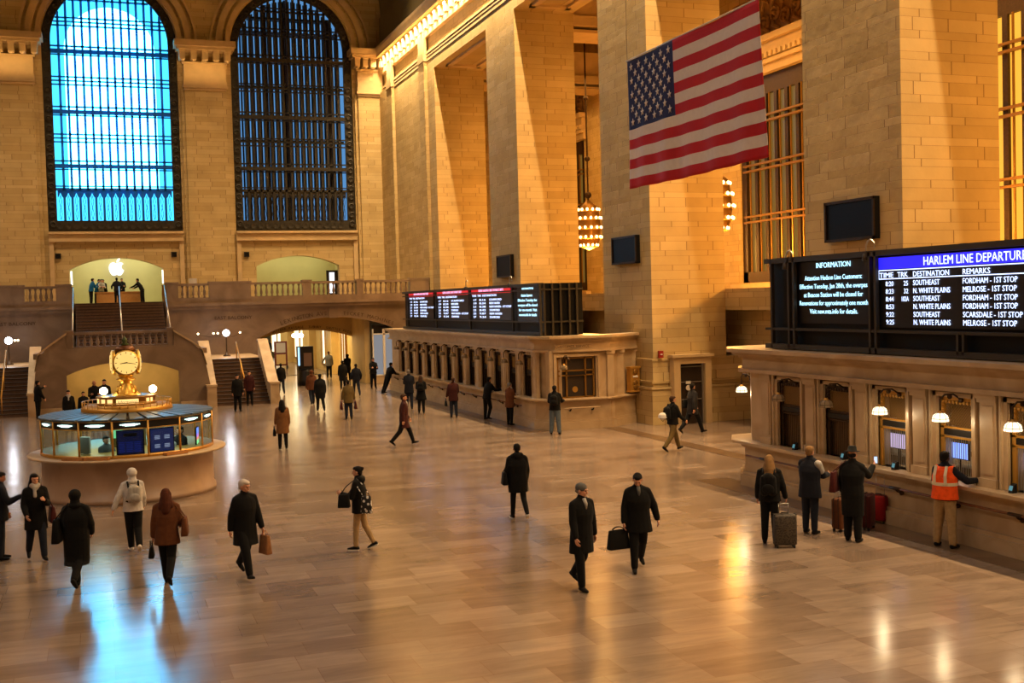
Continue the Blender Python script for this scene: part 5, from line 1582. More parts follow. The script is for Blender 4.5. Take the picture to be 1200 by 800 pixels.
horseshoe(921, 308, 'gooseneck lamp at the far corner of the near board')

bf = thing('departure_board', 'departure board with three red headers above the far counter', 'departure board', (XBd, 49, 3.45))
e0, e1 = FX(475, 360, XBd).y, 39.15
board_frame(bf, e1, e0, 3.45, 5.38, [FX(x, 350, XBd-0.12).y for x in (478, 511, 551, 601, 633)], [3.95, 5.15])
b = MB()
for x in (15.3, 15.62, 15.95, 16.3, 16.6): b.box((x, e1-0.12, 3.45), (x+0.07, e1, 5.38))
for z in (3.95, 5.15): b.box((15.2, e1-0.1, z-0.03), (16.9, e1-0.02, z+0.03))
b.build('end_frame', M_FRAME, bf)
tl = []; bars = MB(); reds = MB(); pn = MB()
def yb_(px): return FX(px, 360, XBd-0.06).y
for (x0, x1, hx0, hx1) in ((480, 508, 486, 503), (513, 549, 520, 542), (553.5, 599, 562, 591)):
    y0, y1 = yb_(x0), yb_(x1)
    pn.box((XBd-0.05, y0, 4.0), (XBd, y1, 5.1))
    reds.box((XBd-0.09, y0, 5.1), (XBd-0.06, y1, 5.34))
    tl.append(text('NEW HAVEN LINE DEPARTURES', 'tx', (XBd-0.095, yb_(hx0), 5.15), 0.2, M_PINKLED, parent=bf, width=abs(yb_(hx0)-yb_(hx1)), depth=0.002))
    w = x1-x0
    def tt(s, f0, f1, z, h=0.15, m=M_LED): tl.append(text(s, 'tx', (XBd-0.06, yb_(x0+w*f0), z), h, m, parent=bf, width=abs(yb_(x0+w*f0)-yb_(x0+w*f1)), depth=0.002))
    tt('TIME  TRK  DESTINATION', 0.0, 0.62, 4.98, 0.12)
    names = ['STAMFORD', 'NEW HAVEN', 'HARRISON', 'STAMFORD', 'NEW HAVEN', 'STAMFORD']
    times = ['8:16', '8:34', '8:38', '8:42', '9:07', '9:34']
    ends = [0.75, 0.7, 1.0, 0.7, 0.75, 0.7] if x0 != 513 else [0.85, 0.66, 0.68, 0.66, 0.98, 0.68]
    for i in range(6):
        z = 4.80-i*0.145
        tt('%d' % (17+i*2), 0.02, 0.09, z, 0.12); tt(times[i], 0.18, 0.34, z, 0.12); tt(names[i] if ends[i] < 0.9 else 'NEW HAVEN - 1ST STOP', 0.44, ends[i], z, 0.12)
pn.box((XBd-0.05, yb_(606), 3.95), (XBd, yb_(631), 5.35))
for i, (s, f0, f1) in enumerate((('INFORMATION', 612, 625), ('Attention Customers:', 611, 624), ('Effective Tuesday the', 607, 629), ('overpass will be closed', 607, 629.5), ('for one month. Visit', 608, 629), ('new.mta.info for details', 608, 628.5))):
    tl.append(text(s, 'tx', (XBd-0.06, yb_(f0), 5.15-(0.24 if i else 0)-(i-1 if i else 0)*0.185), 0.15, M_LEDC, parent=bf, width=abs(yb_(f0)-yb_(f1)), depth=0.002))
pn.build('led_panel', M_PANEL, bf); reds.build('header_band', M_RED, bf); join_text(tl, 'lettering')
horseshoe(597, 332, 'gooseneck lamp on the far board above its third red header')
horseshoe(546, 336, 'gooseneck lamp on the far board above its second red header')

# --- flag
FXp = 12.0
fa = FX(735, 72, FXp); fb = FX(890, 0, FXp); fc = FX(744, 220, FXp)
fl_ = thing('flag', 'flag of red and white stripes with white stars on blue, hung high in the hall', 'flag', (FXp, (fa.y+fb.y)/2, fc.z))
M_FR = plain('flag red', hexc(190, 16, 34), 0.8, noise=0.06); M_FW = plain('flag white', hexc(226, 216, 214), 0.8, noise=0.05); M_FB = plain('flag blue', hexc(28, 36, 92), 0.8)
YA, YB = fa.y, fb.y; ZT, ZBo = (fa.z+fb.z)/2, fc.z
b = MB(); NU, NV = 80, 39
def fpos(u, v, off=0.0):
    y = YA+(YB-YA)*u; z = ZT+(ZBo-ZT)*v
    x = FXp+0.035*v*math.sin(u*34)+0.02*math.sin(u*11+v*3)+off
    yy = y+(0.10*v*v)*(0.5-u)*0.6-0.12*v*(u) 
    return (x, yy, z-0.03*math.sin(u*PI)*v)
vs = [fpos(i/NU, j/NV) for j in range(NV+1) for i in range(NU+1)]
fs = []; mi = []
cu = int(NU*0.40); cv = 21
for j in range(NV):
    for i in range(NU):
        a = j*(NU+1)+i; fs.append((a, a+1, a+NU+2, a+NU+1))
        mi.append(2 if (i < cu and j < cv) else (j//3) % 2)
b.add(vs, fs); b.m = mi
n0 = len(b.v)
for r in range(9):
    n_ = 6 if r % 2 == 0 else 5
    for k in range(n_):
        u = 0.40*((k*2+1+(r % 2))/12.0); v = (cv/NV)*((r+1)/10.0)
        for off in (-0.012, 0.012):
            c = Vector(fpos(u, v, off)); pts = []
            for s_ in range(10):
                rr = 0.098 if s_ % 2 == 0 else 0.04
                aa = PI/2+2*PI*s_/10
                pts.append((c.x, c.y+rr*math.cos(aa), c.z+rr*math.sin(aa)))
            o0 = len(b.v); b.v.extend([tuple(c)]+pts)
            for s_ in range(10): b.f.append((o0, o0+1+s_, o0+1+(s_+1) % 10)); b.m.append(1)
cloth_ = b.build('cloth', [M_FR, M_FW, M_FB], fl_, True)
sm = cloth_.modifiers.new('thick', 'SOLIDIFY'); sm.thickness = 0.006; sm.offset = 0
b = MB(); b.tube([(FXp, YA+0.05, ZT+0.02), (FXp, YB-0.05, ZT+0.02)], 0.02, 8); b.build('top_bar', M_WHITE, fl_, True)
for y in (YA, YB):
    b = MB(); b.tube([(FXp, y, ZT), (FXp, y, 35.4)], 0.006, 5); b.build('cable', M_IRON, fl_)

# --- chandeliers in the side hall
M_BULB = emit('glowing clear bulb', (1.0, 0.55, 0.20, 1), 10.0)
def chandelier(label):
    t = thing('chandelier', label, 'chandelier', (0, 0, 0), 0, 'tiered bulb chandeliers of the side hall')
    b = MB(); b.tube([(0, 0, 1.6), (0, 0, 13.5)], 0.05, 8); b.ball((0, 0, 1.9), 0.2); b.ball((0, 0, 4.0), 0.16); b.ball((0, 0, 7.5), 0.14); b.build('rod', M_BRONZE, t, True, local=True)
    b = MB(); b.lathe([(0.1, 1.6), (0.35, 1.35), (0.55, 1.2), (0.66, 0.6), (0.70, 0), (0.66, -0.6), (0.5, -1.05), (0.3, -1.2), (0.0, -1.3)], (0, 0, 0), 20); b.build('body', M_GBRONZE, t, True, local=True)
    proto = None
    for (z, r, n) in ((1.05, 0.62, 12), (0.55, 0.74, 14), (0.0, 0.80, 14), (-0.55, 0.74, 14), (-1.0, 0.50, 12)):
        q = MB(); q.tube([(r*0.96*math.cos(2*PI*i/24), r*0.96*math.sin(2*PI*i/24), z-0.08) for i in range(24)], 0.045, 6, True); q.build('ring', M_GOLD, t, True, local=True)
        for i in range(n):
            a = 2*PI*(i+0.5*(n % 4))/n
            if proto is None:
                q = MB(); q.ball((0, 0, 0), (0.075, 0.075, 0.09), 8, 6); proto = q.build('bulb', M_BULB, t, True, local=True); o = proto
            else: o = proto.copy(); C.objects.link(o); o.parent = t
            o.location = (r*math.cos(a), r*math.sin(a), z)
    return t
c0 = chandelier('tiered chandelier of glowing bulbs seen between the piers left of the flag')
CX = 26.9
pz = FX(690, 267, CX); c0.location = (CX, pz.y, pz.z)
chz = pz.z
p1 = FX(840, 242, CX); c1 = dup(c0, (CX, p1.y, p1.z), 0, 'tiered chandelier half hidden by the pier under the flag')
p2 = FX(1192, 205, CX)
c2 = dup(c0, (CX, 33.0, chz), 0, 'tiered chandelier behind the nearest pier')
CH = [pz, p1, Vector((CX, 33.0, chz)), Vector((CX, 19.0, chz))]

# --- information booth
BC = Vector((0.55, 31.7, 0)); BR = 2.15
bo = thing('information_booth', 'round marble information booth with glass front and brass clock', 'booth', BC)
def L(b, name, m, smooth=False, par=bo, bevel=0.0, label=None): return b.build(name, m, par, smooth, local=True, bevel=bevel, label=label)
b = MB(); b.lathe([(BR+0.06, 0), (BR+0.06, 0.12), (BR, 0.16), (BR, 1.06), (BR+0.05, 1.08), (BR-0.1, 1.1), (BR-0.3, 1.1), (BR-0.3, 0)], (0, 0, 0), 64); L(b, 'marble_drum', marble('booth marble', hexc(178, 152, 130), hexc(156, 130, 110), 0.35, 0.8), True)
b = MB(); b.lathe([(BR-0.3, 1.08), (BR+0.32, 1.08), (BR+0.34, 1.11), (BR+0.32, 1.14), (BR-0.3, 1.14)], (0, 0, 0), 64); L(b, 'ledge', M_BOTTI, True)
b = MB(); b.lathe([(BR-0.02, 1.14), (BR+0.02, 1.14), (BR+0.02, 1.22), (BR-0.02, 1.22)], (0, 0, 0), 64)
L(b, 'brass_kerb', M_BRASS, True)
b = MB(); b.lathe([(BR-0.6, 0.02), (0, 0.02)], (0, 0, 0), 32); L(b, 'inner_floor', M_STRIP)
NP = 16; a00 = math.radians(-90-11)
zg0, zg1, zr = 1.2, 1.86, 2.06
for i in range(NP):
    a0 = a00+2*PI*i/NP; a1 = a00+2*PI*(i+1)/NP
    q = MB(); c, s_ = math.cos(a0), math.sin(a0)
    q.tube([(BR*c, BR*s_, 1.14), (BR*c, BR*s_, zr)], 0.028, 6); L(q, 'post', M_BRASS, True)
    q = MB(); p0 = Vector((BR*math.cos(a0), BR*math.sin(a0), 0)); p1_ = Vector((BR*math.cos(a1), BR*math.sin(a1), 0)); inn = -(p0+p1_).normalized()*0.03
    q.hexa([p0+Vector((0, 0, zg1)), p1_+Vector((0, 0, zg1)), p1_+inn+Vector((0, 0, zg1)), p0+inn+Vector((0, 0, zg1))], [p0+Vector((0, 0, zr)), p1_+Vector((0, 0, zr)), p1_+inn+Vector((0, 0, zr)), p0+inn+Vector((0, 0, zr))])
    L(q, 'fascia', M_IRON)
    q = MB(); q.tube([p0+Vector((0, 0, zr)), p1_+Vector((0, 0, zr))], 0.022, 6); q.tube([p0+Vector((0, 0, zg1)), p1_+Vector((0, 0, zg1))], 0.014, 6); q.tube([p0+Vector((0, 0, zg0)), p1_+Vector((0, 0, zg0))], 0.02, 6); L(q, 'rail', M_BRASS, True)
    q = MB(); i2 = inn*0.3; q.hexa([p0+i2+Vector((0, 0, zg0)), p1_+i2+Vector((0, 0, zg0)), p1_+i2*2+Vector((0, 0, zg0)), p0+i2*2+Vector((0, 0, zg0))], [p0+i2+Vector((0, 0, zg1)), p1_+i2+Vector((0, 0, zg1)), p1_+i2*2+Vector((0, 0, zg1)), p0+i2*2+Vector((0, 0, zg1))]); L(q, 'pane', M_GLASS)
M_SIGNLIT = emit('lit pale teal sign', (0.72, 1.0, 0.92, 1), 2.2)
for i in (13, 14, 15, 0, 2, 12, 3, 4):
    am = a00+2*PI*(i+0.5)/NP; R_ = BR*math.cos(PI/NP)+0.02
    c = Vector((R_*math.cos(am), R_*math.sin(am), 0)); rt = Vector((-math.sin(am), math.cos(am), 0))
    q = MB(); z = 1.965
    for w_s, h0, h1 in ((0.18, -0.02, 0.022), (0.12, -0.035, 0.028), (0.24, -0.005, 0.018)):
        q.hexa([c-rt*w_s+Vector((0, 0, z+h0)), c+rt*w_s+Vector((0, 0, z+h0)), c+rt*w_s+c.normalized()*0.015+Vector((0, 0, z+h0)), c-rt*w_s+c.normalized()*0.015+Vector((0, 0, z+h0))], [c-rt*w_s+Vector((0, 0, z+h1)), c+rt*w_s+Vector((0, 0, z+h1)), c+rt*w_s+c.normalized()*0.015+Vector((0, 0, z+h1)), c-rt*w_s+c.normalized()*0.015+Vector((0, 0, z+h1))])
    L(q, 'lit_sign', M_SIGNLIT)
# roof of ribbed panels with a raised central ring
q = MB()
for i in range(32):
    a0 = a00+2*PI*i/32; a1 = a00+2*PI*(i+0.80)/32
    pts = []
    for r_, z in ((BR+0.03, zr+0.02), (1.15, zr+0.09)):
        for a in (a0, a1): pts.append(Vector((r_*math.cos(a), r_*math.sin(a), z)))
    q.hexa([pts[0], pts[1], pts[3], pts[2]], [p+Vector((0, 0, 0.03)) for p in (pts[0], pts[1], pts[3], pts[2])])
L(q, 'roof_panels', M_TEALROOF)
q = MB(); q.lathe([(BR+0.03, zr), (BR+0.03, zr+0.015), (1.1, zr+0.08), (1.1, zr+0.06)], (0, 0, 0), 48); L(q, 'roof_deck', M_IRON, True)
q = MB(); q.lathe([(1.15, zr+0.05), (1.15, zr+0.20), (1.05, zr+0.26), (0.0, zr+0.28)], (0, 0, 0), 40); L(q, 'upper_base', M_BRASS, True)
q = MB()
for i in range(36):
    a = 2*PI*i/36; q.tube([(1.12*math.cos(a), 1.12*math.sin(a), zr+0.2), (1.12*math.cos(a), 1.12*math.sin(a), zr+0.36)], 0.009, 4)
q.tube([(1.12*math.cos(2*PI*i/36), 1.12*math.sin(2*PI*i/36), zr+0.36) for i in range(36)], 0.011, 5, True); L(q, 'railing', M_BRASS, True)
q = MB(); q.lathe([(0.74, zr+0.26), (0.76, zr+0.29), (0.72, zr+0.30), (0.72, zr+0.44), (0.78, zr+0.46), (0.76, zr+0.49), (0.5, zr+0.50)], (0, 0, 0), 32); L(q, 'clock_drum', M_GBRONZE, True)
M_AMBER = emit('amber lit sign', (1.0, 0.62, 0.22, 1), 1.6)
q = MB()
for a0, a1 in ((-112, -68), (-150, -138), (-132, -120), (-50, -42), (-38, -30), (60, 110), (150, 200)):
    q.lathe([(0.725, zr+0.31), (0.735, zr+0.31), (0.735, zr+0.43), (0.725, zr+0.43)], (0, 0, 0), 8, a0=math.radians(a0), a1=math.radians(a1))
L(q, 'lit_panel', M_AMBER)
tx = text('Information', 'lettering', (BC.x-0.24, BC.y-0.745, zr+0.335), 0.1, M_BRONZE, parent=bo, rot=FACE_S, width=0.48)
# the clock: stem, four opal faces
q = MB(); q.lathe([(0.42, zr+0.48), (0.30, zr+0.55), (0.22, zr+0.66), (0.17, zr+0.78), (0.15, zr+0.86), (0.23, zr+0.89), (0.24, zr+0.93), (0.16, zr+0.95), (0.20, zr+1.02), (0.10, zr+1.1)], (0, 0, 0), 24); L(q, 'clock_stem', M_GOLD, True)
for i in range(4):
    a = PI/4+i*PI/2; q = MB(); q.tube([(0.18*math.cos(a), 0.18*math.sin(a), zr+0.75), (0.30*math.cos(a), 0.30*math.sin(a), zr+0.70), (0.33*math.cos(a), 0.33*math.sin(a), zr+0.60), (0.27*math.cos(a), 0.27*math.sin(a), zr+0.53)], 0.035, 6); L(q, 'scroll', M_GOLD, True)
ZCK = 3.42
q = MB(); q.ball((0, 0, ZCK), (0.33, 0.33, 0.38), 20, 14); q.lathe([(0.30, ZCK+0.28), (0.20, ZCK+0.42), (0.10, ZCK+0.44), (0.05, ZCK+0.48), (0.0, ZCK+0.5)], (0, 0, 0), 16); L(q, 'clock_case', plain('brown gilt clock case', hexc(110, 66, 30), 0.35, 0.4), True)
q = MB(); q.lathe([(0.09, ZCK+0.44), (0.11, ZCK+0.47), (0.05, ZCK+0.52), (0.08, ZCK+0.56), (0.06, ZCK+0.61), (0.02, ZCK+0.66), (0.0, ZCK+0.69)], (0, 0, 0), 14); L(q, 'acorn_finial', plain('green bronze', hexc(70, 84, 48), 0.5, 0.4), True)
M_DIAL = emit('opal clock dial', (1.0, 0.62, 0.17, 1), 1.15)
ck = None
for i in range(4):
    a = -PI/2+i*PI/2+math.radians(2); d = Vector((math.cos(a), math.sin(a), 0)); rt = Vector((-math.sin(a), math.cos(a), 0))
    def disc(r, off, thick, nn=28, bul=0.0):
        m_ = MB(); vs = []; 
        prof = [(0, off+bul), (r*0.6, off+bul*0.75), (r, off), (r, off-thick)]
        for (rr, o_f) in prof:
            for j in range(nn):
                t_ = 2*PI*j/nn; vs.append(d*o_f+rt*rr*math.cos(t_)+Vector((0, 0, ZCK+rr*math.sin(t_))))
        fs = [(k*nn+j, k*nn+(j+1) % nn, (k+1)*nn+(j+1) % nn, (k+1)*nn+j) for k in range(3) for j in range(nn)]+[tuple(3*nn+j for j in range(nn))]
        m_.add(vs, fs); return m_
    L(disc(0.33, 0.34, 0.08), 'dial_rim', M_GOLD, True)
    fc_ = L(disc(0.30, 0.35, 0.05, bul=0.05), 'dial', M_DIAL, True)
    q = MB()
    for (ang, ln, w) in ((PI/2-math.radians(262), 0.16, 0.016), (PI/2-math.radians(100), 0.24, 0.011)):
        e = rt*math.cos(ang)+Vector((0, 0, math.sin(ang))); n_ = d.cross(e)
        c = d*0.408+Vector((0, 0, ZCK)); q.hexa([c-n_*w-e*0.03, c+n_*w-e*0.03, c+n_*w+d*0.006-e*0.03, c-n_*w+d*0.006-e*0.03], [c-n_*w*0.5+e*ln, c+n_*w*0.5+e*ln, c+n_*w*0.5+d*0.006+e*ln, c-n_*w*0.5+d*0.006+e*ln])
    q.build('clock_hand', M_IRON, fc_, local=True)
    q = MB()
    for h in range(12):
        ang = 2*PI*h/12; e = rt*math.cos(ang)+Vector((0, 0, math.sin(ang))); n_ = d.cross(e); c = d*0.372+Vector((0, 0, ZCK))
        q.hexa([c+e*0.235-n_*0.008, c+e*0.235+n_*0.008, c+e*0.235+n_*0.008+d*0.006, c+e*0.235-n_*0.008+d*0.006], [c+e*0.28-n_*0.008-d*0.01, c+e*0.28+n_*0.008-d*0.01, c+e*0.28+n_*0.008, c+e*0.28-n_*0.008])
    q.build('hour_mark', M_BRONZE, fc_, local=True)
M_GLOBE = emit('lit globe', (1.0, 0.86, 0.55, 1), 18.0)
for sx in (-0.57, 0.66):
    q = MB(); q.tube([(sx, -0.1, zr+0.46), (sx, -0.1, zr+0.54)], 0.03, 8); L(q, 'globe_stem', M_BRASS, True)
    q = MB(); q.ball((sx, -0.1, zr+0.63), 0.10, 14, 10); L(q, 'globe', M_GLOBE, True)
# inside the booth
def in_booth(name, lab, cat, ang, r, z): 
    a = math.radians(ang); return thing(name, lab, cat, BC+Vector((r*math.cos(a), r*math.sin(a), z)), a+PI/2)
t = in_booth('monitor', 'wide dark monitor with blue lines facing out of the booth window', 'monitor', -101.5+0, 1.93, 1.2)
am = a00+2*PI*(0.5-1)/NP
def bsign(i, name, lab, mat_, m2, cat='sign'):
    am = a00+2*PI*(i+0.5)/NP
    t = thing(name, lab, cat, BC+Vector((1.98*math.cos(am), 1.98*math.sin(am), 1.2)), am+PI/2)
    b = MB(); b.box((-0.33, 0, 0), (0.33, 0.04, 0.62)); b.build('case', M_IRON, t, local=True)
    b = MB(); b.box((-0.30, -0.012, 0.03), (0.30, 0.0, 0.59)); b.build('face', mat_, t, local=True)
    b = MB()
    return t
bpy.data.objects.remove(t)
M_DKBLUE = emit('dark navy screen', (0.004, 0.008, 0.05, 1), 0.5)
M_BLULINE = emit('blue lines', (0.02, 0.06, 0.6, 1), 0.25)
t = bsign(0, 'monitor', 'dark booth monitor with blue text lines, left of the navy poster', M_DKBLUE, None, 'monitor')
b = MB()
for k in range(6):
    z = 0.08+k*0.045
    for x0, x1 in ((-0.27, -0.14), (-0.10, 0.06), (0.09, 0.25)): b.box((x0, -0.016, z), (x1, -0.012, z+0.018))
b.build('text_lines', M_BLULINE, t, local=True)
b = MB(); b.box((-0.16, -0.016, 0.46), (0.16, -0.012, 0.54)); b.build('title_bar', plain('grey label', hexc(120, 128, 130), 0.5), t, local=True)
t = bsign(1, 'poster', 'navy poster with four white text blocks in the booth window', emit('navy glowing poster', (0.02, 0.035, 0.16, 1), 0.4), None)  # poster has no lamp behind it; faint emission added to brighten it
b = MB()
for x0 in (-0.2, 0.06):
    for z0_ in (0.12, 0.34):
        for k in range(3): b.box((x0, -0.016, z0_+k*0.035), (x0+0.14, -0.012, z0_+k*0.035+0.02))
b.build('text_lines', emit('pale glowing print', (0.5, 0.55, 0.8, 1), 0.5), t, local=True)  # print brightened by the same added emission
M_MULTI = emit('colour screen blue', (0.15, 0.25, 1.0, 1), 1.6)
am = a00+2*PI*(3.5)/NP
t = thing('monitor', 'small colourful monitor at the right side of the booth', 'monitor', BC+Vector((1.85*math.cos(am), 1.85*math.sin(am), 1.22)), am+PI/2+0.2)
MB().box((-0.22, 0, 0), (0.22, 0.04, 0.45)).build('case', M_IRON, t, local=True)
for k, (cc, z0_, z1_) in enumerate((((0.15, 0.3, 1.0, 1), 0.28, 0.43), ((0.5, 0.2, 0.8, 1), 0.20, 0.28), ((0.9, 0.25, 0.2, 1), 0.12, 0.20), ((0.2, 0.8, 0.3, 1), 0.02, 0.12))):
    MB().box((-0.2, -0.01, z0_), (0.2, 0, z1_)).build('screen_band', emit('screen band %d' % k, cc, 1.2), t, local=True)
b = MB(); b.lathe([(0.45, 1.0), (0.45, 1.95), (0.5, 2.0), (0.0, 2.0)], (0, 0, 0), 24); L(b, 'core_cabinet', plain('beige cabinet', hexc(110, 96, 66), 0.5), True)
b = MB(); b.lathe([(1.55, 1.0), (1.9, 1.0), (1.9, 1.05), (1.55, 1.05)], (0, 0, 0), 40); L(b, 'inner_desk', plain('dark desk top', hexc(34, 38, 36), 0.5))
am = math.radians(-128)
t = thing('lcd_monitor', 'pale back of a monitor inside the left of the booth', 'monitor', BC+Vector((1.7*math.cos(am), 1.7*math.sin(am), 1.05)), am+PI/2)
MB().box((-0.14, -0.03, 0.18), (0.14, 0.03, 0.6)).build('housing', M_WHITE, t, local=True, bevel=0.01); MB().box((-0.04, -0.03, 0.0), (0.04, 0.03, 0.2)).box((-0.12, -0.1, 0), (0.12, 0.1, 0.02)).build('stand', M_WHITE, t, local=True)
am = math.radians(-112)
t = thing('poster', 'bright green notice hanging inside the booth', 'notice', BC+Vector((0.75*math.cos(am), 0.75*math.sin(am), 1.5)), am+PI/2)
MB().box((-0.14, -0.02, 0.0), (0.14, 0.0, 0.22)).build('sheet', emit('green lit notice', (0.2, 0.8, 0.35, 1), 0.8), t, local=True)
for k, (am, lab) in enumerate(((-125, 'left wooden tray on the booth ledge'), (-110, 'middle wooden tray on the booth ledge'), (-62, 'right wooden tray on the booth ledge'))):
    a = math.radians(am)
    t = thing('leaflet_tray', lab, 'tray', BC+Vector(((BR+0.14)*math.cos(a), (BR+0.14)*math.sin(a), 1.14)), a+PI/2, 'wooden trays on the booth ledge')
    b = MB(); b.box((-0.3, -0.08, 0), (0.3, 0.08, 0.01)); b.box((-0.3, -0.08, 0), (0.3, -0.07, 0.075)); b.box((-0.3, 0.07, 0), (0.3, 0.08, 0.075)); b.box((-0.3, -0.08, 0), (-0.29, 0.08, 0.075)); b.box((0.29, -0.08, 0), (0.3, 0.08, 0.075)); b.build('tray', plain('light wood', hexc(190, 130, 70), 0.5, noise=0.2), t, local=True)
    MB().box((-0.27, -0.06, 0.01), (0.05, 0.06, 0.05)).build('leaflets', M_WHITE, t, local=True)

# --- lamps on the stair landings
def globe_lamp(px, py, Y, lab, small):
    p = FY(px, py, Y)
    t = thing('globe_lamp', lab, 'lamp', (p.x, Y, 2.145), 0, 'globe lamps on the stair landings')
    h = p.z-2.145
    MB().lathe([(0.2, 0), (0.2, 0.06), (0.08, 0.12), (0.04, 0.3), (0.035, h-0.2), (0.08, h-0.14)], (0, 0, 0), 12).build('post', M_BRONZE, t, True, local=True)
    MB().ball((0, 0, h), 0.19, 16, 12).build('globe', emit('white lit globe', (0.9, 0.93, 1.0, 1), 8.0), t, True, local=True)
    for i, dx in enumerate(small):
        MB().tube([(0, 0, h-0.16), (dx*0.5, 0, h-0.2), (dx, 0, h-0.06)], 0.015, 5).build('arm', M_BRONZE, t, True, local=True)
        MB().ball((dx, 0, h), 0.055, 8, 6).build('bulb', emit('small warm bulb', (1.0, 0.75, 0.4, 1), 10.0), t, True, local=True)
    return p
GL1 = globe_lamp(265, 390, 64.5, 'bright white globe lamp above the right stairs', (-0.45, -0.68, 0.75, -1.5))
GL2 = globe_lamp(10, 399, 64.5, 'bright white globe lamp at the left picture edge', (0.45, 0.3))

# --- passage furniture
t = thing('advertising_kiosk', 'tall black advertising kiosk with a lit blue edge in the passage mouth', 'kiosk', (11.55, 69.6, 0))
MB().box((-0.45, -0.3, 0), (0.5, 0.3, 2.35)).build('cabinet', M_IRON, t, local=True, bevel=0.02)
MB().box((-0.1, -0.32, 1.15), (0.38, -0.30, 1.95)).build('poster_face', plain('brown poster', hexc(120, 96, 84), 0.5), t, local=True)
MB().box((-0.44, -0.33, 1.2), (-0.34, -0.30, 2.3)).build('lit_edge', emit('blue lit strip', (0.35, 0.65, 1.0, 1), 2.0), t, local=True)
MB().lathe([(0.55, 0), (0.5, 0.35), (0.42, 0.8), (0.40, 1.0), (0.0, 1.0)], (0, -0.35, 0), 20).build('leaflet_drum', M_IRON, t, True, local=True)
p = FY(329, 412, 90)
t = thing('poster_stand', 'red-framed stand with two lit posters far down the passage', 'poster stand', (p.x, 90, 0))
MB().box((-0.5, -0.06, 0.2), (0.5, 0.06, 2.1)).build('frame', plain('dark red frame', hexc(90, 16, 14), 0.5), t, local=True)
MB().box((-0.36, -0.08, 1.22), (0.36, -0.06, 1.98)).build('upper_poster', emit('peach lit poster', (1.0, 0.62, 0.30, 1), 0.35), t, local=True)
MB().box((-0.36, -0.08, 0.32), (0.36, -0.06, 1.08)).build('lower_poster', emit('orange lit poster', (1.0, 0.45, 0.08, 1), 0.4), t, local=True)
MB().box((-0.5, -0.3, 0), (-0.42, 0.3, 0.2)).box((0.42, -0.3, 0), (0.5, 0.3, 0.2)).build('foot', M_IRON, t, local=True)
PL = []
for px, py, Y, lab in ((345, 393, 84, 'left lit ceiling lamp of the pair in the passage'), (352.5, 393, 84, 'right lit ceiling lamp of the pair in the passage'), (391, 394.5, 80, 'lit ceiling lamp above the right side of the passage')):
    p = FY(px, py, Y)
    t = thing('pendant_lamp', lab, 'lamp', p, 0, 'lit lamps of the passage')
    MB().tube([(0, 0, 0.1), (0, 0, 3.6-p.z)], 0.02, 6).build('stem', M_BRASS, t, True, local=True)
    MB().ball((0, 0, 0), (0.2, 0.2, 0.16), 12, 8).build('shade', emit('bright passage lamp', (1.0, 0.88, 0.6, 1), 22.0), t, True, local=True)
    PL.append(p)

# --- shop on the balcony: glowing emblem, table, side panels
t = thing('illuminated_emblem', 'glowing white bitten-fruit emblem on the yellow wall over the stairs', 'sign', (1.1, 83.9, 7.65))
cen = FY(136.5, 314, 83.9); t.location = cen
S_ = 0.53
pts = []
def bez(p0, p1, p2, p3, n=8): return [tuple(((1-t_)**3*p0[k]+3*(1-t_)**2*t_*p1[k]+3*(1-t_)*t_*t_*p2[k]+t_**3*p3[k]) for k in (0, 1)) for t_ in [i/n for i in range(n)]]
body = bez((0, .62), (.2, .62), (.35, .8), (.62, .72))+bez((.62, .72), (.75, .68), (.82, .6), (.86, .52))+bez((.86, .52), (.55, .36), (.52, -.12), (.92, -.30), 12)+bez((.92, -.30), (.8, -.7), (.55, -1.0), (.38, -1.0))+bez((.38, -1.0), (.2, -1.0), (.15, -.9), (0, -.9))+bez((0, -.9), (-.15, -.9), (-.2, -1.0), (-.38, -1.0))+bez((-.38, -1.0), (-.65, -1.0), (-.95, -.45), (-.95, 0))+bez((-.95, 0), (-.95, .5), (-.65, .75), (-.38, .75))+bez((-.38, .75), (-.2, .75), (-.15, .62), (0, .62))
leaf = bez((.02, .72), (.0, 1.05), (.25, 1.3), (.48, 1.32), 6)+bez((.48, 1.32), (.5, 1.0), (.28, .72), (.02, .72), 6)
M_LOGO = emit('white glowing emblem', (1.0, 0.97, 0.9, 1), 1.6)
q = MB(); q.plate([(x*S_, z*S_) for x, z in body], [], XZ, -0.06, 0.0); q.build('fruit_shape', M_LOGO, t, local=True)
q = MB(); q.plate([(x*S_, z*S_) for x, z in leaf], [], XZ, -0.06, 0.0); q.build('leaf_shape', M_LOGO, t, local=True)
pa_, pb2 = FY(111, 343, 80.6), FY(168, 343, 80.6)
t = thing('display_table', 'long light wood table between the people in the balcony shop', 'table', ((pa_.x+pb2.x)/2, 80.9, 5.27))
hw = (pb2.x-pa_.x)/2
MB().box((-hw, -0.4, 0.74), (hw, 0.4, 0.82)).build('tabletop', plain('maple', hexc(205, 150, 90), 0.4, noise=0.1), t, local=True)
MB().box((-hw+0.03, -0.36, 0), (hw-0.03, -0.30, 0.74)).box((-hw+0.03, -0.36, 0), (-hw+0.09, 0.36, 0.74)).box((hw-0.09, -0.36, 0), (hw-0.03, 0.36, 0.74)).build('panel', plain('maple', hexc(205, 150, 90), 0.4), t, local=True)
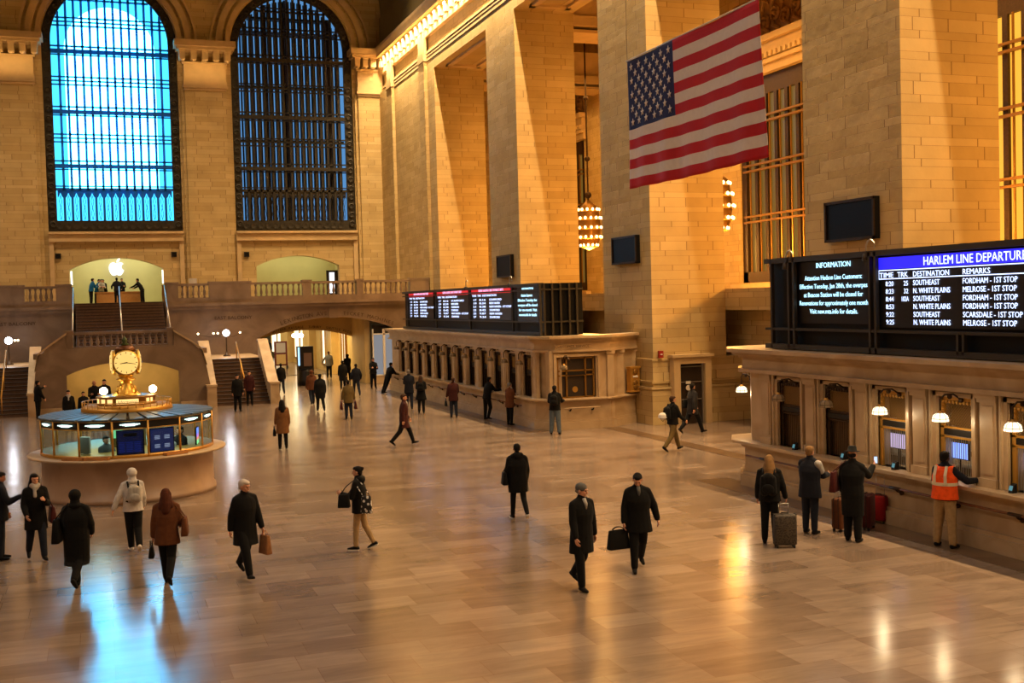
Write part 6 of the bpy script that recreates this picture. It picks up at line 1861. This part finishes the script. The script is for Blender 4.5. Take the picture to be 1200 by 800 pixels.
for px, lab in ((84.5, 'left of the arched shop opening'), (191.5, 'right of the arched shop opening')):
    p = FY(px, 340, 79.9)
    t = thing('lit_side_panel', 'narrow vertical lit panel at the '+lab.replace(' of the', ' edge of the'), 'lamp', (p.x, 79.9, 5.27))
    MB().box((-0.05, -0.1, 1.3), (0.05, 0.1, 2.2)).build('light_strip', emit('pale strip', (1.0, 0.95, 0.8, 1), 3.0), t, local=True)
    MB().lathe([(0.12, 0), (0.12, 0.05), (0.09, 0.1), (0.12, 0.6), (0.09, 1.1), (0.13, 1.2)], (0, 0, 0), 10).build('ornate_post', M_GBRONZE, t, True, local=True)
# tall panel sign in the second opening
p = FY(393, 318, 80.0)
t = thing('poster_stand', 'tall bright poster panel in the second balcony opening', 'poster stand', (p.x-0.2, 80.0, 5.27))
MB().box((-0.45, -0.05, 0), (0.45, 0.05, 2.0)).build('frame', M_IRON, t, local=True); MB().box((-0.25, -0.07, 0.4), (0.1, -0.05, 1.85)).build('lit_face', emit('white poster light', (0.9, 0.93, 1, 1), 1.6), t, local=True)
# lamp column against the corner wall of the balcony
p = FY(470, 300, 76.5)
t = thing('pedestal_lamp', 'tall shaded column lamp standing in the balcony corner', 'lamp', (p.x, 76.5, 5.27))
MB().box((-0.28, -0.28, 0), (0.28, 0.28, 0.3)).lathe([(0.24, 0.3), (0.24, 2.0), (0.3, 2.1), (0.34, 2.6)], (0, 0, 0), 4).build('column', M_CARVE, t, local=True)
MB().box((-0.42, -0.3, 1.6), (-0.34, 0.3, 2.7)).box((0.34, -0.3, 1.6), (0.42, 0.3, 2.7)).build('side_plate', M_BRONZE, t, local=True)
MB().lathe([(0.42, 2.7), (0.46, 2.95), (0.40, 3.2), (0.2, 3.4), (0, 3.45)], (0, 0, 0), 16).build('hood', M_STONED, t, True, local=True)
MB().tube([(-0.3, -0.1, 3.75), (0.15, 0.0, 3.5)], 0.05, 6).build('lit_tube', emit('warm tube', (1.0, 0.8, 0.45, 1), 5.0), t, True, local=True)
p = FY(226, 328, 68.6)
t = thing('notice_board', 'small white notice standing behind the balcony balustrade', 'sign', (p.x, 68.6, 5.27)); MB().box((-0.22, -0.02, 0.9), (0.22, 0.02, 1.3)).build('sheet', M_WHITE, t, local=True); MB().tube([(0, 0.03, 0), (0, 0.03, 1.0)], 0.02, 6).lathe([(0.18, 0), (0.16, 0.03), (0, 0.03)], (0, 0.03, 0), 10).build('stand', M_IRON, t, local=True)
# ------------------------------------------------------------------ the people of the hall
BLK = cloth('black', (11, 11, 12)); NAVY = cloth('navy', (22, 25, 36)); CHAR = cloth('charcoal', (38, 36, 38)); BRN = cloth('chestnut brown', (98, 58, 34)); TAN = cloth('camel tan', (120, 82, 48)); OLV = cloth('olive tan', (104, 86, 48)); MAR = cloth('maroon wool', (62, 26, 24)); GREY = cloth('light grey', (176, 172, 166)); WHT = cloth('white knit', (208, 204, 200)); KHAKI = cloth('khaki', (168, 140, 100)); JEAN = cloth('blue denim', (84, 98, 112)); DJEAN = cloth('dark denim', (30, 36, 50)); ORG = cloth('safety orange', (255, 92, 28), 0.7); TEAL = cloth('teal blue shirt', (24, 96, 150)); RED = cloth('deep red bag', (150, 20, 22), 0.6); DRED = cloth('dark wine leather', (72, 24, 24), 0.6); PAPER = cloth('brown paper', (150, 104, 66)); SGREY = cloth('slate grey', (92, 92, 92)); BEIGE = cloth('beige cloth', (165, 140, 105))
H_BLK = cloth('hair black', (18, 14, 12)); H_BRN = cloth('hair brown', (60, 38, 24)); H_WHT = cloth('hair white', (200, 190, 180)); H_BLD = cloth('hair blonde', (132, 100, 62)); H_GRY = cloth('hair grey', (120, 112, 104))
SH_W = cloth('white shoe', (215, 210, 205)); SOLE = plain('white rubber sole', hexc(215, 212, 205), 0.6)
WALK = ((26, 8, -12), (-20, 22, 38)); WALK2 = ((-20, 24, 38), (26, 8, -12)); SWALK = ((15, 8, 0), (-12, 20, 24)); SWALK2 = ((-12, 22, 24), (15, 8, 0)); STAND = ((2, 3, 0), (-2, 3, 0)); STAND2 = ((5, 8, 0), (-3, 2, 0))
ARM0 = ((6, 8, 12, 0), (-6, 8, 12, 0)); HOLD = ((25, 6, 75, 15), (22, 6, 80, 15)); POCK = ((-12, 18, 42, 10), (-12, 18, 42, 10)); SW = ((22, 7, 18, 0), (-18, 8, 10, 0)); SW2 = ((-18, 8, 10, 0), (22, 7, 18, 0))
def F(px, py): 
    p = FZ(px, py, 0.0); return (p.x, p.y, 0.0)

# foreground left
i = person(F(2, 656), 80, 'person in a dark coat at the left picture edge looking at a phone', 1.74, near=True, top=NAVY, trousers=DJEAN, hem=0.78, legs=STAND, arms=((8, 8, 15, 0), (28, 10, 85, 10)), hpitch=14, tone='tan')if False else person(F(2, 656), 80, 'person in a dark coat at the left picture edge looking at a phone', 1.74, near=True, top=NAVY, trousers=DJEAN, hem=0.78, legs=STAND, arms=((8, 8, 15, 0), (28, 10, 85, 10)), hpitch=14, skin='tan')
phone(i, 1, 'black phone held by the person at the left picture edge')
i = person(F(44, 656), 168, 'long-haired person in black coat and grey scarf with a wine-red bag', 1.70, near=True, top=BLK, trousers=DJEAN, hem=0.62, legs=SWALK, arms=((20, 8, 95, 25), (6, 10, 40, 10)), hair='long', scarf=GREY, hyaw=-10, skin='light')
shoulder_bag(i, 0, DRED, 'wine-red shoulder bag of the scarfed person left of the booth', 0.36, 0.32, 0.13, z=-0.05)
i = person(F(92, 688), 14, 'black-hooded person in a long black coat seen from behind, lower left', 1.72, near=True, top=BLK, trousers=BLK, hem=0.42, spread=-0.05, legs=((10, 6, 0), (-14, 34, 42)), arms=((4, 14, 30, 15), (4, 14, 35, 15)), hair='hood', puff=1.10, flare=0.95)
shoulder_bag(i, 0, BLK, 'black bag slung on the left of the black-hooded person', 0.34, 0.42, 0.14, z=0.10, back=0.05)
i = person(F(158, 646), -8, 'person in a white hooded sweatshirt and black trousers walking towards the booth', 1.66, near=True, top=WHT, trousers=BLK, hem=0.86, spread=-0.04, legs=((8, 6, 0), (-10, 26, 34)), arms=((-6, 28, 12, -5), (8, 10, 25, 0)), hair='hood', shoes=SH_W, tr=1.08)
backpack(i, GREY, 'grey and black backpack worn over the white sweatshirt', 0.27, 0.36, 0.13, GREY, m2=BLK)
i = person(F(198, 684), 8, 'person with brown hair and a chestnut jacket seen from behind with two bags', 1.70, near=True, top=BRN, trousers=BLK, hem=0.72, spread=-0.04, legs=((12, 6, 0), (-12, 34, 42)), arms=((0, 10, 8, 0), (6, 12, 60, 10)), hair='long', haircol=cloth('hair auburn', (78, 38, 22)), flare=1.12)
handbag(i, 0, BLK, 'small black handbag hanging from the left hand of the chestnut-jacketed person', w=0.24, hgt=0.20, d=0.1)
shoulder_bag(i, 1, BRN, 'brown shoulder bag under the right arm of the chestnut-jacketed person', 0.36, 0.32, 0.13, z=0.10, back=0.0)
i = person(F(289, 676), 158, 'white-haired man in a long black overcoat walking with a paper bag', 1.80, near=True, top=BLK, trousers=BLK, hem=0.58, legs=WALK2, arms=((10, 10, 10, 0), (-14, 10, 10, 0)), haircol=H_WHT, hyaw=-24, hpitch=14, skin='light')
handbag(i, 0, PAPER, 'brown paper bag carried by the white-haired man', 'paper_bag', 0.30, 0.34, 0.13, drop=0.07, rot=90)
i = person(F(423, 645), -62, 'person in a black jacket and khaki trousers with a patterned tote, mid floor', 1.64, near=True, top=BLK, trousers=KHAKI, hem=0.80, legs=((8, 6, 0), (-10, 16, 24)), arms=((18, 8, 85, 20), (-4, 10, 30, 5)), hair='bun', furhood=BLK, shoes=BLK, sole=SOLE, tr=0.86)
M_PAT = None
def checker(name, c1, c2, sc):
    m, nt, bb = mat_base(name); tc = nt.nodes.new('ShaderNodeTexCoord'); ck_ = nt.nodes.new('ShaderNodeTexVoronoi'); ck_.inputs['Scale'].default_value = sc
    cr = nt.nodes.new('ShaderNodeValToRGB'); cr.color_ramp.interpolation = 'CONSTANT'; cr.color_ramp.elements[0].color = c1; cr.color_ramp.elements[1].position = 0.42; cr.color_ramp.elements[1].color = c2
    nt.links.new(tc.outputs['Object'], ck_.inputs['Vector']); nt.links.new(ck_.outputs['Distance'], cr.inputs[0]); nt.links.new(cr.outputs[0], bb.inputs['Base Color']); bb.inputs['Roughness'].default_value = 0.7; return m
PATT = checker('black and white pattern', hexc(215, 210, 205), hexc(20, 18, 18), 16)
shoulder_bag(i, 0, PATT, 'black and white patterned tote of the person in khaki trousers', 0.22, 0.34, 0.09, z=0.05, back=0.22)
shoulder_bag(i, 0, BLK, 'black bag held in front by the person in khaki trousers', 0.24, 0.26, 0.14, z=0.12, front=0.22)
i = person(F(608, 608), 8, 'person in a black puffer coat walking away alone at mid floor', 1.68, near=True, top=BLK, trousers=BLK, hem=0.62, puff=1.14, legs=((12, 6, 0), (-16, 30, 30)), arms=((0, 12, 30, 5), (4, 10, 20, 5)), haircol=H_BLK, furhood=BLK, shoes=BLK, sole=SOLE, flare=0.95, tr=0.85)
shoulder_bag(i, 0, BLK, 'black bag on the left side of the lone puffer-coated person', 0.28, 0.28, 0.12, z=0.02)
handbag(i, 1, GREY, 'small white bag in the right hand of the lone puffer-coated person', 'paper_bag', 0.15, 0.16, 0.07, drop=0.03)
i = person(F(683, 690), 165, 'man in a grey knit cap and long dark coat in the foreground', 1.78, near=True, top=BLK, trousers=BLK, hem=0.60, legs=((-14, 28, 28), (10, 4, 0)), arms=((-4, 12, 6, 0), (8, 8, 14, 0)), hair='beanie', hatcol=SGREY, haircol=H_GRY, hyaw=-32, hpitch=10, shirt=GREY, skin='light')
i = person(F(749, 668), 195, 'man in a bulky dark coat with a briefcase looking down, right of the capped man', 1.76, near=True, top=BLK, trousers=BLK, hem=0.68, legs=((-16, 22, 24), (14, 6, 0)), arms=((-10, 24, 14, 0), (-2, 12, 16, 0)), haircol=H_BLK, hpitch=30, hyaw=10, puff=1.08, flare=1.15, shirt=SGREY, skin='light')
handbag(i, 1, BLK, 'black briefcase bag carried between the two foreground men', 'briefcase', 0.42, 0.34, 0.13, drop=0.05, rot=20, out=0.10)
# queue at the near counter
i = person(F(903, 637), 38, 'person with long blonde hair and a black jacket beside the checked suitcase', 1.72, near=True, top=BLK, trousers=BLK, hem=0.84, legs=STAND, arms=((0, 10, 20, 0), (4, 16, 14, 0)), hair='long', haircol=H_BLD)
backpack(i, BLK, 'black backpack on the back of the blonde-haired traveller', 0.32, 0.46, 0.16, BLK, low=0.04)
M_CASE = checker('geometric suitcase print', hexc(16, 14, 14), hexc(66, 56, 46), 42)
pq = FZ(920, 641, 0); suitcase(pq.x, pq.y, math.radians(-20), BLK, 'black suitcase with a geometric print beside the blonde-haired traveller', 0.42, 0.58, 0.24, pat=M_CASE, handle=0.18)
i = person(F(950, 625), 62, 'blond person in a black and grey winter jacket waiting at the counter', 1.76, near=True, top=NAVY, trousers=DJEAN, hem=0.72, puff=1.08, legs=STAND, arms=((22, 8, 70, 15), (28, 8, 60, 10)), haircol=H_BLD, skin='light')
Ji = i['J']
pnl = smesh([P_cap(Ji['arm'][1][0]+Vector((0.012, -0.02, -0.0)), Ji['arm'][1][0].lerp(Ji['arm'][1][1], 0.6)+Vector((0.012, -0.02, 0)), 0.082, 0.072)], 0.014, 2); pnl.materials.append(GREY); o = bpy.data.objects.new('shoulder_panel', pnl); C.objects.link(o); o.parent = i['root']
handbag(i, 0, BEIGE, 'pale cloth bag held in front of the blond person', 'cloth_bag', 0.26, 0.24, 0.12, drop=-0.05, fwd=0.1)
i = person(F(1000, 634), 55, 'person in a dark hat and long dark coat at the counter between two suitcases', 1.80, near=True, top=BLK, trousers=BLK, hem=0.48, legs=STAND2, arms=((6, 10, 20, 0), (50, 12, 80, 0)), hair='hat', hatcol=BLK, puff=1.05, flare=0.95, tr=1.15)
shoulder_bag(i, 0, DRED, 'dark red bag on the back of the hatted traveller', 0.28, 0.40, 0.14, z=0.18, back=0.10)
phone(i, 1, 'phone raised in the right hand of the hatted traveller')
pq = FZ(1007, 622, 0); suitcase(pq.x+0.25, pq.y+0.1, math.radians(35), DRED, 'tall dark wine suitcase behind the hatted traveller', 0.40, 0.66, 0.26, handle=0.3)
pq = FZ(1030, 612, 0); suitcase(pq.x, pq.y, math.radians(-65), RED, 'bright red suitcase against the counter right of the hatted traveller', 0.38, 0.52, 0.26, handle=0.4)
pq = FZ(985, 622, 0); suitcase(pq.x, pq.y, math.radians(20), BRN, 'brown suitcase left of the hatted traveller', 0.30, 0.62, 0.24, handle=0.1)
i = person(F(1108, 641), 68, 'worker in orange reflective vest and khaki trousers at the ticket window', 1.80, near=True, top=NAVY, trousers=KHAKI, hem=0.86, legs=((2, 3, 0), (-2, 3, 0)), spread=0.08, arms=((30, 20, 80, 15), (28, 45, 60, 10)), haircol=H_BLK, vest=ORG, hpitch=8, skin='dark', tr=1.12)
# mid distance
i = person(F(789, 529), 78, 'man in black jacket and khaki trousers walking right, white helmet on his pack', 1.76, near=True, top=BLK, trousers=OLV, hem=0.86, legs=WALK, arms=((-10, 8, 30, 0), (20, 8, 30, 0)), haircol=H_BRN, hyaw=10, skin='light')
bp_ = backpack(i, BLK, 'black backpack of the man with the helmet', 0.30, 0.42, 0.16, BLK)
hp_ = i['W'](i['J']['chest']+Vector((-0.04, -0.37, -0.16)))
t = thing('helmet', 'round white helmet hanging on the black backpack', 'helmet', hp_, 0)
me = smesh([P_ball((0, 0, 0), (0.135, 0.13, 0.115), 16, 12), P_ball((0, 0, -0.04), (0.15, 0.145, 0.04), 16, 8)], 0.012, 1); me.materials.append(WHT); o = bpy.data.objects.new('shell', me); C.objects.link(o); o.parent = t
MB().tube([(-0.1, 0, -0.06), (0, -0.02, -0.16), (0.1, 0, -0.06)], 0.01, 5).build('chin_strap', BLK, t, True, local=True)
i = person(F(812, 508), 82, 'man in a dark coat striding right in front of the doorway', 1.80, near=True, top=CHAR, trousers=BLK, hem=0.66, legs=WALK2, arms=SW, haircol=H_BLK, hyaw=-10)
shoulder_bag(i, 0, BLK, 'black bag of the man striding right in front of the doorway', 0.34, 0.30, 0.12, z=0.1)
i = person(F(822, 492), 80, 'man in dark clothes walking right, farthest of the three by the doorway', 1.80, top=BLK, trousers=BLK, hem=0.80, legs=WALK, arms=SW2, haircol=H_BRN, shirt=WHT)
i = person(F(332, 526), 2, 'person in a long camel coat seen from behind, beyond the booth', 1.68, top=TAN, trousers=BLK, hem=0.55, legs=STAND, arms=ARM0, hair='long', flare=1.15)
handbag(i, 0, BLK, 'black handbag of the person in the long camel coat', w=0.26, hgt=0.24)
i = person(F(474, 522), 98, 'bearded man in a long maroon coat striding right', 1.78, near=True, top=MAR, trousers=BLK, hem=0.60, legs=WALK, arms=((8, 8, 25, 5), (-14, 8, 14, 0)), haircol=H_BRN, shirt=GREY, hyaw=10)
i = person(F(409, 491), 4, 'person in an olive tan jacket holding a bag in each hand', 1.66, top=OLV, trousers=DJEAN, hem=0.72, legs=STAND2, arms=((2, 14, 4, 0), (2, 14, 4, 0)), haircol=H_BLK, flare=1.1)
handbag(i, 0, DRED, 'reddish shopping bag in the left hand of the tan-jacketed person', 'shopping_bag', 0.26, 0.30, 0.12, drop=0.05)
handbag(i, 1, DRED, 'reddish shopping bag in the right hand of the tan-jacketed person', 'shopping_bag', 0.26, 0.30, 0.12, drop=0.05)
i = person(F(376, 482), 0, 'person in a long black puffer coat walking away in the passage mouth', 1.72, top=BLK, trousers=BLK, hem=0.60, legs=SWALK, puff=1.2, flare=0.92)
i = person(F(366, 474), -4, 'person in a brown hooded jacket beside the long black puffer coat', 1.70, top=BRN, trousers=DJEAN, hem=0.74, legs=SWALK2, puff=1.12, hair='hood', hoodcol=BRN)
i = person(F(418, 464), 0, 'person in a navy jacket and jeans walking away, right of the tan jacket', 1.72, top=NAVY, trousers=DJEAN, hem=0.84, legs=SWALK, arms=POCK)
i = person(F(402, 457), 10, 'person in a long dark coat left of the navy jacket', 1.70, top=BLK, trousers=BLK, hem=0.55, legs=SWALK2)
i = person((FZ(408, 447, 0).x, FZ(408, 447, 0).y, 0), -10, 'dark hooded person farthest back on the right of the passage mouth', 1.74, top=BLK, trousers=BLK, hem=0.72, legs=STAND, hair='hood', arms=HOLD)
i = person(F(438, 455), 180, 'person in black standing before the glazed shopfront', 1.76, top=BLK, trousers=BLK, hem=0.84, legs=STAND, arms=HOLD)
i = person(F(386, 443), 8, 'grey-shouldered man with dark trousers walking into the passage', 1.80, top=SGREY, trousers=BLK, hem=0.78, legs=STAND2, arms=((-6, 40, 40, 10), (0, 10, 10, 0)), haircol=H_BRN)
i = person(F(330, 462), 0, 'dark person by the foot of the right stair parapet', 1.72, top=BLK, trousers=DJEAN, hem=0.84, legs=SWALK)
i = person(F(354, 446), 100, 'dark figure half hidden behind the black kiosk', 1.72, top=BLK, trousers=BLK, hem=0.84, legs=STAND)
for px, py, hd, lab, m in ((340, 418, 20, 'distant dark figure far down the passage left of the kiosk', BLK), (348, 416, 0, 'distant brown-clad figure far down the passage', BRN), (316, 420, 10, 'distant dark figure beyond the stair parapet', BLK)):
    i = person(F(px, py), hd, lab, 1.74, top=m, trousers=BLK, hem=0.80, legs=STAND)
# along the far counter
i = person((14.3, FX(455, 458, 14.3).y, 0), 60, 'man in black leaning back against the far end of the far counter', 1.78, top=BLK, trousers=BLK, hem=0.84, lean=24, legs=((-22, 4, 0), (-26, 6, 0)), arms=((40, 8, 40, 0), (30, 8, 50, 0)))
i = person(F(480, 479), 15, 'tall person in slate and navy standing beside the leaning man', 1.80, top=NAVY, trousers=DJEAN, hem=0.70, legs=STAND, arms=HOLD, haircol=H_GRY)
i = person(F(494, 484), 20, 'person in a short dark skirt coat with a backpack at the far counter', 1.66, top=BLK, trousers=BLK, hem=0.62, legs=STAND2, arms=HOLD, hair='long', flare=1.3, haircol=H_BRN)
backpack(i, BLK, 'black backpack with a white badge, worn at the far counter', 0.28, 0.38, 0.15, BLK)
i = person(F(532, 489), 10, 'person in a dark wine coat at the middle of the far counter', 1.68, top=MAR, trousers=DJEAN, hem=0.72, legs=STAND, arms=((4, 14, 20, 0), (10, 8, 50, 10)), haircol=H_BRN)
handbag(i, 0, BLK, 'black bag at the left hand of the wine-coated person', w=0.34, hgt=0.22)
i = person((14.5, FX(571, 489, 14.5).y, 0), 70, 'person in black with one knee bent leaning on the far counter ledge', 1.76, top=BLK, trousers=BLK, hem=0.84, lean=14, legs=((0, 3, 0), (14, 34, 10)), arms=((45, 10, 50, 0), (40, 10, 60, 0)))
i = person(F(598, 498), 60, 'grey-haired person in a rust brown coat at the near end of the far counter', 1.66, top=BRN, trousers=BLK, hem=0.72, legs=STAND, arms=HOLD, haircol=H_GRY, scarf=GREY)
i = person(F(651, 509), 30, 'man in a black jacket and blue jeans at the wide service window', 1.76, near=True, top=BLK, trousers=JEAN, hem=0.86, legs=STAND, spread=0.06, arms=((30, 10, 60, 10), (35, 12, 55, 0)), haircol=H_BLK, tr=1.15)
backpack(i, BLK, 'black backpack of the man at the service window', 0.28, 0.40, 0.16, BLK)
# by the right stairs
i = person(F(279, 482), 175, 'dark person standing at the foot of the right stairs, left of the pair', 1.74, top=BLK, trousers=BLK, hem=0.72, legs=STAND2)
i = person(F(293, 475), 185, 'person in dark brown at the foot of the right stairs, right of the pair', 1.72, top=MAR, trousers=BLK, hem=0.72, legs=STAND)
# beyond the booth on the left
i = person((FZ(50, 487).x-0.1, 55.8, 0), 60, 'person in black with an arm raised to the left parapet', 1.76, top=BLK, trousers=BLK, hem=0.78, legs=STAND, arms=((70, 25, 40, 0), (10, 8, 20, 0)))
p = FY(80, 462, 50.0); i = person((p.x, 50.0, 0), 170, 'person with a pale scarf beyond the booth, left of the arch', 1.62, top=BLK, trousers=BLK, hem=0.72, legs=STAND, scarf=GREY)
p = FY(110, 445, 52.0); i = person((p.x, 52.0, 0), 175, 'bald man in black before the lit lower arch', 1.86, top=BLK, trousers=BLK, hem=0.78, legs=STAND, hair='none', arms=HOLD, skin='tan')
p = FY(122, 445, 52.5); i = person((p.x, 52.5, 0), 190, 'dark-haired person close beside the bald man', 1.86, top=BLK, trousers=BLK, hem=0.72, legs=STAND, puff=1.05)
p = FY(98, 475, 50.5); i = person((p.x, 50.5, 0), 180, 'person of whom only the dark head shows over the booth roof', 1.50, top=BLK, trousers=BLK, hem=0.72, legs=STAND)
# clerks inside the booth
for (ang, r, hd, lab, m, h_) in ((-117, 1.25, 150, 'booth clerk in grey green behind the left panes', SGREY, 1.62), (-44, 1.35, 210, 'booth clerk in white behind the right panes', WHT, 1.60), (-24, 1.42, 230, 'dark-clad booth clerk at the right side', BLK, 1.70)):
    a = math.radians(ang); i = person((BC.x+r*math.cos(a), BC.y+r*math.sin(a), 0.02), hd, lab, h_, top=m, trousers=BLK, hem=0.86, legs=STAND, arms=HOLD)
# balcony shop
def FB(px, Y): 
    return (FY(px, 350, Y).x, Y, 5.27)
for px, Y, hd, lab, kw in ((107, 80.0, 60, 'person in a bright blue shirt at the left end of the shop table', dict(top=TEAL, lean=14)), (113.5, 81.8, 120, 'person in a blue shirt behind the left end of the shop table', dict(top=TEAL, lean=20)), (119, 81.8, 170, 'person in white bending over the shop table', dict(top=WHT, lean=22)), (123, 81.9, 200, 'dark-clad person bending over the shop table beside the one in white', dict(top=BLK, lean=24)), (137.5, 79.7, 0, 'person in navy with hands on hips in the middle of the shop opening', dict(top=NAVY, arms=((-5, 32, 60, 20), (-5, 32, 60, 20)))), (143.5, 81.8, 180, 'person in navy behind the middle of the shop table', dict(top=NAVY)), (167, 80.0, -62, 'person in black leaning on the right end of the shop table', dict(top=BLK, lean=30, arms=((50, 8, 20, 0), (45, 8, 20, 0))))):
    kw.setdefault('arms', HOLD); kw.setdefault('lean', 2)
    person(FB(px, Y), hd, lab, 1.76, trousers=BLK, hem=0.86, legs=STAND, **kw)

# ------------------------------------------------------------------ light
WARM = (1.0, 0.66, 0.32); AMB = (1.0, 0.44, 0.08); GOLDL = (1.0, 0.60, 0.22)
light('cornice_light_right', 'AREA', (XW-0.44, 34, 21.88), 15500, WARM, 0.06, 88, (0, 0, 0), spread=math.radians(125))
light('cornice_light_left', 'AREA', (XL+0.62, 34, 22.95), 4600, (1.0, 0.80, 0.62), 0.12, 88, (0, 0, 0), spread=math.radians(155))
light('frieze_light', 'AREA', (XW-0.85, 46, 20.5), 260, GOLDL, 0.08, 66, (0, math.radians(-140), 0))
for a_, c_ in ((-7.2, -3.5), (5.75, 8.45), (17.45, 19.0)):
    light('capital_light', 'AREA', ((a_+c_)/2, 77.9, 20.3), (30 if c_ < 19 else 4)*(c_-a_)/2.7, GOLDL, c_-a_+0.6, 0.08, (math.radians(142), 0, 0))
light('east_wall_fill', 'AREA', (4, 69.0, 26.5), 2500, (1.0, 0.68, 0.36), 26, 0.4, (0, 0, 0), spread=math.radians(124))  # added area light hung clear of the wall, brightens the east pilasters
for k, c in enumerate(CH): light('chandelier_light', 'POINT', (c.x, c.y, c.z-1.7), 2300, AMB, 0.6)
light('side_hall_fill', 'AREA', (26.9, 40, 17.5), 4000, (1.0, 0.50, 0.13), 5, 60, (0, 0, 0))  # added area fill, carries part of the chandeliers' light without a fitting
light('hall_fill', 'AREA', (9, 22, 21.5), 1300, (1.0, 0.76, 0.54), 12, 50, (0, 0, 0), spread=math.radians(130))  # added overhead fill for the concourse, no real fitting here
for p in LAMPP: light('window_lamp_light', 'POINT', (p.x, p.y, p.z-0.12), 16, (1.0, 0.72, 0.4), 0.06)
light('booth_light', 'AREA', (BC.x, BC.y, 1.98), 60, (0.75, 1.0, 0.85), 3.0, 3.0, (0, 0, 0))
light('clock_light', 'POINT', (BC.x, BC.y-0.1, zr+0.8), 25, (1.0, 0.75, 0.4), 0.1)
light('shop_light', 'AREA', (1.1, 82.2, 8.7), 150, (1.0, 0.95, 0.60), 5.5, 3, (0, 0, 0))
light('second_shop_light', 'AREA', (13, 82.2, 8.7), 100, (1.0, 0.92, 0.5), 5.5, 3, (0, 0, 0))
light('lower_passage_light', 'AREA', (0.9, 60, 2.5), 110, (1.0, 0.66, 0.22), 5, 1.5, (0, 0, 0))
light('passage_light', 'AREA', (12, 76, 3.5), 650, (1.0, 0.74, 0.34), 5, 6, (0, 0, 0))
light('passage_light', 'AREA', (12, 95, 3.5), 700, (1.0, 0.78, 0.42), 5, 20, (0, 0, 0))
light('globe_light', 'POINT', (GL1.x, 64.0, GL1.z), 50, (0.9, 0.93, 1.0), 0.2)
light('globe_light', 'POINT', (GL2.x, 64.0, GL2.z), 50, (0.9, 0.93, 1.0), 0.2)
light('counter_room_light', 'AREA', (16.6, 17, 2.8), 60, (1.0, 0.86, 0.65), 1.2, 9, (0, 0, 0))

w = bpy.data.worlds.new('world'); SC.world = w; w.use_nodes = True
w.node_tree.nodes['Background'].inputs[0].default_value = (0.05, 0.12, 0.25, 1)
w.node_tree.nodes['Background'].inputs[1].default_value = 0.3
SC.view_settings.view_transform = 'Standard'
SC.view_settings.look = 'None'
SC.view_settings.gamma = 1.0
SC.view_settings.use_curve_mapping = False
SC.view_settings.exposure = -0.06
SC.cycles.max_bounces = 6
SC.cycles.diffuse_bounces = 4
SC.cycles.glossy_bounces = 3
SC.cycles.transmission_bounces = 6
SC.cycles.sample_clamp_indirect = 30.0
SC.cycles.caustics_reflective = False
SC.cycles.caustics_refractive = False
SC.cycles.use_light_tree = True
